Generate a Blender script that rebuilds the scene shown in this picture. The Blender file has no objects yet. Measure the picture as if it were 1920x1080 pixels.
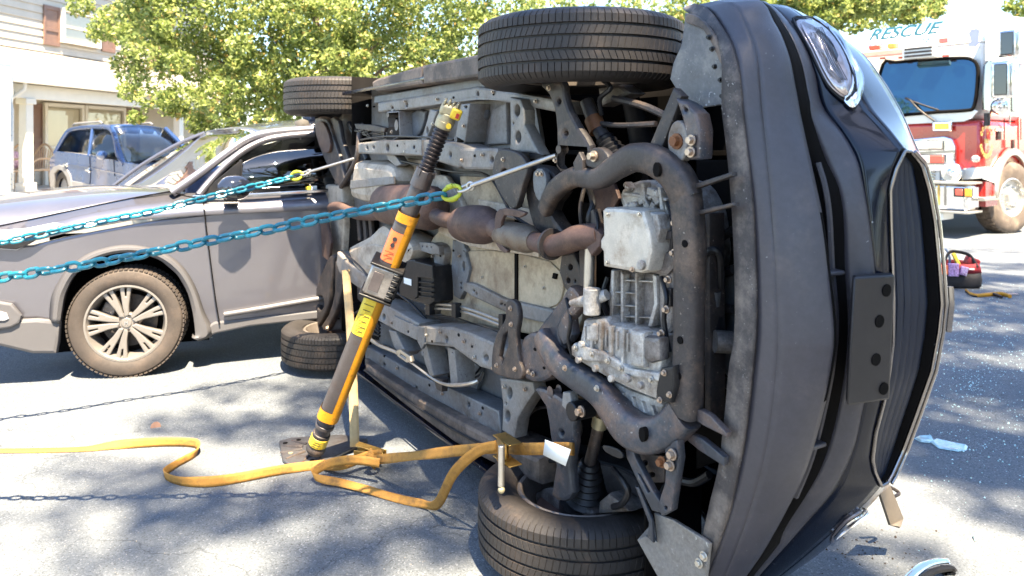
import bpy, bmesh, math, random
import numpy as np
from mathutils import Vector, Matrix
random.seed(7); rng = np.random.default_rng(7)
SC = bpy.context.scene; COL = SC.collection
R = math.radians
# ------------------------------------------------------------ camera, world, sun, exposure
FPX, HOR, CH = 1425.0, 276.0, 1.437            # focal length and horizon in photograph pixels, eye height
cd = bpy.data.cameras.new('camera'); cam = bpy.data.objects.new('camera', cd); COL.objects.link(cam)
cam.location = (0, 0, CH); cam.rotation_euler = (R(90), 0, 0)
cd.sensor_width = 36; cd.lens = FPX/1920*36; cd.shift_y = (HOR-540)/1920; cd.clip_end = 1500
cd.dof.use_dof = True; cd.dof.focus_distance = 2.7; cd.dof.aperture_fstop = 4.5
SC.camera = cam
SUN = Vector((.17, -.47, 1)).normalized()       # towards the sun
wd = bpy.data.worlds.new('World'); SC.world = wd; wd.use_nodes = True
nt = wd.node_tree; sky = nt.nodes.new('ShaderNodeTexSky'); sky.sky_type = 'NISHITA'; sky.sun_disc = False
sky.sun_elevation = math.asin(SUN.z); sky.sun_rotation = math.atan2(SUN.x, SUN.y)
sky.air_density = 1.0; sky.dust_density = .3; sky.ozone_density = 1.8
bg = nt.nodes['Background']; nt.links.new(sky.outputs[0], bg.inputs[0]); bg.inputs[1].default_value = .085
sl = bpy.data.lights.new('sun', 'SUN'); so = bpy.data.objects.new('sun', sl); COL.objects.link(so)
sl.energy = 5.0; sl.angle = R(.55); sl.color = (1, .84, .60)
so.rotation_euler = SUN.to_track_quat('Z', 'Y').to_euler(); so.location = (4, -12, 24)
SC.view_settings.view_transform = 'Standard'; SC.view_settings.look = 'None'
SC.view_settings.exposure = 2.85; SC.view_settings.gamma = 1; SC.view_settings.use_curve_mapping = False
SC.cycles.max_bounces = 7; SC.cycles.transparent_max_bounces = 12; SC.cycles.caustics_reflective = False; SC.cycles.caustics_refractive = False
SC.cycles.use_denoising = True

# ------------------------------------------------------------ materials
MATS = {}
def mat(name, col, rough=.6, metal=0., var=.25, scale=8., bump=0., bscale=60., dirt=None, dirt_amt=.5, dscale=5., coat=0., spec=.5, trans=0., stretch=None, speck=None, speck_s=300., speck_t=.62, emis=None):
    if name in MATS: return MATS[name]
    m = bpy.data.materials.new(name); m.use_nodes = True; t = m.node_tree; N = t.nodes; L = t.links
    b = N['Principled BSDF']; tc = N.new('ShaderNodeTexCoord'); co = tc.outputs['Object']
    if stretch:
        mp = N.new('ShaderNodeMapping'); mp.inputs['Scale'].default_value = stretch; L.new(co, mp.inputs[0]); co = mp.outputs[0]
    def noise(s, d=5, r=.6):
        n = N.new('ShaderNodeTexNoise'); n.inputs['Scale'].default_value = s; n.inputs['Detail'].default_value = d; n.inputs['Roughness'].default_value = r
        L.new(co, n.inputs['Vector']); return n.outputs['Fac']
    def ramp(fac, a, bb):
        r = N.new('ShaderNodeMapRange'); r.inputs[1].default_value = a; r.inputs[2].default_value = bb; L.new(fac, r.inputs[0]); return r.outputs[0]
    def mix(fac, a, c, typ='MIX'):
        x = N.new('ShaderNodeMix'); x.data_type = 'RGBA'; x.blend_type = typ
        if isinstance(fac, float): x.inputs[0].default_value = fac
        else: L.new(fac, x.inputs[0])
        for i, v in ((6, a), (7, c)):
            if isinstance(v, (tuple, list)): x.inputs[i].default_value = (*v, 1)
            else: L.new(v, x.inputs[i])
        return x.outputs[2]
    c2 = tuple(min(1, x*(1+var)) for x in col); c1 = tuple(x*(1-var) for x in col)
    c = mix(ramp(noise(scale), .3, .7), c1, c2)
    if dirt: 
        df = ramp(noise(dscale, 8, .7), .62-.3*dirt_amt, .8-.15*dirt_amt); c = mix(df, c, dirt)
    if speck: 
        sf = ramp(noise(speck_s, 2, .5), speck_t, speck_t+.06); sm_ = ramp(noise(speck_s*.045, 4, .7), .45, .62); sx = N.new('ShaderNodeMath'); sx.operation = 'MULTIPLY'; L.new(sf, sx.inputs[0]); L.new(sm_, sx.inputs[1]); c = mix(sx.outputs[0], c, speck)
    fine = ramp(noise(scale*9+20, 6, .75), .32, .68); fm = N.new('ShaderNodeMapRange'); fm.inputs[3].default_value = 1-.55*var-.12*bool(dirt); fm.inputs[4].default_value = 1+.3*var; L.new(fine, fm.inputs[0])
    hv = N.new('ShaderNodeVectorMath'); hv.operation = 'SCALE'; L.new(c, hv.inputs[0]); L.new(fm.outputs[0], hv.inputs['Scale']); c = hv.outputs[0]
    L.new(c, b.inputs['Base Color'])
    rr = N.new('ShaderNodeMapRange'); rr.inputs[3].default_value = max(.02, rough-.1*(rough > .15)); rr.inputs[4].default_value = min(1, rough+.12*(rough > .15)); L.new(noise(scale*2.3), rr.inputs[0]); L.new(rr.outputs[0], b.inputs['Roughness'])
    b.inputs['Metallic'].default_value = metal; b.inputs['Coat Weight'].default_value = coat; b.inputs['Coat Roughness'].default_value = .05
    b.inputs['Specular IOR Level'].default_value = spec; b.inputs['Transmission Weight'].default_value = trans
    if emis: b.inputs['Emission Color'].default_value = (*emis[:3], 1); b.inputs['Emission Strength'].default_value = emis[3]
    if bump:
        bp = N.new('ShaderNodeBump'); bp.inputs['Strength'].default_value = 1; bp.inputs['Distance'].default_value = bump; L.new(noise(bscale, 6, .65), bp.inputs['Height']); L.new(bp.outputs[0], b.inputs['Normal'])
    MATS[name] = m; return m
def glass(name, col, rough=.02, tint=.75):
    # window glass: reflection over tinted see-through
    m = bpy.data.materials.new(name); m.use_nodes = True; t = m.node_tree; N = t.nodes; L = t.links; N.remove(N['Principled BSDF'])
    o = N['Material Output']; g = N.new('ShaderNodeBsdfGlossy'); g.inputs['Roughness'].default_value = rough; g.inputs[0].default_value = (1, 1, 1, 1)
    tr = N.new('ShaderNodeBsdfTransparent'); tr.inputs[0].default_value = (*col, 1); lw = N.new('ShaderNodeLayerWeight'); fr = N.new('ShaderNodeMath'); fr.operation = 'POWER'; fr.inputs[1].default_value = 3.2; L.new(lw.outputs['Facing'], fr.inputs[0])
    ma = N.new('ShaderNodeMath'); ma.operation = 'MULTIPLY_ADD'; ma.inputs[1].default_value = .9; ma.inputs[2].default_value = .03+tint*.07; L.new(fr.outputs[0], ma.inputs[0])
    x = N.new('ShaderNodeMixShader'); L.new(ma.outputs[0], x.inputs[0]); L.new(tr.outputs[0], x.inputs[1]); L.new(g.outputs[0], x.inputs[2]); L.new(x.outputs[0], o.inputs[0])
    return m
DUST = (.30, .22, .15)
RUB = mat('tyre_rubber', (.020, .017, .0165), .6, 0, .25, 9, .0006, 250, dirt=(.065, .046, .036), dirt_amt=.35, dscale=6)
RUBD = mat('dusty_sidewall', (.075, .052, .042), .7, 0, .25, 7, .0006, 200, dirt=(.17, .12, .09), dirt_amt=.5, dscale=5)
PG = mat('grey_underbody_paint', (.27, .258, .245), .5, .1, .25, 5, .002, 45, dirt=(.12, .085, .06), dirt_amt=.62, dscale=5, speck=(.05, .04, .04), speck_s=90, speck_t=.68)
PB = mat('blue_grey_primer', (.14, .15, .165), .45, .15, .3, 5, .0014, 45, dirt=(.07, .055, .045), dirt_amt=.5, dscale=6, speck=(.35, .33, .3), speck_s=120, speck_t=.7)
BG = mat('beige_seam_sealed_floor', (.48, .39, .27), .6, 0, .2, 3, .003, 25, dirt=(.20, .13, .08), dirt_amt=.5, dscale=7, speck=(.06, .04, .03), speck_s=80, speck_t=.7)
BP = mat('pale_tank_shell', (.52, .44, .35), .55, .1, .2, 4, .0025, 30, dirt=(.13, .09, .06), dirt_amt=.55, dscale=8)
DS = mat('dark_chassis_steel', (.040, .034, .034), .5, .2, .3, 7, .0012, 80, dirt=(.16, .11, .08), dirt_amt=.4, dscale=9, speck=(.35, .3, .25), speck_s=110, speck_t=.69)
DB = mat('blue_black_subframe', (.055, .062, .078), .4, .3, .35, 8, .0015, 50, dirt=(.19, .12, .085), dirt_amt=.55, dscale=8, speck=(.4, .38, .36), speck_s=90, speck_t=.66)
RS = mat('rusty_exhaust_steel', (.088, .052, .043), .6, .25, .3, 12, .001, 90, dirt=(.17, .105, .075), dirt_amt=.45, dscale=9)
FX = mat('braided_flex_pipe', (.22, .18, .14), .5, .6, .3, 40, .002, 300, dirt=(.1, .06, .04), dirt_amt=.5, dscale=20)
AL = mat('cast_aluminium', (.50, .47, .43), .5, .3, .4, 14, .005, 60, dirt=(.16, .11, .08), dirt_amt=.62, dscale=10, speck=(.8, .8, .78), speck_s=60, speck_t=.66)
AD = mat('oily_cast_aluminium', (.22, .20, .19), .45, .4, .5, 16, .002, 70, dirt=(.08, .06, .05), dirt_amt=.6, dscale=12)
AS = mat('smooth_aluminium_cover', (.55, .50, .43), .45, .3, .12, 20, .0008, 100, dirt=(.25, .19, .14), dirt_amt=.45, dscale=14)
BK = mat('black_plastic', (.010, .010, .012), .42, 0, .2, 12, .0003, 300, dirt=(.04, .034, .03), dirt_amt=.25, dscale=9, spec=.35)
BUM = mat('grey_textured_bumper_plastic', (.058, .053, .062), .38, 0, .12, 3, .0003, 900, dirt=(.12, .095, .085), dirt_amt=.3, dscale=3, speck=(.34, .33, .32), speck_s=95, speck_t=.715, stretch=(1, 1, 1))
FLG = mat('dusty_flange_plastic', (.045, .038, .038), .6, 0, .25, 10, .0008, 200, dirt=(.22, .18, .15), dirt_amt=.6, dscale=11, speck=(.4, .38, .35), speck_s=140, speck_t=.66)
SHD = mat('galvanised_splash_shield', (.13, .13, .135), .5, .15, .2, 9, .0015, 50, dirt=(.27, .25, .22), dirt_amt=.5, dscale=9, speck=(.5, .5, .48), speck_s=120, speck_t=.66)
PNT = mat('midnight_blue_car_paint', (.004, .006, .014), .16, .0, .1, 2, 0, 60, coat=.3, spec=.25, speck=(.3, .3, .3), speck_s=70, speck_t=.71)
CHR = mat('chrome', (.75, .75, .76), .12, 1, .05, 6)
DCH = mat('dark_chrome', (.28, .26, .25), .2, 1, .1, 6)
RCK = mat('scuffed_sill_cladding', (.06, .048, .043), .6, 0, .25, 6, .0015, 60, dirt=(.24, .18, .14), dirt_amt=.55, dscale=6)
STL = mat('zinc_steel', (.5, .47, .42), .35, .9, .15, 20, .0005, 80)
BOLT = mat('bolt_steel', (.42, .33, .26), .4, .8, .2, 40, 0, 80)
BLKV = mat('shade_and_part_black', (.0035, .0028, .0027), .85, 0, .3, 6, spec=.12)  # near-black; also carries the shade of recesses, holes and voids
YEL = mat('yellow_powder_coat', (.62, .27, .012), .45, 0, .12, 9, .0004, 120, dirt=(.10, .06, .03), dirt_amt=.22, dscale=26)
YLB = mat('yellow_sticker', (.70, .50, .035), .4, 0, .06, 9)
ORG = mat('orange_sticker', (.75, .17, .05), .4, 0, .08, 12)
GRT = mat('grey_anodised_tube', (.10, .09, .092), .38, .45, .10, 10, .0003, 150, dirt=(.10, .07, .06), dirt_amt=.3, dscale=18)
CRM = mat('cast_cream_metal', (.36, .32, .21), .45, .5, .15, 30, .001, 80)
WEB = mat('yellow_webbing', (.40, .195, .035), .8, 0, .14, 25, .0012, 700, dirt=(.16, .085, .03), dirt_amt=.42, dscale=20)
WEBP = mat('faded_webbing', (.55, .38, .18), .8, 0, .12, 25, .0005, 500)
BLU = mat('blue_chain_paint', (.010, .155, .23), .35, .1, .25, 30, .0006, 120, dirt=(.10, .10, .11), dirt_amt=.25, dscale=60, speck=(.3, .45, .55), speck_s=200, speck_t=.68)
LIM = mat('lime_coupling_paint', (.42, .45, .03), .4, .1, .15, 40, .0006, 120)
GLD = mat('yellow_zinc_plate', (.55, .36, .12), .3, .9, .2, 25)
WHT = mat('white_paper', (.8, .8, .76), .7, 0, .03, 9)

# ------------------------------------------------------------ frames: pixels of the photograph to places in the world
class Frame:
    def __init__(s, O, ang):   # ang: direction of the frame's X axis; Y points away from the camera
        s.O = Vector(O); s.X = Vector((math.cos(ang), math.sin(ang), 0)); s.Y = Vector((-s.X.y, s.X.x, 0)); s.Z = Vector((0, 0, 1))
        s.M = Matrix.Translation(s.O) @ Matrix((s.X, s.Y, s.Z)).transposed().to_4x4()
    def _hit(s, x, y, n, k):
        d = Vector(((x-960)/FPX, 1, (HOR-y)/FPX)); c = Vector((0, 0, CH))
        t = ((s.O-c).dot(n)+k)/d.dot(n); q = c+d*t-s.O
        return Vector((q.dot(s.X), q.dot(s.Y), q.z))
    def y(s, x, y, k): return s._hit(x, y, s.Y, k)
    def x(s, x, y, k): return s._hit(x, y, s.X, k)
    def z(s, x, y, k): return s._hit(x, y, s.Z, k)
GF = Frame((0, 0, 0), 0)
def gp(x, y, z=0.): return GF.z(x, y, z)
def dp(x, y, d): return GF.y(x, y, d)

# ------------------------------------------------------------ mesh helpers
def link(name, me, m=None, parent=None):
    o = bpy.data.objects.new(name, me); COL.objects.link(o)
    if m and not me.materials: me.materials.append(m)
    if parent: o.parent = parent
    return o
def tag(o, label=None, cat=None, group=None, kind=None):
    if label: o['label'] = label
    if cat: o['category'] = cat
    if group: o['group'] = group
    if kind: o['kind'] = kind
    return o
def empty(name, fr, label, cat, group=None):
    o = bpy.data.objects.new(name, None); COL.objects.link(o); o.empty_display_size = .1
    o.matrix_world = fr.M if isinstance(fr, Frame) else (fr if isinstance(fr, Matrix) else Matrix.Translation(fr))
    return tag(o, label, cat, group)
class MB:
    def __init__(s): s.v = []; s.f = []
    def add(s, vs, fs):
        n = len(s.v); s.v += [tuple(p) for p in vs]; s.f += [tuple(n+i for i in f) for f in fs]; return s
    def box(s, c, d, rot=None, taper=1.):
        c = Vector(c); x, y, z = d[0]/2, d[1]/2, d[2]/2
        P = [Vector((sx*x*(taper if sz > 0 else 1), sy*y*(taper if sz > 0 else 1), sz*z)) for sz in (-1, 1) for sy in (-1, 1) for sx in (-1, 1)]
        if rot: P = [rot @ p for p in P]
        return s.add([c+p for p in P], [(0, 2, 3, 1), (4, 5, 7, 6), (0, 1, 5, 4), (2, 6, 7, 3), (0, 4, 6, 2), (1, 3, 7, 5)])
    def tube(s, pts, r, n=10, sq=1., up=None, caps=True, power=1., closed=False):
        pts = [Vector(p) for p in pts]; m = len(pts); rs = r if isinstance(r, (list, tuple)) else [r]*m
        T = []
        for i in range(m):
            if closed: T.append((pts[(i+1) % m]-pts[i-1]).normalized())
            else: T.append((pts[min(i+1, m-1)]-pts[max(i-1, 0)]).normalized())
        a = Vector(up) if up else (Vector((0, 0, 1)) if abs(T[0].z) < .9 else Vector((1, 0, 0)))
        V = []
        for i in range(m):
            a = (a-T[i]*a.dot(T[i])); a = a.normalized() if a.length > 1e-6 else T[i].orthogonal().normalized()
            b = T[i].cross(a)
            for k in range(n):
                t = 2*math.pi*(k+.5)/n; ca, sa = math.cos(t), math.sin(t)
                if power != 1: ca = math.copysign(abs(ca)**power, ca); sa = math.copysign(abs(sa)**power, sa)
                V.append(pts[i]+(a*ca*sq+b*sa)*rs[i])
        F = []
        for i in range(m if closed else m-1):
            j = (i+1) % m
            for k in range(n): k2 = (k+1) % n; F.append((i*n+k, i*n+k2, j*n+k2, j*n+k))
        if caps and not closed: F += [tuple(range(n-1, -1, -1)), tuple((m-1)*n+k for k in range(n))]
        return s.add(V, F)
    def ell(s, c, r, n=10, m=7):
        c = Vector(c); V = []; F = []
        for i in range(m+1):
            p = math.pi*i/m
            for k in range(n): t = 2*math.pi*k/n; V.append(c+Vector((r[0]*math.sin(p)*math.cos(t), r[1]*math.sin(p)*math.sin(t), r[2]*math.cos(p))))
        for i in range(m):
            for k in range(n): k2 = (k+1) % n; F.append((i*n+k, (i+1)*n+k, (i+1)*n+k2, i*n+k2))
        return s.add(V, F)
    def grid(s, rows, close=False):
        m = len(rows); n = len(rows[0]); V = [p for r in rows for p in r]; F = []
        for i in range(m-1):
            for k in range(n if close else n-1): k2 = (k+1) % n; F.append((i*n+k, i*n+k2, (i+1)*n+k2, (i+1)*n+k))
        return s.add(V, F)
    def obj(s, name, m, parent=None, smooth=None, bev=0, solid=0, sub=0, ang=38):
        me = bpy.data.meshes.new(name); me.from_pydata([tuple(v) for v in s.v], [], s.f); me.validate()
        return finish(name, me, m, parent, smooth, bev, solid, sub, ang)
def finish(name, me, m, parent=None, smooth=None, bev=0, solid=0, sub=0, ang=38):
    bm = bmesh.new(); bm.from_mesh(me); bmesh.ops.remove_doubles(bm, verts=bm.verts, dist=1e-6); bmesh.ops.recalc_face_normals(bm, faces=bm.faces); bm.to_mesh(me); bm.free()
    o = link(name, me, m, parent)
    if smooth is not False: 
        me.polygons.foreach_set('use_smooth', [True]*len(me.polygons)); me.set_sharp_from_angle(angle=R(ang))
    if solid: x = o.modifiers.new('t', 'SOLIDIFY'); x.thickness = solid; x.offset = -1 if solid > 0 else 1; x.thickness = abs(solid)
    if bev: x = o.modifiers.new('b', 'BEVEL'); x.width = bev; x.segments = 2; x.limit_method = 'ANGLE'; x.angle_limit = R(35)
    if sub: x = o.modifiers.new('s', 'SUBSURF'); x.levels = sub; x.render_levels = sub
    return o
def cr(pts, n=6, closed=False):
    pts = [Vector(p) for p in pts]; m = len(pts); out = []
    g = lambda i: pts[i % m] if closed else pts[min(max(i, 0), m-1)]
    for i in range(m if closed else m-1):
        a, b, c, d = g(i-1), g(i), g(i+1), g(i+2)
        for k in range(n):
            t = k/n; out.append(.5*((2*b)+(c-a)*t+(2*a-5*b+4*c-d)*t*t+(3*b-a-3*c+d)*t**3))
    if not closed: out.append(pts[-1])
    return out
def plate(name, outl, m, parent, k, th, ax='y', holes=(), bev=.003, sm=0, back=False, ang=30):
    """a pressed plate: a 2D outline (with real holes) given real thickness; ax is the axis it faces along"""
    cu = bpy.data.curves.new(name, 'CURVE'); cu.dimensions = '2D'; cu.fill_mode = 'BOTH'
    O2 = [Vector((p[0], p[1], 0)) for p in outl]
    if sm: O2 = cr(O2, sm, True)
    bev = min(bev, th*.45)
    for ln in [O2]+[[Vector((h[0], h[1], 0)) for h in hh] for hh in holes]:
        sp = cu.splines.new('POLY'); sp.points.add(len(ln)-1); sp.use_cyclic_u = True
        for q, p in zip(sp.points, ln): q.co = (p.x, p.y, 0, 1)
    cu.extrude = th/2-bev; cu.bevel_depth = bev; cu.bevel_resolution = 1; cu.offset = -bev
    co = bpy.data.objects.new(name, cu); me = bpy.data.meshes.new_from_object(co)
    bpy.data.objects.remove(co); bpy.data.curves.remove(cu)
    n = len(me.vertices); a = np.empty(n*3, 'f'); me.vertices.foreach_get('co', a); a = a.reshape(n, 3)
    if ax == 'y': b = np.stack([a[:, 0], k+th/2-a[:, 2], a[:, 1]], 1)
    elif ax == 'x': b = np.stack([k-th/2+a[:, 2], a[:, 0], a[:, 1]], 1)
    else: b = np.stack([a[:, 0], a[:, 1], k-th/2+a[:, 2]], 1)
    me.vertices.foreach_set('co', b.astype('f').ravel()); me.materials.clear(); me.update()
    o = link(name, me, m, parent); me.polygons.foreach_set('use_smooth', [True]*len(me.polygons)); me.set_sharp_from_angle(angle=R(ang))
    return o
def ell2(cx, cy, rx, ry, n=12): return [(cx+rx*math.cos(2*math.pi*i/n), cy+ry*math.sin(2*math.pi*i/n)) for i in range(n)]
def P(fr, name, px, m, parent, k, th, holes=(), ax='y', bev=.003, sm=0, **kw):
    """plate traced in photograph pixels on the plane y=k (or x=k) of a frame; holes are (x, y, rx, ry) or outlines"""
    f = (lambda x, y: (lambda q: (q.x, q.z))(fr.y(x, y, k))) if ax == 'y' else (lambda x, y: (lambda q: (q.y, q.z))(fr.x(x, y, k)))
    hs = []
    for h in holes: hs.append([f(*q) for q in (h if isinstance(h[0], (tuple, list)) else ell2(*h))])
    return plate(name, [f(*q) for q in px], m, parent, k, th, ax, hs, bev, sm, **kw)
def TB(fr, name, px, r, m, parent=None, k=.25, n=12, sm=5, sq=1., power=1., up=(0, 1, 0)):
    """tube along pixels (x, y[, depth]) of a frame"""
    pts = [fr.y(p[0], p[1], p[2] if len(p) > 2 else k) for p in px]
    rs = r
    if sm:
        if isinstance(r, (list, tuple)):
            rr = cr([Vector((q, 0, 0)) for q in r], sm); rs = [q.x for q in rr]
        pts = cr(pts, sm)
    return MB().tube(pts, rs, n, sq, up, power=power).obj(name, m, parent or car)
def bolt(fr, name, x, y, k, r, parent, m=None, h=.012, ax='y'):
    q = fr.y(x, y, k) if ax == 'y' else fr.x(x, y, k); d = Vector((0, -1, 0)) if ax == 'y' else Vector((1, 0, 0))
    r *= .72; h *= .75; b = MB().tube([q, q+d*h*.3], r*1.5, 14).tube([q+d*h*.3, q+d*h], r, 6)
    return b.obj(name, m or BOLT, parent, bev=.0008)
def text(name, body, size, m, parent, loc, rot, depth=.002, shear=0, spacing=1., xs=1.):
    c = bpy.data.curves.new(name, 'FONT'); c.body = body; c.size = size; c.extrude = depth; c.align_x = 'CENTER'; c.align_y = 'CENTER'; c.shear = shear; c.space_character = spacing; c.offset = size*.024
    t = bpy.data.objects.new(name, c); me = bpy.data.meshes.new_from_object(t); bpy.data.objects.remove(t); bpy.data.curves.remove(c)
    me.materials.clear(); o = link(name, me, m, parent); o.location = loc; o.rotation_euler = rot; o.scale = (xs, 1, 1); return o
def copy_tree(o, parent=None):
    c = o.copy(); COL.objects.link(c); c.parent = parent
    for ch in list(o.children): copy_tree(ch, c)
    return c
def leaves(name, blobs, size, m, parent=None, seed=0, fold=.35):
    """leaf-sized folded faces spread through ellipsoid blobs (centre, radii, count)"""
    g = np.random.default_rng(seed); C = []
    for c, r, n in blobs:
        d = g.normal(size=(n, 3)); d /= np.linalg.norm(d, axis=1)[:, None]; rad = g.uniform(.25, 1, n)**.5
        C.append(np.array(c)+d*rad[:, None]*np.array(r))
    C = np.concatenate(C); n = len(C)
    a = g.normal(size=(n, 3)); a /= np.linalg.norm(a, axis=1)[:, None]
    b = np.cross(a, g.normal(size=(n, 3))); b /= np.linalg.norm(b, axis=1)[:, None]; nn = np.cross(a, b)
    s = size*g.uniform(.6, 1.35, n)[:, None]
    V = np.stack([C-a*s, C-b*s*.48+nn*s*fold*.4, C+a*s, C+b*s*.48+nn*s*fold*.4], 1).reshape(-1, 3)
    I = np.arange(n)*4; F = np.stack([I, I+1, I+2, I, I+2, I+3], 1).reshape(-1)
    me = bpy.data.meshes.new(name); me.vertices.add(n*4); me.vertices.foreach_set('co', V.astype('f').ravel())
    me.loops.add(n*6); me.loops.foreach_set('vertex_index', F.astype('i')); me.polygons.add(n*2); me.polygons.foreach_set('loop_start', np.arange(n*2, dtype='i')*3)
    me.update(); me.validate(); return link(name, me, m, parent)
def leafmat(name, c1, c2, tr=.45):
    m = bpy.data.materials.new(name); m.use_nodes = True; t = m.node_tree; N = t.nodes; L = t.links; b = N['Principled BSDF']; o = N['Material Output']
    ge = N.new('ShaderNodeNewGeometry'); r = N.new('ShaderNodeValToRGB'); r.color_ramp.elements[0].color = (*c1, 1); r.color_ramp.elements[1].color = (*c2, 1)
    e = r.color_ramp.elements.new(.93); e.color = (*c2, 1); r.color_ramp.elements[2].color = (c2[0]*1.7, c2[1]*.95, c2[2]*1.1, 1)
    L.new(ge.outputs['Random Per Island'], r.inputs[0]); L.new(r.outputs[0], b.inputs[0]); b.inputs['Roughness'].default_value = .45
    ts = N.new('ShaderNodeBsdfTranslucent'); x = N.new('ShaderNodeMixShader'); x.inputs[0].default_value = tr; L.new(r.outputs[0], ts.inputs[0])
    L.new(b.outputs[0], x.inputs[1]); L.new(ts.outputs[0], x.inputs[2]); L.new(x.outputs[0], o.inputs[0]); return m

# ============================================================ GROUND
def asphalt(name, base):
    m = bpy.data.materials.new(name); m.use_nodes = True; t = m.node_tree; N = t.nodes; L = t.links; b = N['Principled BSDF']
    tc = N.new('ShaderNodeTexCoord').outputs['Object']
    def nz(s, d, r=.6): n = N.new('ShaderNodeTexNoise'); n.inputs['Scale'].default_value = s; n.inputs['Detail'].default_value = d; n.inputs['Roughness'].default_value = r; L.new(tc, n.inputs[0]); return n.outputs[0]
    def mr(x, a, bb, c=0, d=1): r = N.new('ShaderNodeMapRange'); r.inputs[1].default_value = a; r.inputs[2].default_value = bb; r.inputs[3].default_value = c; r.inputs[4].default_value = d; L.new(x, r.inputs[0]); return r.outputs[0]
    def mx(f, a, c, ty='MIX'):
        x = N.new('ShaderNodeMix'); x.data_type = 'RGBA'; x.blend_type = ty
        L.new(f, x.inputs[0]) if not isinstance(f, float) else setattr(x.inputs[0], 'default_value', f)
        for i, v in ((6, a), (7, c)): L.new(v, x.inputs[i]) if not isinstance(v, tuple) else setattr(x.inputs[i], 'default_value', (*v, 1))
        return x.outputs[2]
    vo = N.new('ShaderNodeTexVoronoi'); vo.inputs['Scale'].default_value = 185; L.new(tc, vo.inputs[0])
    hs = N.new('ShaderNodeSeparateColor'); L.new(vo.outputs['Color'], hs.inputs[0])
    c = mx(mr(hs.outputs[0], 0, 1), tuple(x*.72 for x in base), tuple(x*1.3 for x in base))
    c = mx(mr(hs.outputs[1], .93, .97), c, (base[0]*2.1, base[1]*2, base[2]*1.95))
    c = mx(mr(hs.outputs[2], .93, .98), c, (base[0]*.45, base[1]*.45, base[2]*.45))
    c = mx(mr(nz(1.1, 6), .42, .68), c, mx(.5, c, tuple(x*.8 for x in base)))
    c = mx(mr(nz(.35, 3), .4, .7), c, mx(.35, c, (base[0]*1.5, base[1]*1.4, base[2]*1.25)))
    cr_ = N.new('ShaderNodeTexVoronoi'); cr_.feature = 'DISTANCE_TO_EDGE'; cr_.inputs['Scale'].default_value = .55
    dn = N.new('ShaderNodeVectorMath'); dn.operation = 'ADD'; nn = N.new('ShaderNodeTexNoise'); nn.inputs['Scale'].default_value = 2.4; nn.inputs['Detail'].default_value = 6; L.new(tc, nn.inputs[0])
    L.new(tc, dn.inputs[0]); L.new(nn.outputs['Color'], dn.inputs[1]); L.new(dn.outputs[0], cr_.inputs[0])
    c = mx(mr(cr_.outputs[0], .004, .0, 0, .55), c, tuple(x*.25 for x in base))
    L.new(c, b.inputs[0]); b.inputs['Roughness'].default_value = .82; b.inputs['Specular IOR Level'].default_value = .35
    bp = N.new('ShaderNodeBump'); bp.inputs['Distance'].default_value = .003; ad = N.new('ShaderNodeMath'); ad.operation = 'MULTIPLY_ADD'; ad.inputs[1].default_value = -.8
    L.new(vo.outputs[0], ad.inputs[0]); L.new(nz(400, 2), ad.inputs[2]); L.new(ad.outputs[0], bp.inputs['Height']); L.new(bp.outputs[0], b.inputs['Normal']); return m
ROAD = asphalt('road_asphalt', (.118, .132, .150))
gm = []
NX = 60
me = bpy.data.meshes.new('road'); S = 400
me.from_pydata([(-S, -S, 0), (S, -S, 0), (S, S, 0), (-S, S, 0)], [], [(0, 1, 2, 3)]); tag(link('road', me, ROAD), kind='structure')
LAWN = mat('lawn_ground', (.10, .12, .035), .9, 0, .4, 3, .02, 30)
MB().box((-40, 30, .13), (60, 46.5, .26)).obj('lawn', LAWN); tag(bpy.data.objects['lawn'], kind='structure')
CON = mat('driveway_concrete', (.42, .40, .36), .85, 0, .15, 2, .002, 60)
MB().box((-8.2, 14.2, .14), (5.2, 8, .29), Matrix.Rotation(R(-10), 3, 'Z')).obj('driveway', CON); tag(bpy.data.objects['driveway'], kind='structure')
MB().box((-19, 6.68, .065), (18, .15, .15)).obj('kerb', CON); tag(bpy.data.objects['kerb'], kind='structure')
LAWN2 = MB().box((60, 60, .1), (90, 60, .2)).obj('field', LAWN); tag(LAWN2, kind='structure')

# ============================================================ HOUSE
HF = Frame((-10.4, 17, .36), R(78.9))
SID = mat('cream_siding_paint', (.44, .39, .32), .6, 0, .06, 4, .0006, 60)
SIDB = mat('shade_blue_siding', (.42, .47, .52), .6, 0, .06, 4, .0006, 60)  # siding with the blue of its shade put into the colour
TRM = mat('white_trim_paint', (.60, .565, .50), .5, 0, .04, 5)
SHT = mat('brown_shutter_paint', (.17, .10, .075), .55, 0, .12, 6, .0005, 60)
ROOF = mat('roof_shingles', (.22, .20, .18), .85, 0, .3, 12, .006, 30)
BLND = mat('cream_blind_slats', (.55, .49, .40), .6, 0, .05, 5)
DGL = glass('house_window_glass', (.97, .97, .94), .01, .05)
house = empty('house', HF, 'cream sided two storey house with brown shutters and a white columned porch', 'house')
W0 = 1.7                                             # wall stands behind the porch front
def hp(x, y, k=0): return HF.y(x, y, k)
ez = hp(85, 158, 0).z
xl, xr = hp(-60, 200, W0).x, 9.0
def wallbox(name, x0, x1, z0, z1, k, m, th=.2): return MB().box(((x0+x1)/2, k+th/2, (z0+z1)/2), (x1-x0, th, z1-z0)).obj(name, m, house)
wallbox('wall', -3.6, xr, 0, 6.4, W0+.03, SID)
bm_ = None
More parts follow.
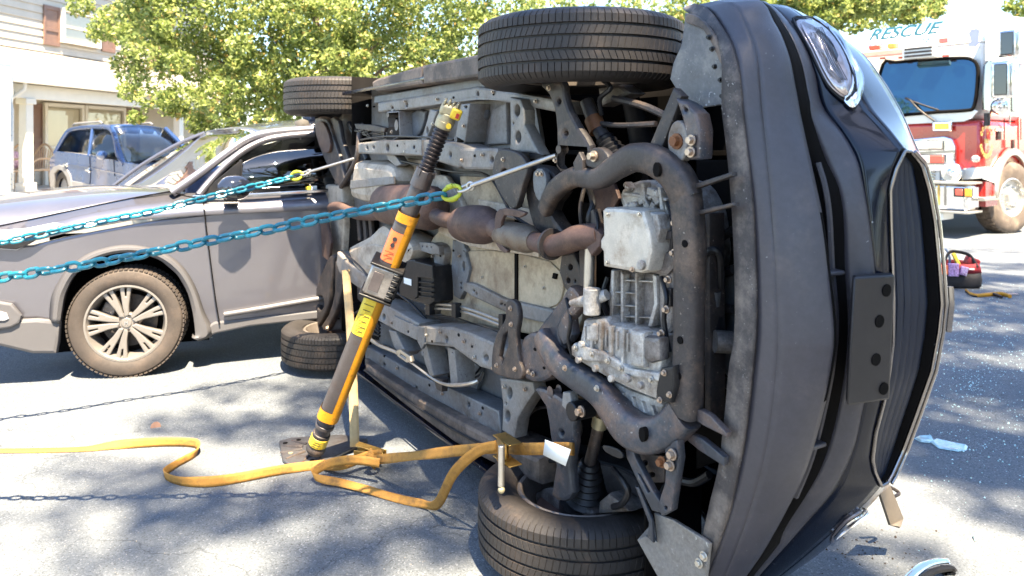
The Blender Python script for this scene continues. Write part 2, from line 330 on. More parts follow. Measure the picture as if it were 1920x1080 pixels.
def boards(x0, x1, z0, z1, k, m, pitch=.115):
    global bm_
    z = z0; i = 0; base = None
    while z < z1:
        if base is None:
            base = MB().add([(x0, k+.028, 0), (x1, k+.028, 0), (x1, k-.012, 0), (x0, k-.012, 0), (x0, k+.028, pitch), (x1, k+.028, pitch), (x1, k+.016, pitch), (x0, k+.016, pitch)],
                [(0, 3, 2, 1), (4, 5, 6, 7), (0, 1, 5, 4), (3, 7, 6, 2), (0, 4, 7, 3), (1, 2, 6, 5)]).obj('siding_board', m, house, smooth=False); o = base
        else: o = base.copy(); COL.objects.link(o); o.parent = house
        o.location = (0, 0, z); z += pitch; i += 1
zr = hp(80, 98, W0).z                                # where the porch roof meets the wall
boards(-3.6, xr, .05, ez+.15, W0, SID); boards(-3.6, xr, zr+.02, 6.2, W0, SID, .19)
# porch roof
x0, x1 = -1.6, 8.2
MB().add([(x0, -.35, ez+.02), (x1, -.35, ez+.02), (x1, W0+.02, zr), (x0, W0+.02, zr), (x0, -.35, ez-.05), (x1, -.35, ez-.05), (x1, W0+.02, zr-.12), (x0, W0+.02, zr-.12)],
         [(0, 1, 2, 3), (7, 6, 5, 4), (0, 4, 5, 1), (1, 5, 6, 2), (2, 6, 7, 3), (3, 7, 4, 0)]).obj('roof', ROOF, house, smooth=False)
MB().box((x0/2+x1/2, -.40, ez-.01), (x1-x0+.1, .10, .10)).obj('gutter', TRM, house, bev=.02)
MB().box((x0/2+x1/2, -.1, ez-.21), (x1-x0, .16, .30)).obj('porch_beam', TRM, house)
MB().box((x0/2+x1/2, W0/2, ez-.07), (x1-x0-.1, W0-.1, .03)).obj('porch_ceiling', TRM, house)
MB().box((x0/2+x1/2, .75, .02), (x1-x0+.3, 2.3, .22)).obj('porch_floor', CON, house)
for xx in (hp(43, 300, 0).x, hp(330, 230, 0).x, 7.6):
    MB().box((xx, -.08, 1.3), (.2, .2, ez-.4), taper=.93).box((xx, -.08, .2), (.28, .28, .22)).box((xx, -.08, ez-.42), (.27, .27, .12)).obj('porch_column', TRM, house, bev=.008)
q = hp(38, 170, -.3)
MB().tube([(q.x+.06, -.36, ez-.05), (q.x+.06, -.34, ez-.18), (q.x-.12, -.14, ez-.42), (q.x-.12, -.2, ez-.6), (q.x-.12, -.2, .2)], .045, 8).obj('downspout', TRM, house)
def hwin(a, b, c, d, k=W0-.05, blinds=True):
    """window from pixel corner (a,b) to (c,d) on the wall"""
    p, r_ = hp(a, b, k), hp(c, d, k); w, h = r_.x-p.x, p.z-r_.z; cx, cz = (p.x+r_.x)/2, (p.z+r_.z)/2; fw = .09; MB().box((cx, k+.03, cz), (w-.02, .01, h-.02)).obj('window_backing', BLND, house)
    f = MB()
    for s in (-1, 1): f.box((cx+s*(w/2-fw/2), k-.04, cz), (fw, .08, h)); f.box((cx, k-.045, cz+s*(h/2-fw/2)), (w-2*fw-.004, .09, fw))
    f.box((cx, k-.03, cz-.02), (w-2*fw-.004, .05, .05))
    win = f.obj('window', TRM, house, smooth=False, bev=.004)
    MB().box((cx, k-.012, cz), (w-2*fw, .006, h-2*fw)).obj('pane', DGL, win)
    if blinds:
        n = int((h-2*fw)/.055); base = None
        for i in range(n):
            z = cz-h/2+fw+.03+i*.055
            if base is None: base = MB().box((cx, k+.005, 0), (w-2*fw-.02, .006, .052), Matrix.Rotation(R(12), 3, 'X')).obj('blind_slat', BLND, win, smooth=False); o = base
            else: o = base.copy(); COL.objects.link(o); o.parent = win
            o.location = (0, 0, z)
def shutter(a, b, c, d, k=W0):
    p, r_ = hp(a, b, k), hp(c, d, k); w, h = r_.x-p.x, p.z-r_.z; cx, cz = (p.x+r_.x)/2, (p.z+r_.z)/2
    s = MB()
    for t in (-1, 1): s.box((cx+t*(w/2-.03), k-.03, cz), (.06, .04, h)); s.box((cx, k-.03, cz+t*(h/2-.05)), (w-.124, .038, .1))
    s.box((cx, k-.03, cz-.1), (w-.124, .038, .09)).box((cx, k-.022, cz), (w-.1, .012, h-.1)); s.obj('shutter', SHT, house, smooth=False, bev=.004)
hwin(80, 192, 154, 352); hwin(156, 197, 232, 340); shutter(48, 193, 79, 315); shutter(233, 203, 260, 312)
hwin(113, 14, 186, 92); shutter(80, 8, 110, 88); shutter(189, 20, 214, 100)
hwin(300, 60, 350, 130); shutter(282, 50, 299, 128)
# left wing of the house, nearer the street
k0 = -.5
wallp = [hp(-120, 178, k0), hp(26, 178, k0)]
MB().box(((wallp[0].x+wallp[1].x)/2, k0+.15, 1.4), (wallp[1].x-wallp[0].x, .2, 2.8)).obj('wing_wall', SIDB, house)
z = .1; base = None
while z < 2.75:
    if base is None: base = MB().box(((wallp[0].x+wallp[1].x)/2, k0+.035, .05), (wallp[1].x-wallp[0].x, .03, .1), Matrix.Rotation(R(9), 3, 'X')).obj('siding_board', SIDB, house, smooth=False); o = base
    else: o = base.copy(); COL.objects.link(o); o.parent = house
    o.location = (0, 0, z); z += .11
a, b, c_ = hp(-140, 40, k0-.3), hp(27, 158, k0-.3), hp(27, 168, k0-.3)
plate('gable_siding', [(a.x, c_.z), (b.x, c_.z), (b.x, b.z), (a.x, a.z)], SIDB, house, k0-.05, .12, bev=0)
plate('rake_board', [(a.x, a.z-.16), (b.x-.1, b.z-.16), (b.x+.12, b.z-.12), (b.x+.12, b.z+.02), (a.x, a.z+.06)], TRM, house, k0-.14, .09, bev=.004)
MB().box(((a.x+b.x)/2, k0-.12, c_.z-.04), (b.x-a.x+.1, .2, .11)).obj('wing_soffit', TRM, house)
MB().box((hp(3, 250, k0-.6).x, k0-.6, 1.3), (.2, .2, 2.6)).obj('porch_column', TRM, house, bev=.008)
for xx, yy in ((115, 178), (266, 188)):
    q = hp(xx, yy, .5); MB().tube([(q.x, .5, ez-.2), (q.x, .5, q.z+.03)], .015, 6).ell((q.x, .5, q.z-.04), (.09, .09, .03)).obj('porch_light', DS, house)
MB().box((2.5, W0+2.4, 6.6), (14, 6, .2), Matrix.Rotation(0, 3, 'X')).obj('upper_eave', TRM, house)
MB().add([(-4.4, W0-.6, 6.7), (9.6, W0-.6, 6.7), (9.6, W0+4, 8.6), (-4.4, W0+4, 8.6), (9.6, W0+8, 6.7), (-4.4, W0+8, 6.7)], [(0, 1, 2, 3), (3, 2, 4, 5), (0, 3, 5), (1, 4, 2), (0, 5, 4, 1)]).obj('main_roof', ROOF, house, smooth=False)
WIK = mat('wicker', (.42, .30, .20), .8, 0, .2, 30, .002, 150)
CUS = mat('floral_cushion', (.55, .35, .45), .9, 0, .6, 22)
def wicker(px, py, lab, cush):
    q = HF.z(px, py, .13); t = empty('wicker_chair', Matrix.Translation(HF.M @ q) @ Matrix.Rotation(R(-15), 4, 'Z'), lab, 'chair', 'wicker chairs on the porch')
    MB().box((0, 0, .42), (.52, .5, .06)).obj('seat', WIK, t, bev=.02)
    b = MB()
    for i in range(9): x = -.24+.06*i; b.tube([(x, .25, .44), (x*1.1, .3, .95-abs(x)*.5)], .012, 6)
    b.tube(cr([(-.27, .25, .44), (-.3, .3, .75), (0, .33, 1.02), (.3, .3, .75), (.27, .25, .44)], 5), .025, 8).obj('backrest', WIK, t)
    for sx in (-1, 1):
        MB().tube(cr([(sx*.27, .25, .68), (sx*.3, -.1, .68), (sx*.28, -.26, .6), (sx*.26, -.25, .44)], 4), .025, 8).obj('armrest', WIK, t)
        for sy in (-1, 1): MB().tube([(sx*.23, sy*.22, .42), (sx*.25, sy*.24, 0)], .02, 8).obj('leg', WIK, t)
    if cush: MB().ell((0, .16, .66), (.24, .09, .2), 14, 9).obj('cushion', CUS, t)
wicker(14, 356, 'wicker porch chair with floral cushion left of the white column', True); wicker(62, 352, 'wicker porch chair in front of the brown shutter', False)

# ============================================================ TREES
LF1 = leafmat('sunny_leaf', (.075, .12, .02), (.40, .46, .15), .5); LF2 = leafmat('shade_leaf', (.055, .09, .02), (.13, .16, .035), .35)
BRK = mat('bark', (.13, .10, .075), .85, 0, .3, 12, .01, 40)
def tree(x, y, trunk_top, limbs, blobs, size, m, lab, tr=.2, seed=1, group=None):
    t = empty('leafy_tree', (x, y, 0), lab, 'tree', group); Mi = Matrix.Translation((-x, -y, 0))
    MB().tube(cr([(0, 0, 0), (.06, 0, trunk_top*.5), Vector(trunk_top_v(x, y, trunk_top))], 5), [tr*(1-.04*i) for i in range(11)], 12).obj('trunk', BRK, t)
    b = MB()
    for (p, r0) in limbs: b.tube(cr([Vector(trunk_top_v(x, y, trunk_top)), Vector(((p[0]-x)*.45, (p[1]-y)*.45, trunk_top+(p[2]-trunk_top)*.6)), Vector((p[0]-x, p[1]-y, p[2]))], 4), [r0*(1-.1*i) for i in range(9)], 7)
    if limbs: b.obj('limbs', BRK, t)
    o = leaves('crown', [((c[0]-x, c[1]-y, c[2]), r, n) for c, r, n in blobs], size, m, t, seed); tag(o, kind='stuff'); return t
def trunk_top_v(x, y, h): return (.05, 0, h)
# the big tree behind the cars: clumps traced from the picture, 11-14 m away
bl = []
def clump(x, y, r, d, n, fl=.8): q = dp(x, y, d); s = r*d/FPX; bl.append((q, (s, s*.9, s*fl), n))
g = random.Random(5)
for (x, y, r, n) in [(225, 45, 50, 1000), (150, 10, 28, 300), (185, 60, 26, 260), (290, 95, 55, 1100), (235, 120, 30, 350), (262, 140, 24, 200), (330, 40, 80, 1900), (400, 110, 70, 1800), (350, 190, 45, 800), (420, 215, 45, 900), (325, 200, 30, 300), (375, 232, 28, 380),
                     (480, 60, 90, 2400), (480, 160, 75, 1900), (510, 225, 40, 500), (590, 40, 95, 2600), (600, 120, 80, 1800), (560, 200, 60, 700), (700, 30, 95, 2600), (680, 110, 70, 1400), (800, 30, 90, 2400), (800, 100, 60, 1000), (880, 60, 80, 1500), (440, -60, 120, 2600), (600, -80, 150, 3200), (800, -80, 150, 3000), (300, -60, 90, 1500),
                     (690, 210, 80, 1200), (950, 20, 80, 1300), (270, 20, 60, 900)]:
    clump(x, y, r, g.uniform(11.5, 13.5), int(n*1.15))
for i in range(90):
    x = g.uniform(230, 930); y = g.uniform(-60, 235 if x < 560 else 170); clump(x, y, g.uniform(18, 34), g.uniform(10.8, 11.6), 150)
limbs = [(dp(x, y, 12.4), r) for x, y, r in ((300, 60, .05), (400, 150, .05), (480, 40, .07), (620, 0, .08), (760, 40, .07), (860, 60, .05), (240, 60, .04), (560, -150, .09))]
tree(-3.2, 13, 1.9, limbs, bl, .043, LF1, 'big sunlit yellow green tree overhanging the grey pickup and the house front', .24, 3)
# trees far right behind the fire engine and a row behind everything
bl = []
for (x, y, r, n) in [(1320, 30, 90, 1600), (1450, 30, 70, 1500), (1540, 40, 55, 1200), (1620, 28, 50, 900), (1700, 22, 50, 900), (1650, 5, 60, 900), (1580, 10, 60, 1000), (1745, 8, 40, 500), (1400, 10, 70, 1200), (1210, 60, 100, 1400), (1500, -20, 70, 1200), (1600, -10, 50, 500), (1750, 14, 20, 90), (1040, 60, 100, 1500)]:
    for j in range(5): clump(x+g.uniform(-r, r)*.5, y+g.uniform(-r, r)*.4, r*g.uniform(.4, .7), g.uniform(24, 29), n//4)
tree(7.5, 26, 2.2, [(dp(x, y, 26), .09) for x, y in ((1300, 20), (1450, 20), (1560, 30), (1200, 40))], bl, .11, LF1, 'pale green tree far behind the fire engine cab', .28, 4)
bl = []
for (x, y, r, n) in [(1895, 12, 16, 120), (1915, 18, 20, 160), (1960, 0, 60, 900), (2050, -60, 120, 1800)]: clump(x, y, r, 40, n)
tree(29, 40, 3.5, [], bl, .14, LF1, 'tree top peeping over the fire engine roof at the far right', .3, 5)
bl = []
for i in range(34): clump(-150+i*42, 150+g.uniform(-30, 30), g.uniform(60, 120), g.uniform(34, 44), 420)
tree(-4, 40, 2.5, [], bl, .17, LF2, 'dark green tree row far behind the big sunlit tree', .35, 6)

# unseen trees added right of the picture to darken reflections in the car paint
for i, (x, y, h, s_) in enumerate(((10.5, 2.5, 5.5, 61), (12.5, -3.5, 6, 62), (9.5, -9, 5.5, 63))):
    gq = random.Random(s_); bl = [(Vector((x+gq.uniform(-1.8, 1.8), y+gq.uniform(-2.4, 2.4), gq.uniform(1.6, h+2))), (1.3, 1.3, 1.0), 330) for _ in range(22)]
    tree(x, y, 2.2, [], bl, .11, LF2, ('round unseen tree added beyond the right edge for dark reflections', 'tall unseen tree added right of the viewer for dark reflections', 'broad unseen tree added behind the viewer for dark reflections')[i], .2, s_)

for i, (x, y, h, s_, lab) in enumerate(((17, -12, 8, 71, 'large unseen tree added far behind the viewer to darken reflections'), (7, -17, 8, 72, 'dense unseen tree added behind the viewer to darken reflections'), (-4, -17, 7.5, 73, 'leafy unseen tree added straight behind the viewer to darken reflections'), (17, 5, 8, 74, 'tall unseen tree added far to the right to darken reflections'), (-13, -11, 7.5, 75, 'broad unseen tree added left behind the viewer to darken reflections'))):
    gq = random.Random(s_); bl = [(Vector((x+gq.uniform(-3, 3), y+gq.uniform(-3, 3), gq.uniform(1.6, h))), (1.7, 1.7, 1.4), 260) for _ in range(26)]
    tree(x, y, 2.2, [], bl, .16, LF2, lab, .28, s_)  # more unseen trees, added so paint reflects dark green instead of low sky
# shade trees overhead, outside the picture, that cast the dappled shade on the road
SHH = 13.5
def shade_blobs(spec, seed):
    g = random.Random(seed); out = []
    for (x, y, zc, rx, ry, n, *k) in spec:
        pt = gp(x, y) if not k else CF.M @ CF.y(x, y, k[0])
        h = SHH+g.uniform(-1.2, 1.2); q = pt+SUN*((h-pt.z)/SUN.z); out.append((q, (rx, ry, .45), n))
    return out
SPEC = [  # ground pixel, then radii in metres and leaf count
 (760, 760, 0, .75, .55, 900), (600, 720, 0, .3, .25, 120), (470, 735, 0, .4, .15, 70), (330, 790, 0, .25, .12, 60), (420, 800, 0, .3, .15, 90), (520, 810, 0, .3, .16, 120),
 (250, 905, 0, .3, .16, 170), (330, 935, 0, .3, .12, 170), (450, 960, 0, .35, .14, 220), (300, 1010, 0, .25, .13, 60), (220, 1060, 0, .3, .12, 50), (560, 920, 0, .25, .1, 90), (620, 950, 0, .2, .08, 80), (640, 1050, 0, .25, .12, 160), (760, 1010, 0, .25, .1, 120), (880, 1000, 0, .15, .12, 110), (830, 900, 0, .3, .25, 260), (700, 900, 0, .3, .12, 120), (130, 880, 0, .2, .1, 40), (40, 990, 0, .3, .1, 30), (560, 1060, 0, .2, .1, 60),
 (1850, 760, 0, .95, .75, 2100), (1800, 850, 0, .55, .35, 1000), (1880, 850, 0, .4, .3, 500), (1850, 570, 0, 1.2, .8, 2000), (1760, 700, 0, .6, .6, 900), (1920, 540, 0, 1.4, .7, 1500), (1800, 520, 0, .9, .4, 900), (1900, 620, 0, 1., .5, 1200), (1800, 640, 0, .6, .3, 500), (1990, 580, 0, 1.2, .8, 1500), (1880, 500, 0, 1.0, .35, 500), (1850, 470, 0, 1.4, .25, 200),
 (1640, 1040, 0, .3, .12, 90), (2050, 700, 0, 1.2, 1.2, 1500), (1950, 950, 0, .4, .3, 300)]
def build_shade():
    tr_pos = (3.4, -6.2); bl = []
    for (x, y, zc, rx, ry, n) in SPEC:
        if x < 700 and y > 850: n = int(n*.62); rx *= .8
        pt = gp(x, y); h = SHH+g.uniform(-1, 1.2); q = pt+SUN*((h-pt.z)/SUN.z); bl.append((q, (rx, ry, .4), n))
    # over the front half of the overturned car
    for (u, w, v, rx, ry, n) in SHC:
        pt = CF.M @ Vector((u, w, v)); h = SHH+g.uniform(-1, 1.2); q = pt+SUN*((h-pt.z)/SUN.z); bl.append((q, (rx, ry, .5), n))
    limbs = [(b[0]-Vector((0, 0, .3)), .07) for b in bl[::6]]
    for i in range(30): bl.append((Vector((g.uniform(1.5, 8), g.uniform(-12, -5.5), g.uniform(8, 12))), (1.3, 1.3, .8), 500))
    for i in range(16): bl.append((Vector((g.uniform(5, 9), g.uniform(-5, -1), g.uniform(8.5, 12))), (1.2, 1.2, .8), 500))
    tree(tr_pos[0], tr_pos[1], 4.5, limbs, bl, .06, LF2, 'tall shade tree leaning over the road beside the overturned car', .25, 11)
SHC = [(.95, .35, .3, .4, .4, 420), (.95, .35, .8, .45, .45, 520), (1., .7, .5, .45, .45, 480), (1., .7, 1., .45, .45, 480), (.95, .85, 1.3, .4, .4, 380), (.8, .4, 1.3, .4, .4, 420), (.9, .5, 1.6, .4, .3, 220), (.5, .4, 1.5, .35, .35, 200), (.5, .3, .6, .3, .3, 90)]

# ============================================================ THE OVERTURNED CAR (lying on its side, underside towards us)
CF = Frame((-.0698, 2.4801, .158), -1.0388)     # X forward along the car, Y from its underside to its roof, Z across it (world up)
WBASE, TRK, TR_, TWD = 2.72, 1.60, .36, .1125
car = empty('overturned_car', CF, 'midnight blue SUV tipped on its side with its whole underbody towards the viewer', 'car')
c = CF
def pl(name, px, m, k, th, holes=(), parent=None, **kw): return P(c, name, px, m, parent or car, k, th, holes, **kw)
# ---- wheels
def tyre_mesh(n_p=104):
    prof = [(.222, -.082), (.228, -.094), (.25, -.104), (.285, -.116), (.315, -.115), (.338, -.106), (.349, -.098), (.355, -.088)]
    ribs = [(-.088, -.062), (-.052, -.026), (-.017, .017), (.026, .052), (.062, .088)]
    tread = []
    for a, b in ribs: tread += [(a, 1), ((a+b)/2, 1), (b, 1)]; tread += [(b+.0008, 0), (b+.0085, 0)]
    tread = tread[:-2]; cr_ = lambda z: .3605-.35*z*z
    pts = [(r, z, 0, 0) for r, z in prof[:-3]]+[(.338, -.106, .5, 0), (.349, -.098, 1, 0)]
    for z, t in tread: pts.append((cr_(z)-(0 if t else .0085), z, t, 1))
    pts += [(.349, .098, 1, 0), (.338, .106, .5, 0)]+[(r, -z, 0, 0) for r, z in prof[::-1][3:]]
    V = []; F = []; an = []
    for i in range(n_p):
        w = .9+.2*random.Random(i).random()
        for q, dn in ((0, 0), (.06, 1), (.12, 1), (.18, 0), (.6, 0)): an.append(((i+q)/n_p*2*math.pi, dn))
    for a, dn in an:
        for r, z, t, k in pts:
            sk = 0; d = 0
            if t:
                sk = abs(z)*1.1 if abs(z) < .06 else z*.05
                if abs(z) < .02: sk = z*.6
                d = (.0045 if abs(z) > .06 else .0022)*dn*t
            V.append(((r-d)*math.cos(a+sk), (r-d)*math.sin(a+sk), z))
    m = len(pts); n = len(an)
    for i in range(n):
        j = (i+1) % n
        for k in range(m-1): F.append((i*m+k, j*m+k, j*m+k+1, i*m+k+1))
    b = MB(); b.v = V; b.f = F; return b
TYO = tyre_mesh().obj('tyre', RUB, None, ang=24); TYM = TYO.data; bpy.data.objects.remove(TYO)
def lathe(prof, n=48, z0=0):
    return MB().grid([[(r*math.cos(2*math.pi*i/n), r*math.sin(2*math.pi*i/n), z+z0) for i in range(n)] for r, z in prof], close=True)
RIM = mat('wheel_alloy', (.42, .41, .40), .35, .8, .1, 20, dirt=(.12, .09, .07), dirt_amt=.35, dscale=14)
RIMD = mat('dusty_rim_barrel', (.20, .17, .15), .55, .4, .2, 14, dirt=(.10, .07, .06), dirt_amt=.4)
def car_wheel(u, v, side, yaw=0.):
    """side +1: outer face towards +v"""
    ty = link('wheel', TYM, None, car); ty.location = (u, TR_, v); ty.rotation_euler = (0, 0, 0)
    if side < 0: ty.rotation_euler = (R(180), 0, 0)
    ty.rotation_euler.rotate_axis('Z', random.uniform(0, 6))
    lathe([(.224, -.083), (.214, -.092), (.206, -.088), (.200, -.06), (.192, -.02), (.188, .05), (.19, .07)]).obj('rim_barrel', RIMD, ty)
    f = MB()
    lathe([(.2, .055), (.215, .085), (.224, .086)]).obj('rim_lip', RIM, ty)
    for k in range(5):
        a = 2*math.pi*k/5; rot = Matrix.Rotation(a, 3, 'Z')
        f.box(rot @ Vector((.13, 0, .062)), (.14, .06, .02), rot)
    f.tube([(0, 0, .04), (0, 0, .075)], .065, 20).obj('spokes', RIM, ty)
    MB().tube([(0, 0, -.02), (0, 0, .0)], .155, 40).tube([(0, 0, -.055), (0, 0, -.0)], .075, 24).obj('brake_disc', RS, ty)
    return ty
for u, v, s in ((0, 0, -1), (0.0, TRK, 1), (-WBASE-.03, 0, -1), (-WBASE+.03, TRK, 1)): car_wheel(u, v, s)
# dusty lit sidewalls are the same rubber; the calipers
for v, s in ((0, 1), (TRK, -1)): MB().box((.13, TR_-.02, v+s*.045), (.08, .12, .10)).obj('brake_caliper', DS, car, bev=.015)

# ---- body shell: side walls with wheel arches, roof, glass, closing the car behind the underside
VB, VT = .0, 1.61
def arch(cx, r, a0, a1, n=10): return [(cx+r*math.cos(R(a0+(a1-a0)*i/n)), .36+r*math.sin(R(a0+(a1-a0)*i/n))) for i in range(n+1)]
SH_ = [(-3.55, .45), (-3.15, .30)]+arch(-WBASE, .42, 188, 0)[0:0]
def sideoutline():
    o = [(-3.62, .55), (-3.5, .36), (-3.14, .34)]
    o += [(-WBASE+.42*math.cos(R(a)), .36+.42*math.sin(R(a))) for a in range(175, 4, -15)]
    o += [(-2.28, .24), (-.46, .24)]
    o += [(.43*math.cos(R(a)), .36+.43*math.sin(R(a))) for a in range(175, 20, -15)]
    o += [(.44, .42), (.50, .6), (.42, .86), (.10, .98), (-.55, 1.10), (-.72, 1.08), (-3.3, 1.10), (-3.6, .95)]
    return o
for v, nm in ((VB, 'side_panel'), (VT, 'side_panel')):
    plate(nm, [(min(x, .34) if v < .5 else x, y) for x, y in sideoutline()], PNT, car, v+.02 if v < 0 else v, .02, 'z', bev=.004)
# roof, pillars and glass as one loft of sections across the car
GLS = mat('dark_car_glass', (.01, .012, .014), .05, 0, .1, 3, coat=1)
def shell(name, sec, m, inset, thick=.012, k0=0, k1=1):
    rows = []
    n = 12
    for (u, w, ins) in sec:
        rows.append([(u, w-.06*abs(2*i/n-1)**3, VB+ins+(VT-VB-2*ins)*i/n) for i in range(n+1)])
    return MB().grid(rows).obj(name, m, car, solid=thick)
shell('windscreen', [(-.5, 1.10, .07), (-.9, 1.36, .14), (-1.25, 1.56, .22)], GLS, 0)
shell('roof', [(-1.2, 1.56, .2), (-1.6, 1.64, .18), (-2.6, 1.64, .18), (-3.3, 1.55, .22)], PNT, 0)
shell('tailgate', [(-3.3, 1.55, .22), (-3.62, 1.05, .06), (-3.66, .6, .02), (-3.60, .40, .02)], PNT, 0)
for v, s in ((VB, 1), (VT, -1)):
    MB().grid([[(-.55, 1.08, v+s*.03), (-3.35, 1.08, v+s*.03)], [(-1.22, 1.54, v+s*.2), (-3.25, 1.54, v+s*.2)]]).obj('side_glass', GLS, car, solid=.01)
# ---- black sheet put in for the engine bay shade, firewall, wheel wells
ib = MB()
ib.box((.2, .74, .82), (.7, .02, 1.3)); ib.obj('bay_shade_sheet', BLKV, car)
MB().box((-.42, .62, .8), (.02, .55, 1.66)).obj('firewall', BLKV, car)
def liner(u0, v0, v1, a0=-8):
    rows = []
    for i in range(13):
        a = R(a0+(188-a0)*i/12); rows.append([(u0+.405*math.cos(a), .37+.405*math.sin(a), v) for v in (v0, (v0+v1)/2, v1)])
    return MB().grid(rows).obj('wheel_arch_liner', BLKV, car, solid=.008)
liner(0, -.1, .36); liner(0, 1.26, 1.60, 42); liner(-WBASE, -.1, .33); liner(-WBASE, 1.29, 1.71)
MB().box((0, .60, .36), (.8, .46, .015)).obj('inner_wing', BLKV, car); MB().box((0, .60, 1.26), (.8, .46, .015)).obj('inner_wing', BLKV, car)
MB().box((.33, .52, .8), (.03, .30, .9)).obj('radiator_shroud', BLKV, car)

# ---- floor and pressed structure
q0 = 0
plate('floor_pan', [(-3.2, -.02), (-2.15, .0), (-.5, .0), (-.42, .3), (-.40, 1.3), (-.5, 1.62), (-3.2, 1.62)], PG, car, .44, .02)
pl('tunnel_floor', [(815, 440), (850, 430), (1000, 470), (1065, 480), (1090, 500), (1090, 600), (1050, 632), (960, 622), (868, 604), (800, 570), (800, 480)], BG, .36, .05, sm=3, bev=.012)
pl('tunnel_recess', [(880, 470), (1030, 490), (1052, 560), (1000, 578), (882, 545), (872, 520)], BG, .352, .012, sm=3, bev=.005)
pl('floor_crossbeam', [(868, 528), (890, 532), (945, 560), (1040, 582), (1046, 598), (1042, 612), (960, 592), (884, 556), (868, 545)], PG, .335, .05, holes=((940, 570, 3, 1.6), (948, 572, 3, 1.6), (888, 545, 1.6, 2), (893, 551, 1.3, 2)), bev=.008)
pl('floor_pillar', [(848, 450), (868, 452), (880, 505), (872, 540), (862, 562), (850, 555), (846, 500)], PB, .338, .04, holes=((871, 470, 3, 5), (869, 499, 2.6, 9), (864, 531, 1.5, 2), (864, 540, 1.5, 2)), bev=.006)
pl('bulkhead_flange', [(1052, 480), (1075, 474), (1086, 500), (1090, 545), (1075, 560), (1058, 540), (1048, 510)], DS, .31, .05, holes=((1069, 501, 4, 5), (1065, 526, 3.5, 5), (1067, 552, 4, 5), (1078, 527, 1.5, 2.5)), bev=.006)
pl('floor_plug', [(1036, 512), (1043, 514), (1041, 524), (1034, 522)], BLKV, .343, .01)
# right edge seat reinforcement and rusty/heat shield parts
pl('heat_shield', [(822, 420), (870, 426), (1008, 462), (1010, 482), (880, 462), (822, 436)], BP, .30, .012)
pl('heat_shield', [(896, 374), (945, 382), (1008, 395), (1014, 428), (960, 410), (900, 394)], BP, .31, .012)
pl('heat_shield', [(735, 308), (800, 300), (818, 328), (835, 330), (868, 385), (860, 402), (745, 402)], BP, .345, .03, sm=2, bev=.008)
pl('heat_shield_panel', [(862, 330), (995, 335), (1000, 400), (1010, 420), (870, 400)], BG, .37, .02)
# upper side
pl('sill_cladding', [(697, 153), (706, 147), (789, 123), (791, 158), (704, 172), (698, 168)], RCK, .24, .16, bev=.014)
pl('sill_cladding', [(791, 122.5), (889, 103), (1010, 82), (1010, 128), (889, 146), (793, 158)], RCK, .238, .16, bev=.014)
pl('pinch_flange', [(702, 180), (790, 165), (930, 140), (1000, 132), (1000, 152), (892, 166), (790, 184), (700, 194)], PB, .30, .06, bev=.006)
pl('upper_sill', [(708, 192), (893, 162), (960, 172), (1060, 190), (1060, 214), (953, 193), (893, 184), (813, 198), (750, 207), (708, 211)], PG, .29, .09, holes=((762, 197, 2, 4), (895, 177, 2.2, 5), (735, 203, 2, 3)), bev=.01)
pl('floor_bay_panel', [(735, 205), (1000, 178), (1020, 300), (735, 285)], PG, .37, .02)
pl('floor_rib', [(725, 209), (748, 208), (750, 256), (735, 264), (722, 263), (728, 238)], PG, .28, .09, holes=((743, 235, 2.6, 8), (727, 216, 1.5, 2)), bev=.006)
pl('floor_rib', [(806, 205), (819, 208), (800, 262), (789, 265)], PG, .28, .09, holes=((801, 245, 2, 7),), bev=.006)
pl('floor_rib', [(864, 195), (881, 194), (872, 266), (860, 280), (848, 280), (856, 240)], PG, .27, .1, holes=((873, 194.5+6, 2.5, 2.5), (854, 262, 2, 4)), bev=.006)
pl('stamped_panel', [(878, 203), (906, 203), (910, 218), (901, 235), (898, 262), (890, 269), (874, 267)], PB, .345, .03, sm=3, bev=.01)
pl('stamped_panel', [(770, 212), (797, 208), (786, 250), (768, 258)], PB, .35, .025, sm=2, bev=.01)
pl('stamped_panel', [(922, 205), (948, 192), (950, 270), (912, 272)], PG, .35, .025, sm=1, bev=.008)
pl('jacking_bracket', [(955, 182), (975, 186), (983, 206), (983, 233), (997, 262), (1012, 290), (990, 286), (955, 285), (957, 240)], PG, .25, .05, holes=((969, 207, 5, 11), (971, 257, 5, 11), (962, 231, 1, 1.6)), bev=.008)
pl('upper_rail', [(671, 268), (716, 263), (790, 262), (850, 268), (880, 280), (880, 306), (858, 316), (790, 293), (714, 290), (671, 288)], PG, .225, .13, holes=((726, 277, 3, 6), (775, 276, 2.6, 4), (844, 290, 2, 4), (688, 276, 1.6, 2), (700, 276, 1.6, 2)), bev=.01)
pl('rail_patch', [(748, 263), (790, 262), (790, 291), (748, 287)], PG, .215, .012, holes=((758, 270, 1, 1.2), (780, 284, 1, 1.2), (776, 276, 2.4, 3.6)), bev=.002)
pl('upper_rail', [(858, 279), (880, 277), (932, 277), (936, 292), (930, 319), (870, 318), (857, 308)], PG, .205, .14, holes=((921, 299, 3, 4.5),), bev=.012)
pl('rail_bracket', [(933, 282), (963, 283), (982, 297), (989, 317), (980, 347), (967, 390), (950, 383), (927, 343), (923, 317)], DS, .185, .025, holes=((945, 322, 6, 6),), sm=3, bev=.006)
pl('rail_rear_mount', [(722, 286), (738, 288), (752, 308), (742, 312), (728, 300)], PG, .25, .05)
bolt(c, 'bolt', 944, 299, .185, .009, car); 
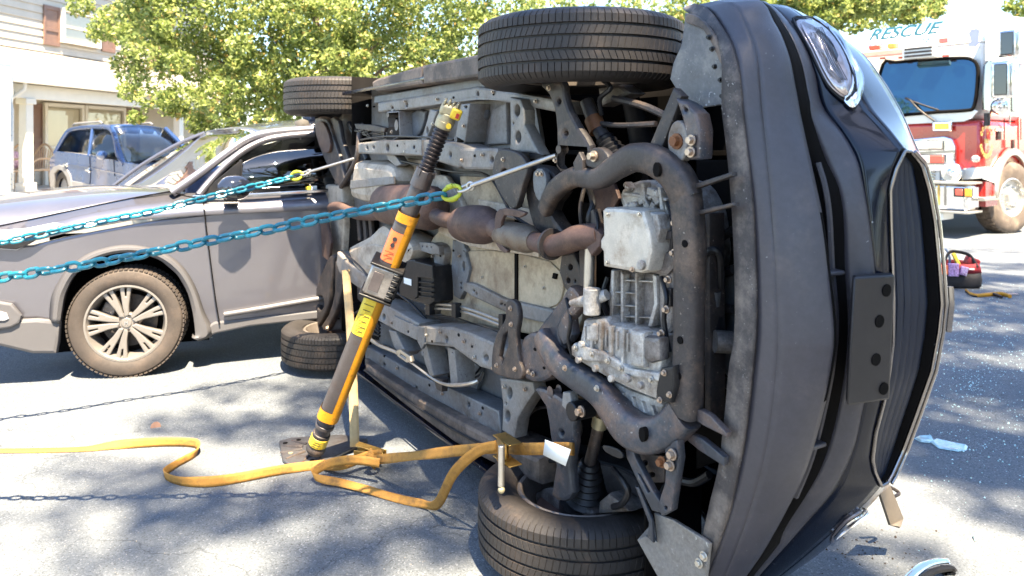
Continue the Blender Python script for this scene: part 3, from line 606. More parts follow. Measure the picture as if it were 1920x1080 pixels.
# fuel tank, rear silencer
pl('fuel_tank', [(660, 309), (667, 301), (693, 303), (727, 307), (738, 322), (737, 350), (713, 381), (667, 377), (653, 363), (657, 333)], BP, .23, .22, sm=3, bev=.045)
pl('tank_strap', [(657, 338), (738, 331), (738, 345), (656, 354)], PG, .222, .01)
pl('lower_tank', [(651, 466), (657, 458), (690, 440), (712, 420), (730, 430), (765, 452), (770, 480), (745, 512), (708, 512), (680, 522), (658, 497)], BP, .25, .18, sm=3, bev=.045)
pl('tank_rib', [(672, 470), (700, 458), (735, 470), (728, 496), (690, 500)], BP, .243, .02, sm=3, bev=.008)
TB(c, 'silencer', [(714, 380, .27), (722, 382, .26), (770, 386, .24), (812, 390, .24), (822, 390, .24)], [.06, .10, .104, .10, .05], RS, sm=3, n=22, sq=.8)
TB(c, 'tailpipe', [(622, 389, .30), (640, 388, .28), (672, 402, .27), (718, 402, .26)], .032, RS, sm=5)
TB(c, 'front_pipe', [(800, 378, .24), (815, 402, .23), (838, 413, .21), (868, 416, .2)], .034, RS)
TB(c, 'catalytic_converter', [(858, 420, .19), (866, 420, .19), (884, 420, .185), (908, 422, .18), (920, 424, .18), (930, 426, .18)], [.03, .066, .074, .074, .056, .032], RS, sm=4, n=22)
TB(c, 'front_pipe', [(926, 426, .18), (942, 435, .18)], .038, RS, sm=3)
TB(c, 'flex_pipe', [(936, 441, .18), (950, 441, .175), (975, 445, .175), (990, 449, .175), (1002, 452, .175)], [.032, .048, .050, .048, .034], FX, sm=6, n=20)
TB(c, 'front_pipe', [(1000, 452, .175), (1030, 460, .175), (1055, 457, .175), (1085, 445, .18), (1128, 440, .2)], [.032, .036, .037, .040, .036], RS, n=16)
q = c.y(1034, 458, .175); MB().tube([q-Vector((.006, 0, 0)), q+Vector((.006, 0, 0))], .052, 24).obj('clamp', DS, car)
pl('exhaust_hanger', [(930, 398), (946, 390), (975, 395), (985, 400), (972, 408), (945, 404), (938, 430), (940, 458), (952, 470), (945, 474), (931, 460), (927, 425)], RS, .135, .014, sm=2)
pl('flange', [(1098, 420), (1112, 426), (1128, 440), (1124, 462), (1108, 480), (1098, 462)], RS, .17, .03, bev=.004)
# canister, lines
pl('canister', [(747, 487), (777, 486), (782, 492), (812, 500), (813, 566), (803, 573), (775, 566), (748, 553)], BK, .26, .12, bev=.01)
pl('canister_lid', [(775, 489), (810, 498), (811, 522), (783, 520), (782, 556), (776, 560)], BK, .245, .02, bev=.004)
for i in range(4): pl('canister_fin', [(785, 528+i*9), (809, 530+i*9), (809, 532+i*9), (785, 530+i*9)], BK, .242, .02, bev=.001)
pl('label', [(757, 520), (771, 524), (771, 536), (757, 531)], WHT, .257, .002, bev=.0004)
pl('canister_bracket', [(762, 452), (812, 456), (822, 462), (824, 478), (806, 476), (764, 462)], PG, .30, .03, holes=tuple((768+i*8, 459+i*.9, 1.2, 1.6) for i in range(6)), bev=.003)
pl('side_pressing', [(806, 458), (826, 458), (834, 474), (830, 500), (822, 560), (812, 590), (800, 580), (806, 540), (815, 500)], PG, .325, .05, sm=2, bev=.01, holes=((816, 515, 1.6, 5), (818, 535, 1.5, 3)))
for dy, mm in ((0, STL), (8, STL)): TB(c, 'brake_line', [(798, 570+dy, .3), (845, 572+dy, .3), (880, 580+dy, .295), (942, 603+dy, .29)], .0065, mm, n=8)
for x, y in ((801, 577), (850, 582), (938, 603)): pl('line_clip', [(x-4, y-14), (x+4, y-13), (x+4, y+14), (x-4, y+13)], BK, .27, .03)
TB(c, 'wiring', [(798, 592, .31), (850, 595, .31), (900, 612, .31), (938, 625, .31)], .004, BK, n=6)
# lower side
pl('lower_bay_panel', [(690, 600), (850, 640), (960, 700), (1000, 830), (900, 790), (700, 665)], PB, .40, .02)
pl('lower_rail', [(690, 560), (716, 566), (785, 606), (785, 640), (745, 622), (712, 604), (690, 590)], PG, .235, .12, holes=((719, 594, 3, 5), (768, 622, 2, 2.5)), bev=.01)
pl('rail_patch', [(738, 592), (783, 613), (781, 638), (736, 616)], PG, .225, .012, bev=.003, holes=((765, 622, 2, 2.5),))
pl('lower_rail', [(783, 612), (800, 610), (848, 612), (880, 622), (940, 648), (1000, 672), (1000, 705), (950, 702), (900, 690), (848, 652), (785, 645)], PG, .215, .13, holes=((836, 636, 2.6, 4.5), (794, 632, 1.8, 2.5), (910, 671, 4, 5)), bev=.014, sm=1)
pl('rail_collar', [(781, 612), (796, 614), (796, 645), (790, 655), (782, 640)], PB, .205, .016, bev=.003)
pl('floor_rib', [(788, 640), (799, 646), (813, 704), (806, 708), (796, 680)], PG, .24, .09, holes=((792, 662, 1.5, 3.5),), bev=.005)
pl('floor_rib', [(838, 650), (852, 656), (858, 722), (845, 726), (842, 690)], PG, .24, .09, holes=((849, 660, 1.8, 2.2),), bev=.005)
pl('floor_rib', [(728, 618), (742, 622), (760, 660), (752, 668), (738, 650)], PG, .24, .09, bev=.005)
pl('stamped_panel', [(858, 666), (900, 690), (893, 730), (884, 742), (862, 735)], PB, .375, .03, sm=2, bev=.01)
pl('stamped_panel', [(808, 650), (836, 665), (838, 712), (820, 704)], PB, .375, .03, sm=2, bev=.01)
pl('lower_sill', [(684, 648), (700, 655), (790, 705), (860, 735), (935, 770), (940, 822), (925, 815), (850, 778), (760, 735), (684, 678)], PB, .29, .10, holes=((780, 728, 2, 3.5), (878, 759, 2.5, 4), (720, 684, 2, 3)), bev=.01)
pl('sill_return', [(684, 672), (760, 724), (850, 772), (938, 822), (938, 830), (850, 790), (760, 742), (684, 684)], RCK, .27, .05, bev=.003)
pl('sill_cladding', [(684, 680), (760, 730), (850, 782), (935, 826), (1010, 860), (1010, 910), (908, 862), (850, 830), (760, 762), (684, 700)], RCK, .24, .18, bev=.018)
TB(c, 'sill_trim_bead', [(684, 694, .235), (760, 748, .235), (850, 806, .235), (935, 848, .235)], .006, BK, sm=3, n=6)
pl('strut_mount', [(936, 708), (998, 716), (1002, 735), (985, 760), (970, 785), (964, 822), (940, 808), (942, 760)], PG, .26, .06, holes=((955, 737, 4.5, 10), (951, 780, 4.5, 10), (948, 757, 1, 1.5)), sm=0, bev=.01)
TB(c, 'handbrake_cable', [(694, 636, .22), (712, 648, .21), (745, 662, .2), (775, 683, .2), (822, 716, .2), (860, 722, .2), (895, 715, .22), (905, 700, .3)], [.01, .009, .008, .005, .006, .009, .008, .007], STL, n=8)
pl('cable_adjuster', [(742, 658), (750, 655), (768, 668), (770, 678), (762, 680), (745, 668)], STL, .19, .02, holes=([(750, 662), (762, 671), (760, 674), (749, 666)],), bev=.002)
pl('cable_bracket', [(812, 708), (830, 712), (828, 735), (818, 730)], DS, .23, .03)
pl('centre_bracket', [(947, 569), (957, 561), (968, 570), (972, 597), (967, 630), (973, 677), (979, 700), (970, 713), (930, 702), (921, 690), (923, 653), (932, 623), (947, 597)], DS, .165, .022, holes=([(943, 628), (951, 622), (952, 647), (941, 682), (935, 668)],), sm=3, bev=.006)
for x, y in ((958, 578), (959, 608), (932, 685), (966, 692)): bolt(c, 'bolt', x, y, .165, .009, car)
# ---- front subframe
def arm(name, px, r, m, k=.19, sq=.75, **kw): return TB(c, name, [(p[0], p[1], p[2] if len(p) > 2 else k) for p in px], r, m, sq=sq, power=.55, n=16, **kw)
arm('subframe_arm', [(1022, 395, .2), (1040, 358, .19), (1078, 332, .185), (1122, 335, .18), (1158, 312, .18), (1192, 295, .18), (1232, 303, .18), (1268, 330, .19), (1288, 372, .2)], [.028, .032, .032, .032, .036, .040, .042, .044, .042], DS)
arm('subframe_crossmember', [(1283, 345, .2), (1293, 450, .2), (1292, 560, .2), (1290, 700, .2), (1284, 775, .2)], [.042, .042, .040, .040, .046], DS)
arm('subframe_arm', [(1284, 775, .2), (1255, 805, .19), (1215, 816, .18), (1180, 800, .175), (1150, 765, .175), (1125, 735, .175), (1085, 708, .18), (1050, 682, .18), (1028, 650, .185), (1018, 628, .19)], [.048, .046, .05, .052, .046, .042, .040, .040, .040, .036], DB)
for (x, y, a, b) in ((1231, 318, 6, .146), (1204, 815, 8, .137)):
    q = c.y(x, y, b); MB().tube([q+Vector((0, -.0015, 0)), q+Vector((0, .04, 0))], .013, 14, sq=1.5).obj('drain_hole_shade', BLKV, car)  # black disc stands in for the shade inside the drain hole
for (x, y) in ((1284, 457), (1275, 638), (1272, 705)):
    q = c.y(x, y, .169); MB().tube([q+Vector((0, -.0015, 0)), q+Vector((0, .03, 0))], .010, 12).obj('drain_hole_shade', BLKV, car)  # crossmember holes are black discs in place of their shade
pl('subframe_gusset', [(1002, 630), (1020, 600), (1052, 560), (1066, 536), (1082, 548), (1088, 570), (1060, 600), (1048, 625), (1052, 655), (1030, 668), (1010, 655)], DB, .2, .05, sm=2, bev=.012)
pl('subframe_gusset', [(1042, 612), (1062, 578), (1092, 560), (1092, 575), (1068, 600), (1072, 628), (1055, 648)], DB, .175, .04, sm=2, bev=.012)
pl('subframe_mount', [(976, 640), (1000, 622), (1028, 640), (1042, 690), (1018, 716), (985, 712), (975, 690)], DB, .18, .06, sm=3, bev=.014)
for x, y in ((992, 697), (1000, 701)): bolt(c, 'bolt', x, y, .175, .009, car)
pl('subframe_mount', [(985, 315), (1018, 312), (1042, 330), (1050, 360), (1030, 395), (1062, 445), (1040, 460), (1005, 440), (985, 372)], DS, .23, .06, sm=3, bev=.014)
pl('mount_plate', [(1000, 322), (1016, 316), (1024, 335), (1020, 365), (1010, 378), (1000, 355)], PB, .2, .02, sm=2, bev=.004)
for x, y in ((1009, 326), (1016, 326)): bolt(c, 'bolt', x, y, .2, .009, car)
pl('mount_tab', [(1074, 305), (1085, 285), (1092, 300), (1092, 335), (1078, 330)], DS, .16, .02)
pl('pivot_plate', [(1098, 296), (1112, 277), (1130, 280), (1142, 302), (1128, 318), (1100, 312)], DS, .17, .03, sm=2, bev=.005); bolt(c, 'bolt', 1115, 293, .17, .016, car, h=.03)
# ---- engine and gearbox
pl('gearbox_case', [(1162, 352), (1200, 338), (1240, 350), (1262, 385), (1272, 420), (1276, 500), (1240, 524), (1165, 400)], AL, .26, .22, sm=3, bev=.03)
gg = random.Random(3)
lump = MB()
for i in range(26):
    a = gg.uniform(0, 1); q = c.y(1175+85*a, 348+60*gg.random()+a*18, .255); lump.box(q, (gg.uniform(.01, .035), .03, gg.uniform(.01, .03)), Matrix.Rotation(gg.uniform(0, 3), 3, 'Y'))
tag(lump.obj('casting_bosses', AL, car, bev=.004), kind='stuff')
pl('gearbox_cover', [(1128, 394), (1133, 389), (1167, 390), (1207, 395), (1217, 430), (1223, 467), (1214, 508), (1200, 513), (1130, 500), (1129, 472), (1124, 465), (1124, 450), (1130, 440)], AS, .165, .11, bev=.012)
pl('cover_lip', [(1207, 394), (1232, 402), (1238, 430), (1230, 465), (1217, 466), (1222, 437), (1214, 410)], AL, .185, .05, bev=.006)
q = c.y(1205, 497, .165); MB().tube([q, q-Vector((0, .012, 0))], .014, 16).obj('drain_plug', AL, car, bev=.003)
pl('gearbox_side', [(1212, 470), (1262, 470), (1266, 500), (1248, 520), (1215, 512)], AD, .215, .1, bev=.014)
for (x, y) in ((1268, 418), (1265, 474), (1255, 524), (1251, 580), (1242, 625)): bolt(c, 'bolt', x, y, .19, .010, car, h=.02)
pl('engine_flank', [(1234, 415), (1268, 412), (1272, 520), (1262, 620), (1238, 640), (1232, 560)], AD, .225, .12, sm=1, bev=.012)
for y0, y1 in ((432, 448), (540, 575)): pl('flank_pocket', [(1244, y0), (1258, y0+1), (1258, y1), (1244, y1+2)], DS, .212, .02)
pl('engine_block', [(1143, 505), (1232, 512), (1236, 560), (1222, 612), (1150, 612), (1138, 570)], AD, .245, .15, bev=.012)
for px_ in ([(1146, 507), (1151, 508), (1148, 612), (1142, 610)], [(1163, 508), (1168, 515), (1168, 612), (1163, 612)], [(1190, 512), (1194, 512), (1194, 613), (1190, 613)], [(1223, 514), (1230, 518), (1232, 570), (1222, 612), (1214, 612), (1226, 568)]):
    pl('casting_rib', px_, AL, .218, .04, bev=.003)
for y in (524, 546, 570, 592):
    pl('casting_rib', [(1143, y), (1192, y+3), (1192, y+6), (1143, y+3)] if y % 4 else [(1165, y), (1230, y+3), (1230, y+6), (1165, y+3)], AL, .225, .035, bev=.003)
pl('gearbox_housing', [(1092, 598), (1133, 594), (1140, 607), (1177, 613), (1237, 632), (1240, 682), (1234, 707), (1229, 752), (1180, 733), (1133, 709), (1087, 682), (1073, 670), (1073, 648), (1083, 643)], AL, .175, .18, bev=.02)
pl('housing_flange', [(1070, 650), (1076, 643), (1130, 660), (1180, 690), (1236, 700), (1236, 716), (1180, 706), (1130, 680), (1084, 676), (1071, 666)], AL, .16, .03, bev=.006)
for px_ in ([(1106, 606), (1112, 606), (1110, 655), (1105, 653)], [(1122, 603), (1127, 604), (1126, 660), (1121, 659)], [(1140, 612), (1146, 613), (1146, 670), (1140, 668)], [(1165, 618), (1170, 619), (1168, 684), (1163, 682)]):
    pl('casting_rib', px_, AL, .163, .03, bev=.004)
pl('housing_recess', [(1205, 630), (1236, 634), (1237, 676), (1216, 682), (1205, 672)], AD, .158, .04, sm=1, bev=.012)
for (x, y) in ((1094, 645), (1088, 674), (1150, 709), (1176, 707), (1181, 765-55), (1120, 690), (1205, 722)): 
    q = c.y(x, y, .158); MB().tube([q, q-Vector((0, .014, 0))], .010, 12).obj('boss', AL, car, bev=.002)
pl('oil_sump', [(1130, 704), (1180, 730), (1230, 748), (1244, 760), (1236, 784), (1205, 790), (1170, 768), (1140, 740)], AL, .21, .15, bev=.018)
for i in range(5): pl('casting_rib', [(1146+i*18, 728+i*8), (1150+i*18, 729+i*8), (1156+i*18, 756+i*6), (1152+i*18, 755+i*6)], AL, .2, .02, bev=.002)
pl('end_cover', [(1238, 690), (1262, 686), (1264, 722), (1256, 756), (1232, 752), (1229, 733), (1234, 707)], BK, .15, .05, bev=.007); 
for x, y in ((1246, 699), (1238, 750), (1256, 740)): bolt(c, 'bolt', x, y, .15, .008, car)
TB(c, 'steering_shaft', [(1106, 462, .2), (1105, 500, .2), (1103, 562, .2)], .0165, STL, sm=0, n=14)
TB(c, 'selector_lever', [(1070, 568, .16), (1088, 566, .165), (1110, 562, .18), (1138, 552, .2)], [.008, .016, .02, .016], AL, n=12)
q = c.y(1110, 565, .17); MB().tube([q-Vector((0, 0, .04)), q+Vector((0, 0, .04))], .026, 16).obj('selector_boss', AL, car, bev=.004)
TB(c, 'wiring', [(1118, 400, .2), (1120, 430, .18), (1112, 445, .2)], .005, BK, n=6)
pl('mounting_bracket', [(1100, 400), (1112, 392), (1118, 420), (1112, 438), (1100, 430)], DS, .2, .03)
pl('engine_shade_backing', [(1085, 380), (1300, 380), (1300, 780), (1140, 780), (1085, 690)], BLKV, .42, .02)  # black sheet stands in for the shade around the engine
# ---- suspension arms
pl('control_arm', [(1018, 152), (1053, 152), (1058, 178), (1066, 205), (1085, 240), (1105, 272), (1100, 300), (1062, 325), (1041, 312), (1043, 270), (1040, 215), (1028, 178), (1013, 162)], DS, .19, .03, holes=((1047, 190, 3, 3.5), (1060, 250, 3.4, 3.8), (1047, 280, 1, 1.2)), sm=2, bev=.012)
pl('control_arm', [(1000, 730), (1018, 728), (1045, 742), (1077, 766), (1074, 800), (1075, 833), (1068, 873), (1073, 925), (1057, 941), (1033, 928), (1041, 873), (1031, 820), (1022, 763)], DB, .19, .035, holes=((1031, 736, 2, 5), (1053, 812, 3, 3), (1052, 870, 2.5, 3)), sm=2, bev=.012)
pl('arm_bush_bracket', [(1055, 735), (1068, 736), (1072, 760), (1062, 770), (1053, 760)], PG, .17, .03); bolt(c, 'bolt', 1092, 771, .16, .016, car, h=.03)
q = c.y(1090, 768, .2); MB().tube([q-Vector((0, .04, 0)), q+Vector((0, .04, 0))], .03, 18).obj('bush', BK, car, bev=.004)
TB(c, 'drive_shaft', [(1100, 190, .3), (1115, 228, .3), (1135, 262, .3)], .024, DS, sm=2)
TB(c, 'shaft_band', [(1112, 222, .3), (1122, 246, .3)], .03, mat('orange_rust', (.16, .06, .02), .6, .2, .3, 20), sm=0)
boot = lambda a, b, r0, r1, k0, k1, n=7: TB(c, 'rubber_boot', [(a[0]+(b[0]-a[0])*i/(2*n), a[1]+(b[1]-a[1])*i/(2*n), k0+(k1-k0)*i/(2*n)) for i in range(2*n+1)], [(r0+(r1-r0)*i/(2*n))*(1 if i % 2 else .84) for i in range(2*n+1)], BK, sm=0, n=20)
boot((1132, 256), (1165, 315), .03, .06, .3, .32)
TB(c, 'drive_shaft', [(1128, 770, .3), (1118, 820, .3), (1106, 868, .3)], .020, DS, sm=2)
TB(c, 'shaft_collar', [(1127, 778, .3), (1123, 800, .3)], .026, CRM, sm=0)
boot((1106, 866), (1098, 935), .034, .078, .3, .32)
TB(c, 'joint_housing', [(1096, 935, .32), (1094, 960, .33)], .085, BK, sm=0, n=22)
TB(c, 'brake_hose', [(1060, 862, .3), (1010, 868, .28), (985, 890, .28), (978, 905, .3)], .008, BK, n=8)
TB(c, 'brake_hose', [(1150, 880, .28), (1170, 905, .25), (1178, 925, .25), (1165, 945, .26), (1150, 950, .3)], .010, BK, n=8)
pl('knuckle', [(1122, 940), (1140, 925), (1168, 945), (1180, 960), (1120, 965)], AD, .30, .08, bev=.012)
pl('brake_backplate', [(1005, 925), (1040, 915), (1050, 955), (1012, 955)], AD, .28, .03, sm=2)
TB(c, 'spring_strut', [(1180, 180, .45), (1195, 225, .5), (1210, 290, .55)], [.03, .04, .05], BK, n=12)
TB(c, 'tie_rod', [(1150, 185, .33), (1205, 198, .35), (1258, 222, .37)], .012, DS, n=8)
TB(c, 'anti_roll_link', [(1128, 232, .3), (1165, 235, .3), (1230, 232, .32)], .009, DS, n=8)
TB(c, 'brake_hose', [(1130, 150, .3), (1145, 165, .28), (1125, 185, .28), (1128, 215, .3)], .008, BK, n=8)
pl('knuckle', [(1120, 165), (1160, 158), (1185, 175), (1150, 190), (1125, 200)], AD, .36, .07, bev=.012)
pl('inner_arm', [(1216, 275), (1262, 165), (1277, 180), (1238, 285)], DS, .2, .03, bev=.004)
pl('stay_bracket', [(1265, 183), (1285, 192), (1306, 212), (1313, 245), (1311, 298), (1290, 300), (1286, 260), (1278, 220)], DB, .19, .05, holes=((1285, 205, 3, 4),), sm=1, bev=.008)
for x, y in ((1297, 263), (1296, 285)): bolt(c, 'bolt', x, y, .185, .014, car, h=.02)
q = c.y(1270, 265, .19); MB().tube([q, q+Vector((0, .03, 0))], .038, 26, sq=1.45).obj('body_mount_washer', PG, car, bev=.004); bolt(c, 'bolt', 1270, 265, .19, .020, car, m=mat('orange_rust', (0, 0, 0)), h=.025)
# lower V bracket
pl('tension_bracket', [(1172, 842), (1186, 840), (1190, 856), (1222, 918), (1240, 945), (1236, 962), (1222, 958), (1196, 905), (1174, 858)], DB, .17, .02, holes=([(1196, 888), (1200, 890), (1218, 922), (1214, 924)],), bev=.004)
pl('tension_bracket', [(1245, 830), (1270, 825), (1273, 860), (1262, 930), (1258, 958), (1240, 968), (1232, 950), (1246, 905), (1248, 870)], DB, .165, .025, holes=((1248, 952, 2.5, 3),), bev=.004)
for x, y, m_ in ((1262, 852, None), (1258, 872, None), (1242, 866, 1)): bolt(c, 'bolt', x, y, .16, .014, car, m=MATS['orange_rust'] if m_ else None, h=.022)
pl('bracket_web', [(1195, 850), (1245, 855), (1245, 905), (1210, 905)], DS, .21, .02, holes=((1209, 868, 5, 6), (1222, 890, 6, 5)))
pl('rubber_flap', [(1130, 835), (1158, 842), (1168, 855), (1160, 860), (1135, 848)], BK, .15, .008, sm=2)
# bumper stays
for px_, m_, k in (([(1281, 358), (1300, 345), (1372, 322), (1373, 330), (1310, 352), (1290, 361)], DS, .2), ([(1288, 404), (1305, 395), (1376, 379), (1377, 386), (1310, 403), (1292, 408)], DS, .2),
                  ([(1280, 772), (1312, 768), (1330, 778), (1362, 812), (1362, 820), (1318, 798)], DB, .2), ([(1271, 812), (1282, 808), (1315, 822), (1358, 858), (1356, 874), (1312, 846)], DB, .21)):
    pl('bumper_stay', px_, m_, k, .02, bev=.003)
# behind the bumper: fan, bottle, hoses
q = c.y(1400, 620, .42); MB().tube([q, q+Vector((0, .05, 0))], .17, 36).obj('cooling_fan', mat('fan_grey', (.06, .065, .075), .5), car, bev=.02)
TB(c, 'fan_motor', [(1340, 640, .3), (1372, 642, .34)], .03, AD, sm=0)
MB().tube([c.y(1337, 545, .33), c.y(1335, 575, .33)], .022, 14).obj('bottle_cap', PB, car); MB().tube([c.y(1335, 578, .34), c.y(1334, 640, .34)], [.03, .045], 16).obj('reservoir', BK, car, bev=.008)
for i in range(5): TB(c, 'coolant_hose', [(1318, 430+i*70, .38), (1345, 445+i*66, .40), (1378, 430+i*75, .36)], .014, BK, n=8)
pl('radiator_shade_sheet', [(1305, 300), (1372, 300), (1385, 850), (1305, 880)], BLKV, .45, .02)  # black sheet for the shaded space around the radiator
pl('crash_beam', [(1318, 400), (1330, 400), (1332, 790), (1320, 790)], DS, .3, .06, bev=.006)
# ---- rear suspension (left end)
pl('trailing_arm', [(590, 222), (612, 222), (622, 250), (638, 300), (645, 340), (636, 352), (622, 330), (604, 290), (592, 255)], DS, .28, .05, sm=2, bev=.012)
pl('spring_pan', [(592, 232), (606, 230), (618, 262), (616, 285), (604, 282), (594, 258)], RS, .26, .02, sm=3, bev=.005)
pl('lateral_link', [(618, 222), (634, 226), (640, 262), (652, 295), (650, 320), (634, 345), (626, 342), (640, 305), (632, 275)], DS, .30, .03, sm=2, bev=.008)
TB(c, 'lateral_link', [(640, 350, .28), (668, 300, .26), (674, 250, .28)], .016, DS)
TB(c, 'spring_strut', [(655, 232, .36), (672, 262, .36), (690, 300, .36)], .02, BK)
pl('rear_bumper_underside', [(603, 345), (640, 348), (645, 420), (640, 500), (625, 520), (605, 500)], BP, .36, .1, sm=1, bev=.02)
pl('rear_panel', [(640, 400), (700, 405), (712, 640), (640, 620)], BLKV, .40, .03)
for i in range(3): pl('rear_slat', [(668+i*11, 410), (673+i*11, 410), (676+i*11, 450), (671+i*11, 452)], DS, .33, .02)
pl('rear_tie_plate', [(600, 402), (610, 402), (620, 455), (616, 490), (604, 480)], RS, .29, .02)
pl('trailing_arm', [(618, 480), (627, 483), (620, 530), (616, 570), (604, 598), (590, 618), (584, 612), (583, 580), (592, 540), (606, 505)], DS, .28, .05, sm=2, bev=.012, holes=((600, 568, 7, 14),))
pl('lateral_link', [(628, 490), (640, 495), (645, 520), (634, 570), (622, 600), (612, 620), (602, 612), (616, 590), (628, 545)], DS, .27, .04, sm=2, bev=.01)
bolt(c, 'bolt', 615, 615, .26, .016, car, h=.02)
pl('rear_crossmember', [(632, 472), (650, 492), (690, 520), (705, 540), (700, 560), (660, 532), (636, 512), (630, 495)], PG, .24, .08, bev=.01, sm=1)
pl('rear_crossmember', [(668, 500), (720, 520), (728, 560), (700, 590), (670, 560)], DS, .33, .08)
for i in range(4): TB(c, 'brake_hose', [(660, 590+i*9, .3), (690, 580+i*14, .28), (712, 612+i*6, .3)], .008, BK, n=6)
for i in range(5): TB(c, 'brake_hose', [(655+i*6, 232, .34), (668+i*7, 246+i*3, .33), (700, 238+i*6, .34), (722, 250+i*2, .34)], .006, BK if i % 2 else DS, n=6)
pl('rear_upper_link', [(664, 232), (700, 234), (722, 240), (720, 248), (690, 245), (668, 242)], DS, .28, .03)

# small fittings, hoses and wires all over the underside
for x, y, k, r_ in ((690, 198, .26, .006), (760, 190, .285, .006), (820, 186, .285, .006), (925, 172, .285, .006), (1005, 190, .285, .006), (735, 247, .275, .007), (812, 232, .275, .007), (870, 236, .265, .007), (760, 284, .22, .006), (820, 285, .22, .006), (866, 300, .2, .006), (905, 290, .2, .006),
                 (705, 585, .23, .006), (735, 605, .23, .006), (800, 628, .21, .006), (826, 622, .21, .006), (870, 640, .21, .006), (890, 670, .21, .006), (925, 690, .21, .006), (975, 690, .21, .006), (745, 690, .285, .006), (830, 738, .285, .006), (900, 775, .285, .006), (946, 725, .255, .006), (985, 730, .255, .006),
                 (880, 500, .35, .006), (905, 520, .35, .005), (985, 500, .35, .005), (1020, 540, .35, .005), (862, 480, .335, .005), (812, 480, .32, .006), (824, 528, .32, .006), (1140, 402, .165, .006), (1200, 402, .165, .006), (1140, 492, .165, .006), (1186, 505, .165, .006),
                 (1060, 690, .14, .007), (1120, 728, .14, .007), (1042, 300, .18, .007), (1030, 165, .18, .007), (1046, 860, .18, .007)):
    bolt(c, 'bolt', x, y, k, r_*1.3, car, m=STL if (x+y) % 3 == 0 else BOLT)
for x, y, k, rx in ((700, 200, .288, .007), (850, 183, .288, .008), (925, 177, .288, .006), (742, 222, .279, .007), (690, 279, .224, .006), (745, 273, .224, .009), (812, 290, .224, .007), (890, 292, .204, .008), (760, 612, .234, .009), (810, 640, .214, .008), (860, 628, .214, .010), (885, 650, .214, .007), (930, 668, .214, .009), (720, 668, .289, .008), (805, 722, .289, .010), (905, 765, .289, .009), (850, 470, .337, .008), (826, 480, .324, .007), (1003, 655, .179, .008), (1020, 690, .179, .007), (1025, 350, .229, .007)):
    q = c.y(x, y, k); MB().tube([q-Vector((0, .0012, 0)), q+Vector((0, .01, 0))], rx, 10, sq=.7).obj('pressed_hole_shade', BLKV, car)  # flat black discs give the shade inside the pressed holes
def hose(px, r, m, nm='hose', **kw): return TB(c, nm, px, r, m, n=8, **kw)
hose([(1100, 345, .25), (1112, 380, .22), (1104, 410, .2), (1112, 440, .22)], .010, BK); hose([(1096, 350, .27), (1088, 390, .25), (1092, 430, .26)], .007, DS)
hose([(1250, 380, .24), (1262, 420, .22), (1260, 470, .22), (1268, 520, .23)], .006, BK); hose([(1240, 520, .22), (1250, 560, .2), (1245, 600, .2), (1255, 660, .2)], .007, BK)
hose([(1140, 520, .3), (1130, 560, .28), (1142, 596, .24)], .009, BK); hose([(1062, 560, .2), (1070, 600, .17), (1066, 640, .18), (1080, 690, .2)], .006, BK)
hose([(1062, 748, .25), (1090, 800, .28), (1060, 850, .28), (1010, 850, .3)], .007, BK); hose([(700, 522, .27), (760, 560, .27), (800, 600, .3)], .007, BK); hose([(640, 470, .22), (680, 505, .22), (705, 545, .22)], .006, DS)
hose([(905, 700, .33), (880, 712, .33), (900, 690, .36), (905, 660, .36)], .005, BK); hose([(1000, 840, .36), (985, 800, .36), (1000, 770, .36), (1030, 762, .36)], .006, DS)
hose([(745, 300, .26), (800, 312, .27), (850, 322, .27), (915, 330, .26), (960, 400, .26), (1010, 432, .25)], .006, BK, 'wiring'); hose([(676, 262, .22), (720, 256, .2), (790, 257, .21), (850, 262, .22)], .005, BK, 'wiring')
hose([(1240, 930, .3), (1262, 900, .35), (1300, 905, .36), (1330, 890, .36)], .012, BK); hose([(1310, 500, .3), (1330, 470, .3), (1350, 480, .32), (1352, 540, .34)], .010, BK)
pl('heat_shield', [(1108, 352), (1150, 344), (1160, 372), (1150, 392), (1115, 398)], RS, .30, .015, sm=1); pl('engine_mount', [(1085, 470), (1100, 462), (1100, 560), (1088, 556)], DS, .26, .04)
pl('gearbox_rib', [(1168, 360), (1250, 372), (1248, 377), (1168, 366)], AL, .245, .03, bev=.003); pl('gearbox_rib', [(1200, 342), (1206, 342), (1212, 392), (1206, 392)], AL, .24, .03, bev=.003); pl('gearbox_rib', [(1232, 350), (1238, 352), (1244, 400), (1238, 402)], AL, .24, .03, bev=.003)
for i in range(7): pl('casting_rib', [(1094+i*20, 612+i*3.2), (1097+i*20, 612+i*3.2), (1097+i*20, 640+i*5), (1094+i*20, 640+i*5)], AL, .168, .02, bev=.0015)
pl('gearbox_step', [(1180, 618), (1206, 624), (1206, 690), (1180, 686)], AL, .155, .04, bev=.01); pl('gearbox_step', [(1098, 610), (1120, 608), (1120, 640), (1098, 640)], AL, .160, .03, bev=.008)
for x, y in ((1080, 652), (1110, 664), (1140, 676), (1165, 690), (1222, 712)): bolt(c, 'bolt', x, y, .158, .009, car, m=STL)
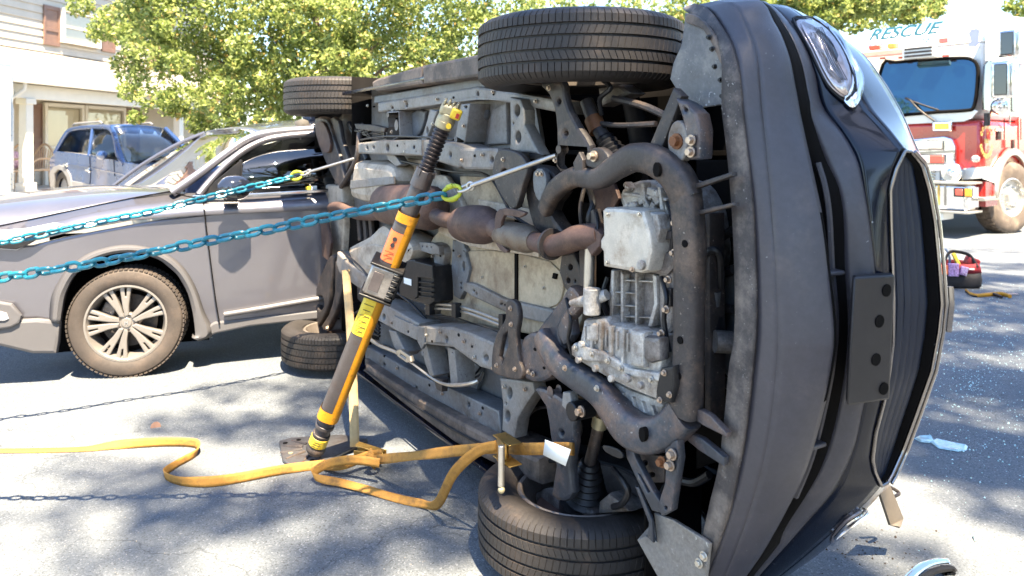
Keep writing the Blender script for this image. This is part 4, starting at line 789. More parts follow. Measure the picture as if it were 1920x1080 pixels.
# ---- front fascia, lofted through contour lines traced from the picture; each point (x, y, depth behind the underside plane)
def contour(px, lin=False):
    pts = [c.y(x, y, k) for x, y, k in px]; vs = np.array([p.z for p in pts]); o = np.argsort(vs)
    vs = vs[o]; us = np.array([p.x for p in pts])[o]; ws = np.array([p.y for p in pts])[o]
    def at(v):
        v_ = min(max(v, vs[0]), vs[-1]); i = min(max(int(np.searchsorted(vs, v_))-1, 0), len(vs)-2)
        h = vs[i+1]-vs[i]; t = (v_-vs[i])/h
        def hermite(y):
            sl = lambda j: (y[min(j+1, len(y)-1)]-y[max(j-1, 0)])/(vs[min(j+1, len(y)-1)]-vs[max(j-1, 0)])
            m0, m1 = sl(i)*h, sl(i+1)*h
            if lin: return y[i]+(y[i+1]-y[i])*t
            return (2*t**3-3*t*t+1)*y[i]+(t**3-2*t*t+t)*m0+(-2*t**3+3*t*t)*y[i+1]+(t**3-t*t)*m1
        return Vector((hermite(us), hermite(ws), v))
    at.lo, at.hi = vs[0], vs[-1]; return at
L0 = contour([(1284, 20, .40), (1292, 26, .36), (1327, 50, .30), (1350, 85, .27), (1358, 123, .25), (1359, 200, .25), (1366, 260, .25), (1375, 350, .25), (1381, 450, .25), (1384, 560, .25), (1382, 637, .25), (1373, 687, .25), (1367, 753, .25), (1360, 820, .25), (1352, 880, .25), (1338, 937, .25), (1322, 1010, .25), (1305, 1090, .25), (1290, 1200, .27)])
L1 = contour([(1278, 16, .40), (1300, 8, .37), (1325, 14, .34), (1350, 43, .30), (1373, 83, .27), (1387, 133, .255), (1394, 200, .25), (1402, 280, .25), (1411, 350, .25), (1418, 450, .25), (1421, 560, .25), (1420, 630, .25), (1411, 720, .25), (1402, 800, .25), (1390, 870, .25), (1372, 953, .25), (1350, 1020, .25), (1322, 1090, .26), (1290, 1200, .28)])
L1b = contour([(1283, 8, .42), (1320, -8, .38), (1362, 0, .34), (1400, 43, .31), (1422, 100, .30), (1430, 180, .29), (1438, 280, .28), (1444, 380, .275), (1449, 500, .27), (1450, 620, .27), (1445, 740, .27), (1430, 860, .27), (1406, 960, .28), (1380, 1040, .28), (1345, 1120, .29), (1300, 1220, .3)])
L2 = contour([(1290, -4, .46), (1340, -30, .43), (1410, -8, .41), (1455, 40, .40), (1482, 100, .39), (1495, 160, .385), (1508, 232, .38), (1515, 270, .375), (1528, 340, .37), (1541, 416, .37), (1549, 500, .37), (1555, 575, .37), (1556, 622, .37), (1549, 700, .37), (1536, 770, .37), (1511, 873, .37), (1480, 950, .38), (1440, 1030, .39), (1385, 1110, .40), (1320, 1220, .42)])
# where the plastic apron meets the paint
L4 = contour([(1300, -22, .52), (1370, -28, .52), (1440, 7, .52), (1480, 43, .52), (1507, 83, .52), (1527, 133, .52), (1543, 200, .52), (1580, 250, .52), (1607, 300, .52), (1623, 370, .52), (1632, 434, .52), (1641, 520, .52), (1643, 620, .52), (1632, 700, .52), (1617, 770, .52), (1598, 849, .52), (1562, 921, .52), (1508, 985, .53), (1440, 1060, .54), (1330, 1180, .56)])
L7 = contour([(1325, -60, .80), (1440, -20, .82), (1513, 28, .82), (1563, 60, .82), (1613, 97, .82), (1650, 145, .82), (1686, 205, .82), (1710, 260, .82), (1727, 300, .82), (1741, 345, .80), (1754, 416, .79), (1762, 500, .78), (1769, 567, .78), (1768, 613, .78), (1756, 656, .78), (1730, 745, .78), (1692, 850, .78), (1655, 920, .76), (1600, 980, .74), (1540, 1035, .72), (1440, 1110, .70), (1350, 1220, .68)])
L8 = lambda v: Vector((L7(v).x-.09, L7(v).y+.10, v))
vlo, vhi = -.06, min(L1.hi, L4.hi, L2.hi, L7.hi)-.01
VS = sorted([vlo+(vhi-vlo)*i/90 for i in range(91)]+[.815])
def tent(f, d, s=.55): return lambda v: f(v)+Vector((d, -d*.4, 0))*(max(0., 1-abs(v-.815)/s)-.25)
L1b = tent(L1b, .028); L2 = tent(L2, .036)
def band(name, A, B, m, n=4, bulge=0., vs=VS, bdir=Vector((1, 0, 0)), solid=.006, bev=0):
    rows = []
    for v in vs:
        a, b = A(v), B(v); rows.append([a+(b-a)*i/n+bdir*bulge*math.sin(math.pi*i/n) for i in range(n+1)])
    return MB().grid(rows).obj(name, m, car, solid=solid, ang=50)
band('bumper_flange', L0, L1, FLG, 3, solid=.012)
band('bumper_apron', L1, L1b, BUM, 4, .002)
# apron with a broad bulge
def L2in(v): return L2(v)
band('bumper_apron', L1b, L2, BUM, 8, .010)
for i in range(26):
    v = vlo+.08+(vhi-vlo-.2)*i/25
    a = L0(v)*.6+L1(v)*.4; MB().tube([a-Vector((0, .004, 0)), a+Vector((0, .006, 0))], .0045, 6).obj('clip', BK, car)
# recess between ridge and upper lip (intake) : central slot between v=.35 and 1.25
def L3a(v): p = L2(v); return p+Vector((-.13, .05, 0))*slot(v)
def slot(v): t = (v-.80)/.58; return max(0., 1-t**4) if abs(t) < 1 else 0.
L3c = contour([(1480, 150, .44), (1500, 200, .45), (1517, 236, .46), (1545, 300, .47), (1570, 345, .475), (1581, 400, .475), (1584, 500, .475), (1590, 620, .475), (1577, 740, .475), (1546, 860, .475), (1508, 930, .47), (1455, 1000, .47), (1400, 1080, .47)])
def L3b(v): a, b = L2(v), L4(v); p = a+(b-a)*.5; s = slot(v)**.5; return p*(1-s)+L3c(v)*s
band('intake_recess', L2, L3a, BLKV, 3); band('intake_recess', L3a, L3b, BLKV, 3)  # coloured near-black to carry the shade inside the intake
band('bumper_lip', L3b, L4, BUM, 6, .006)
for k in (.3, .6):
    f = (lambda k: (lambda v: L3a(v)*(1-k)+L3b(v)*k+Vector((.015, 0, 0))))(k)
    pts = [f(v) for v in VS if .36 < v < 1.24]; MB().tube(pts, .008, 6).obj('intake_slat', BUM, car)
for v in (.53, .97): 
    a = L2(v)+Vector((-.03, .01, 0)); b = L3b(v)+Vector((-.03, -.01, 0)); MB().box((a+b)/2, (.04, (b-a).length*.8, .012), Matrix.Rotation(0, 3, 'Z')).obj('intake_brace', BUM, car, bev=.004)
# painted nose and bonnet edge
GI = contour([(1697, 281, .60), (1680, 315, .58), (1668, 356, .57), (1669, 416, .57), (1672, 500, .57), (1674, 560, .57), (1673, 640, .57), (1663, 720, .57), (1656, 753, .57), (1641, 810, .57), (1635, 860, .58), (1640, 885, .59), (1653, 912, .62)], True)
GO = contour([(1699, 279, .605), (1724, 308, .68), (1738, 355, .70), (1749, 416, .71), (1757, 500, .71), (1762, 570, .71), (1756, 625, .71), (1743, 695, .71), (1714, 777, .71), (1689, 845, .70), (1668, 892, .66), (1655, 914, .625)], True)
g0, g1 = max(GI.lo, GO.lo)+.004, min(GI.hi, GO.hi)-.004
def inner(v): return GI(min(max(v, g0), g1))
def outer(v): return GO(min(max(v, g0), g1))
vs_g = sorted([g0+(g1-g0)*i/60 for i in range(61)]+[g0+.004, g1-.004, .83])
vs_t = [g1+(vhi-g1)*i/30 for i in range(31)]; vs_b = [vlo+(g0-vlo)*i/30 for i in range(31)]
def nosepath(G, vg):
    p = G(vg); a, b = L4(vg), L7(vg); t0 = (p.y-a.y)/(b.y-a.y); dl = p-(a+(b-a)*t0)
    return lambda v: (lambda a, b: a+(b-a)*t0+dl*math.exp(-abs(v-vg)*3))(L4(v), L7(v))
MIDT = nosepath(GI, g1); MIDB = nosepath(GI, g0)
VN = sorted(set([vlo+(vhi-vlo)*i/150 for i in range(151)]+[g0, g1]))
NI = lambda v: MIDT(v) if v > g1 else (MIDB(v) if v < g0 else GI(v))
NO = lambda v: MIDT(v) if v > g1 else (MIDB(v) if v < g0 else GO(v))
band('nose_panel', L4, NI, PNT, 6, .004, VN); band('nose_panel', NO, L7, PNT, 6, .003, VN)
band('bonnet_edge', L7, L8, PNT, 4, .015, VS, Vector((.7, .7, 0)))
rows = []
for i in range(31):
    v = vlo+(vhi-vlo)*i/30; e_ = 1-abs(2*i/30-1)**4; a = L8(v); v_ = .82+(v-.82)*.97
    rows.append([a]+[Vector((min(u_, a.x-d_), w_-.05*(1-e_), v_)) for u_, w_, d_ in ((.62, 1.0, .2), (.3, 1.06, .3), (-.1, 1.10, .5), (-.5, 1.13, .9))])
MB().grid(rows).obj('bonnet', PNT, car, solid=.008)
# grille: recessed well coloured black for its inner shade, bars running across the car, chrome surround
def back(f): return lambda v: f(v)+Vector((-.13, .01, 0))
band('grille_well', back(GI), back(GO), BLKV, 3, 0, vs_g)
band('grille_well_side', GI, back(GI), BLKV, 1, 0, vs_g); band('grille_well_side', GO, back(GO), BLKV, 1, 0, vs_g)
BAR = mat('gloss_black_grille', (.007, .012, .026), .42, 0, .1, 8, spec=.4)
for k in (.14, .30, .46, .62, .78):
    pts = []
    for v in vs_g:
        a, b = GI(v), GO(v); w_ = (b-a).length
        if w_*min(k, 1-k) < .010: continue
        pts.append(a+(b-a)*k+Vector((-.018, 0, 0)))
    MB().tube(pts, .0075, 8, sq=2.2, up=(0, 1, 0)).obj('grille_bar', BAR, car)
for side in (-1, 1):
    pass
ring = [GI(v)+Vector((.004, -.003, 0)) for v in vs_g]+[GO(v)+Vector((.004, .003, 0)) for v in reversed(vs_g)]
MB().tube(ring, .0042, 8, closed=True).obj('grille_surround', DCH, car)
MB().tube([GO(v)+Vector((.006, .020, 0)) for v in vs_g], .0045, 8).obj('grille_surround', CHR, car)
MB().tube([GO(v)+Vector((.010, .012, 0)) for v in vs_g], .004, 8).obj('grille_surround', DCH, car)
pts = [GO(v)+Vector((.008, .035, 0)) for v in vs_g if .80 < v < .93]; MB().tube(pts, .009, 8).obj('chrome_badge_bar', DCH, car)
# headlamp at the upper corner
from mathutils.bvhtree import BVHTree
_v = []; _f = []
for o in car.children:
    if o.name.split('.')[0] in ('nose_panel', 'bumper_lip', 'bonnet_edge', 'bumper_apron'):
        n0 = len(_v); _v += [v.co.copy() for v in o.data.vertices]; _f += [tuple(n0+i for i in p.vertices) for p in o.data.polygons]
_bv = BVHTree.FromPolygons(_v, _f); _ci = CF.M.inverted(); _co = _ci @ Vector((0, 0, CH))
def surf(x, y, off=0.):
    """point of the nose surface seen under a pixel, raised by off along its normal"""
    d = (_ci.to_3x3() @ Vector(((x-960)/FPX, 1, (HOR-y)/FPX))).normalized(); h = _bv.ray_cast(_co, d)
    if h[0] is None: return c.y(x, y, .72)
    n = h[1] if h[1].dot(d) < 0 else -h[1]
    return h[0]+n*off
def patch(name, px, m, off, th=.006, parent=None, sm=2, ring=0):
    q = [surf(x, y, off) for x, y in px]; q = cr(q, sm, True) if sm else q
    if ring: return MB().tube(q, ring, 8, closed=True).obj(name, m, parent or car)
    cen = sum(q, Vector())/len(q); n = len(q); rows = [[cen+(p-cen)*t for p in q] for t in (.02, .35, .7, 1)]
    return MB().grid(rows, close=True).obj(name, m, parent or car, solid=th)
HL = [(1484, 39), (1500, 36), (1520, 38), (1547, 57), (1568, 85), (1582, 112), (1595, 143), (1597, 165), (1590, 185), (1582, 191), (1568, 181), (1551, 163), (1534, 133), (1514, 92), (1497, 66)]
def scl(px, s, dx=0, dy=0): cx = sum(p[0] for p in px)/len(px); cy = sum(p[1] for p in px)/len(px); return [(cx+(x-cx)*s+dx, cy+(y-cy)*s+dy) for x, y in px]
LENS = mat('smoky_lamp_lens', (.34, .29, .30), .12, .3, .15, 8, coat=1); REF = mat('lamp_reflector', (.5, .44, .43), .22, .85, .2, 10)
hl = patch('headlamp', HL, BK, .004, .004)
patch('headlamp_reflector', scl(HL, .92, 1, 0), LENS, .010, .003, hl); patch('headlamp_bezel', HL, BK, .008, ring=.003, parent=hl)
patch('headlamp_reflector', [(1497, 52), (1512, 53), (1530, 66), (1555, 110), (1578, 150), (1588, 178), (1580, 182), (1560, 165), (1540, 133), (1520, 92)], REF, .016, .003, hl)
for i in range(5):
    o = i*3.2; MB().tube(cr([surf(1520+o, 62, .021), surf(1535+o, 90, .021), surf(1552+o, 125, .021), surf(1572+o*.8, 156, .021)], 5), .0011, 6).obj('lamp_rib', DS, hl)
patch('lamp_trim', [(1522, 36), (1545, 48), (1570, 72), (1592, 108), (1610, 140), (1613, 165), (1609, 192), (1597, 206), (1582, 192), (1593, 180), (1598, 160), (1590, 125), (1570, 84), (1548, 56)], CHR, .012, .004, hl, sm=3)
# second lamp low on the far corner, mostly hidden
patch('headlamp', [(1560, 1003), (1585, 975), (1610, 957), (1624, 957), (1622, 968), (1600, 990), (1570, 1015), (1560, 1025)], LENS, .006, .006)
patch('lamp_trim', [(1560, 1003), (1585, 975), (1610, 957), (1624, 957), (1622, 968)], CHR, .012, sm=3, ring=.004)
# licence plate bracket standing proud of the apron
br = MB()
A = [c.y(1601, 519, .36), c.y(1678, 515, .50), c.y(1668, 750, .50), c.y(1588, 762, .36)]
Bk = [p+Vector((-.04, .05, -.004)) for p in A]
lic = MB().add(A+Bk, [(0, 1, 2, 3), (7, 6, 5, 4), (0, 4, 5, 1), (1, 5, 6, 2), (2, 6, 7, 3), (3, 7, 4, 0)]).obj('plate_bracket', mat('black_bracket_plastic', (.012, .010, .012), .5, 0, .1, 10, .0004, 300), car, bev=.006)
nrm = (A[1]-A[0]).cross(A[3]-A[0]).normalized(); nrm = nrm if nrm.x > 0 else -nrm
for s, t in ((.80, .12), (.66, .36), (.62, .66), (.84, .90)):
    p = A[0].lerp(A[1], s).lerp(A[3].lerp(A[2], s), t); MB().tube([p+nrm*.0005, p+nrm*.0025], .015, 18).obj('bracket_hole_shade', BLKV, car)  # shade of the bracket recess drawn as a black disc
# splash shields
pl('splash_shield', [(1284, 24), (1300, 28), (1325, 48), (1345, 80), (1357, 122), (1360, 195), (1330, 200), (1291, 206), (1274, 178), (1256, 148), (1262, 118), (1277, 85), (1282, 50)], SHD, .27, .012, bev=.003, sm=0)
pl('shield_fold', [(1290, 25), (1310, 33), (1328, 52), (1348, 84), (1358, 124), (1350, 118), (1336, 86), (1318, 56), (1295, 46), (1284, 40)], RCK, .258, .012, sm=2)
for x, y in ((1336, 92), (1341, 125), (1352, 150), (1330, 70), (1355, 180)): bolt(c, 'clip', x, y, .255, .007, car, m=BK)
pl('splash_shield', [(1226, 962), (1262, 975), (1318, 1010), (1330, 1020), (1322, 1090), (1245, 1120), (1232, 1080), (1212, 1045), (1194, 1012), (1210, 1005), (1232, 1016)], mat('scraped_alloy_shield', (.26, .245, .23), .5, .3, .35, 8, .004, 30, dirt=(.13, .11, .09), dirt_amt=.6, dscale=8, speck=(.65, .65, .6), speck_s=70, speck_t=.66), .22, .012, bev=.003)
pl('shield_fold', [(1190, 912), (1197, 914), (1222, 975), (1224, 1018), (1213, 1008), (1216, 980)], DB, .20, .01)
pl('shield_flap', [(1194, 1012), (1224, 978), (1232, 1016)], SHD, .24, .008)
for x, y in ((1320, 1043), (1311, 1056)): bolt(c, 'clip', x, y, .21, .012, car, m=STL)
# torn corner trim lying under the nose

# ============================================================ RESCUE STRUT
sb = gp(590, 846, .05); stp = CF.M @ c.y(846, 200, .17)
ax_ = (stp-sb).normalized(); Ls = (stp-sb).length
# strut frame: local Z runs up the strut, local X to the right, Y away
xr_ = (Vector((1, 0, 0))-ax_*ax_.x).normalized(); yr_ = ax_.cross(xr_)
SM = Matrix.Translation(sb) @ Matrix((xr_, yr_, ax_)).transposed().to_4x4()
strut = empty('rescue_strut', SM, 'grey and yellow telescopic rescue strut propped from its base plate against the underbody', 'rescue strut')
SMi = SM.inverted()
def sz(y):
    """height along the strut at picture row y"""
    lo, hi = -.3, Ls+.5
    for _ in range(40):
        mid = (lo+hi)/2; w = sb+ax_*mid; yy = HOR-FPX*(w.z-CH)/w.y
        if yy > y: lo = mid
        else: hi = mid
    return lo
def cyl(name, y0, y1, r0, r1, m, n=24, off=(0, 0), bev=0, par=None): return MB().tube([(off[0], off[1], sz(y0)), (off[0], off[1], sz(y1))], [r0, r1], n).obj(name, m, par or strut, bev=bev)
th = MB(); z0, z1 = sz(332), sz(236); nn = int((z1-z0)/.0022); th.grid([[((.030+.0038*math.sin(i*1.57))*math.cos(t*math.pi/10), (.030+.0038*math.sin(i*1.57))*math.sin(t*math.pi/10), z0+(z1-z0)*i/nn) for t in range(20)] for i in range(nn+1)], close=True)
thr = mat('dark_threaded_steel', (.05, .042, .045), .35, .7, .15, 30)
th = MB(); nt_ = 13; zz = [];
for i in range(nt_): a = z0+(z1-z0)*i/nt_; s_ = (z1-z0)/nt_; zz += [(a, .028), (a+s_*.25, .034), (a+s_*.6, .034), (a+s_*.85, .028)]
th.grid([[(r*math.cos(t*math.pi/12), r*math.sin(t*math.pi/12), z) for t in range(24)] for z, r in zz], close=True).obj('threaded_rod', thr, strut)
cyl('collar', 240, 226, .038, .040, CRM, bev=.004); cyl('swivel_head', 228, 212, .040, .036, CRM, bev=.006)
h = MB().box((0, 0, sz(206)), (.085, .07, .05), Matrix.Rotation(R(-10), 3, 'Y'), taper=.9).obj('swivel_head', CRM, strut, bev=.014)
hb = MB()
for i in range(4): hb.box((-.03+.018*i, 0, sz(195)+.004*(i % 2)), (.010, .06, .022))
hb.obj('grip_teeth', CRM, strut, bev=.003)
MB().box((.030, -.026, sz(207)), (.045, .03, .045)).obj('yellow_cap', YLB, strut, bev=.008); MB().box((.038, -.043, sz(208)), (.014, .004, .02)).obj('red_mark', mat('red_mark', (.5, .03, .02), .5), strut)
MB().tube([(0.02, -.045, sz(230)), (.02, -.03, sz(230))], .011, 12).obj('bolt', YLB, strut)
cyl('collar', 350, 318, .044, .042, GRT, bev=.003)
for a in (-.6, .5, 1.6): MB().box((.043*math.sin(a), -.043*math.cos(a), sz(322)), (.018, .006, .03), Matrix.Rotation(a, 3, 'Z')).obj('collar_tab', GRT, strut)
cyl('outer_tube', 408, 348, .0385, .0385, GRT)
# lower body: D-shaped tube, grey face with a yellow edge strip
def dbox(name, y0, y1, m, x0, x1, r=.048, dz=0.):
    a, b = sz(y0), sz(y1); sec = []
    n = 28
    for i in range(n):
        t = 2*math.pi*i/n; ca, sa = math.cos(t), math.sin(t); sec.append((math.copysign(abs(ca)**.75, ca)*r, math.copysign(abs(sa)**.75, sa)*r))
    sec = [(min(max(x, x0), x1), y) for x, y in sec]
    return MB().grid([[(x+.006*0, y, z) for x, y in sec] for z in (a, b)], close=True).add([], []).obj(name, m, strut, ang=50)
dbox('lower_tube', 778, 556, GRT, -.05, .012, .046)
dbox('yellow_rail', 780, 400, YEL, .013, .050, .048)
dbox('yellow_band', 782, 764, YEL, -.0495, .0505, .0495)
dbox('yellow_band', 414, 398, YEL, -.0455, .0505, .0485)
dbox('sticker', 500, 413, GRT, -.046, .0125, .0448)
dbox('orange_sticker', 486, 432, ORG, -.0470, .0128, .0460)
dbox('yellow_sticker', 622, 556, YLB, -.0478, .0128, .0472)
def sface(body, y, x, size, m, nm='lettering', rot=90): 
    return text(nm, body, size, m, strut, (x, -.0485, sz(y)), (R(90), R(rot), 0), .0006)
INK = mat('print_ink', (.03, .025, .03), .5, 0, .02, 5)
for i, y in enumerate((566, 576, 586, 596, 606, 614)): 
    MB().box((-.014, -.0478, sz(y)), (.045-.012*(i % 2), .001, .0025)).obj('print_line', INK, strut)
for y in (444, 455): MB().tube([(-.014, -.0472, sz(y)), (-.014, -.0482, sz(y))], .010, 14).obj('print_symbol', INK, strut)
for y in (468, 476): MB().box((-.016, -.0474, sz(y)), (.04, .001, .003)).obj('print_line', mat('print_red', (.3, .04, .02), .5), strut)
# locking handle block
hs = MB().box((0, 0, (sz(492)+sz(552))/2), (.128, .115, sz(496)-sz(550)), taper=1).obj('lock_housing', mat('brushed_housing', (.38, .35, .33), .3, .85, .35, 14), strut, bev=.012)
for y in (494, 551): MB().box((0, 0, sz(y)), (.146, .132, .012)).obj('housing_flange', BK, strut, bev=.004)
for i in range(5): MB().box((.052, -.052, sz(503+i*10)), (.030, .030, .016)).obj('lock_key', BK, strut, bev=.003)
MB().box((.070, -.01, sz(522)), (.016, .08, sz(500)-sz(545))).obj('lock_handle', BK, strut, bev=.006)
MB().box((-.022, -.0592, sz(522)), (.045, .003, .09)).obj('nameplate', mat('dark_nameplate', (.14, .12, .12), .35, .3), strut, bev=.001)
cyl('foot_tube', 812, 776, .0345, .041, GRT); cyl('foot_collar', 800, 794, .043, .043, GRT, bev=.002)
cyl('yellow_label', 832, 817, .0425, .0425, YLB, bev=.002); cyl('foot_joint', 838, 811, .041, .041, DS, bev=.004)
for i in range(3): MB().box((-.005, -.0425, sz(821+i*4)), (.05-.01*i, .0012, .0022)).obj('print_line', INK, strut)
MB().ell((0, 0, sz(840)), (.045, .045, .035), 20, 12).obj('ball_foot', DS, strut)
# base plate, flat on the road
bpx = [(523, 833), (545, 827), (640, 821), (690, 830), (672, 842), (598, 876), (545, 879), (530, 868)]
pts = [SMi @ gp(x, y, .012) for x, y in bpx]; cen = sum(pts, Vector())/len(pts)
gpw = [gp(x, y) for x, y in bpx]
bp_ = bpy.data.objects.new('base_plate', None)
me = bpy.data.meshes.new('base_plate'); V = [Vector((p.x, p.y, z)) for z in (.004, .018) for p in gpw]; n = len(gpw)
b = MB().add([SMi @ v for v in V], [tuple(range(n-1, -1, -1)), tuple(range(n, 2*n))]+[(i, (i+1) % n, n+(i+1) % n, n+i) for i in range(n)]); b.obj('base_plate', mat('steel_base_plate', (.15, .145, .15), .4, .7, .15, 12, dirt=(.1, .07, .06), dirt_amt=.4, dscale=14), strut, bev=.004)
bc = gp(595, 846)
for a in (150, 175, 200, 230, 262, 290): 
    d = Vector((math.cos(R(a)), math.sin(R(a)), 0)); o1, o2 = bc+d*.07, bc+d*.17; MB().tube([SMi @ (o1+Vector((0, 0, .02))), SMi @ (o2+Vector((0, 0, .017)))], [.008, .004], 8).obj('plate_rib', DS, strut)
for x, y in ((545, 857), (560, 832), (585, 871), (535, 838)):
    q = gp(x, y); MB().tube([SMi @ (q+Vector((0, 0, .0185))), SMi @ (q+Vector((0, 0, .0205)))], .011, 14).obj('plate_hole_disc', BLKV if x != 545 else CRM, strut)  # discs for the plate holes; the black ones stand for shade inside

# ============================================================ CHAINS, each link a part
def link_mesh(L, W, r, name, m):
    pts = []
    a = (L-W)/2-0; rr = W/2-r
    for i in range(7): t = -math.pi/2+math.pi*i/6; pts.append((a+rr*math.cos(t), rr*math.sin(t), 0))
    for i in range(7): t = math.pi/2+math.pi*i/6; pts.append((-a+rr*math.cos(t), rr*math.sin(t), 0))
    return MB().tube(pts, r, 8, up=(0, 0, 1), closed=True).obj(name, m, None)
def chain(path, pitch, W, r, lab, hook0, hook1, hr):
    """path: world points from the far left to the hook; hook0..hook1 the steel shank"""
    base = path[-1]; t = empty('recovery_chain', Vector(base), lab, 'chain', 'blue recovery chains')
    P_ = cr(path, 12); d = [0]
    for i in range(1, len(P_)): d.append(d[-1]+(P_[i]-P_[i-1]).length)
    def at(s):
        s = max(0, min(s, d[-1]-1e-6)); i = max(0, int(np.searchsorted(d, s))-1); k = (s-d[i])/(d[i+1]-d[i]); return P_[i].lerp(P_[i+1], k)
    n = int(d[-1]/pitch); proto = None; jr = random.Random(int(pitch*10000))
    for i in range(n):
        s = d[-1]-(i+.5)*pitch; p = at(s); T = (at(s+.01)-at(s-.01)).normalized()
        up = Vector((0, 0, 1)); y = up.cross(T).normalized(); z = T.cross(y); rot = Matrix((T, y, z)).transposed().to_4x4() @ Matrix.Rotation((R(42) if i % 2 else R(-48))+jr.uniform(-.3, .3), 4, 'X')
        if proto is None:
            proto = link_mesh(pitch+2*r+.002, W, r, 'link', BLU); o = proto
        else: o = proto.copy(); COL.objects.link(o)
        o.parent = t; o.matrix_parent_inverse = Matrix(); o.matrix_local = Matrix.Translation(p-Vector(base)) @ rot
    # coupling link, joining ring and forged hook shank
    D = (hook1-hook0).normalized(); b = Vector(base); cl = hr
    def loc(w): return w-b
    y = Vector((0, 0, 1)).cross(D).normalized(); z = D.cross(y)
    def oval(c0, L, W_, r_, nm, m, roll, swell=0):
        rot = Matrix.Rotation(roll, 3, D); yy = rot @ y; a = (L-W_)/2; pts = []; rs = []
        for i in range(24):
            tt = 2*math.pi*i/24; cx = math.cos(tt)*L/2; cy = math.sin(tt)*W_/2; pts.append(loc(c0)+D*cx+yy*cy); rs.append(r_*(1+swell*abs(math.sin(tt))**3))
        MB().tube(pts, rs, 10, closed=True).obj(nm, m, t)
    L1_ = cl*1.0; c1 = b+D*(L1_*.36); oval(c1, L1_, L1_*.62, L1_*.085, 'coupling_link', LIM, R(80), .5)
    for s in (-1, 1): MB().tube([loc(c1)+z*s*L1_*.31-D*.012, loc(c1)+z*s*L1_*.31+D*.012], L1_*.14, 12).obj('coupling_pin', LIM, t, bev=.003)
    c2 = c1+D*L1_*.72; oval(c2, L1_*.75, L1_*.42, L1_*.07, 'ring', STL, R(35))
    e0 = c2+D*L1_*.3
    MB().tube(cr([loc(e0), loc(e0+(hook1-e0)*.1), loc(e0+(hook1-e0)*.5), loc(hook1)], 5), [cl*.10]+[cl*.17]*14+[cl*.14], 14, sq=.7, up=z).obj('hook_shank', STL, t)
    e = MB(); oc = loc(e0); rr_ = cl*.17
    e.tube([oc+D*math.cos(a_)*rr_+z*math.sin(a_)*rr_ for a_ in [2*math.pi*i/16 for i in range(16)]], cl*.07, 8, closed=True).obj('hook_eye', STL, t)
    return t
hk1 = CF.M @ c.y(1042, 291, .16); dh = (CF.M @ c.y(868, 362, .02))
def dep(x, y, d): return dp(x, y, d)
h0 = dep(835, 366, 2.56)
near = [dep(-1000, 670, 2.78), dep(-420, 590, 2.70), dep(-60, 529, 2.66), dep(0, 521, 2.65), dep(100, 506, 2.64), dep(200, 490, 2.63), dep(300, 470, 2.62), dep(400, 450, 2.61), dep(500, 431, 2.60), dep(600, 410, 2.59), dep(700, 391, 2.575), dep(800, 372, 2.565), h0]
chain(near, .0500, .046, .0073, 'near blue recovery chain with lime coupling link hooked to the front suspension arm', h0, hk1, .070)
h0 = dep(548, 332, 4.25); hk1 = CF.M @ c.y(664, 297, .20)
far = [dep(-1000, 640, 2.8), dep(-420, 532, 3.1), dep(-60, 466, 3.55), dep(0, 455, 3.6), dep(70, 441, 3.66), dep(130, 428, 3.72), dep(200, 413, 3.8), dep(280, 398, 3.88), dep(350, 380, 3.95), dep(400, 368, 4.02), dep(475, 350, 4.13), h0]
chain(far, .0520, .047, .0077, 'far blue recovery chain crossing the pickup door to the rear suspension', h0, hk1, .070)

# ============================================================ STRAPS
def ribbon(name, pts, width, m, parent=None, th=.0022, loc=None, sub=6):
    """pts: (world point of the ribbon's middle, direction of its width)"""
    A = cr([p[0] for p in pts], sub); B = cr([Vector(p[1]).normalized() for p in pts], sub)
    rows = []; o = loc or Vector()
    for a, b_ in zip(A, B): b_ = b_.normalized(); rows.append([a+b_*width*s-o for s in (-.5, -.18, .18, .5)])
    return MB().grid(rows).obj(name, m, parent, solid=th, ang=60)
Zv = Vector((0, 0, 1)); WD = .043
def gz(x, y, tilt=(0, 0), edge=True):
    """ribbon standing on its edge: pixel of its lower edge on the road"""
    q = gp(x, y); w = (Zv+Vector((tilt[0], tilt[1], 0))).normalized(); return (q+w*WD*.5+Vector((0, 0, .002)), w)
def fl(x, y, d, z=.004): return (gp(x, y, z), Vector((d[0], d[1], 0)))
t = empty('ratchet_strap', gp(640, 880), 'yellow ratchet strap trailing over the road from the front lower arm past the strut base', 'strap')
tl = Vector(t.location); 
seg1 = [gz(-300, 853, (0, 14)), gz(-60, 851, (0, 14)), gz(60, 850, (0, 12)), gz(150, 848, (0, 6)), gz(205, 844, (0, 1.2)), gz(250, 841, (0, .3)), gz(300, 838, (0, .1)), gz(345, 838, (0, 0)), gz(368, 842, (.2, .1)), gz(366, 858, (.3, .3)), gz(335, 876, (.1, .8)), gz(312, 893, (-.4, .8)), gz(315, 902, (-.6, .4)), gz(345, 912, (-.5, .1)), gz(395, 914, (0, .3)), gz(450, 906, (.1, .25)), gz(510, 894, (.15, .2)), gz(560, 886, (.3, .6)), gz(600, 882, (.3, .7)), (gp(640, 872, .05), (0, .3, 1)), (gp(680, 858, .06), (0, .2, 1)), (gp(700, 852, .07), (0, .1, 1))]
ribbon('webbing', seg1, WD, WEB, t, loc=tl, sub=5)
seg2 = [(gp(712, 868, .10), (.1, .1, 1)), (gp(660, 862, .09), (-.1, .2, 1)), (gp(615, 870, .06), (-.2, .3, 1)), (gp(588, 886, .04), (-.5, .4, 1)), (gp(594, 896, .03), (-.5, .5, .8)), (gp(640, 905, .02), (0, .9, .5)), (gp(690, 918, .016), (0, .9, .45)), (gp(740, 933, .014), (-.1, .8, .5)), (gp(790, 944, .02), (-.3, .5, .6)), (gp(820, 945, .06), (-.7, .2, .7))]
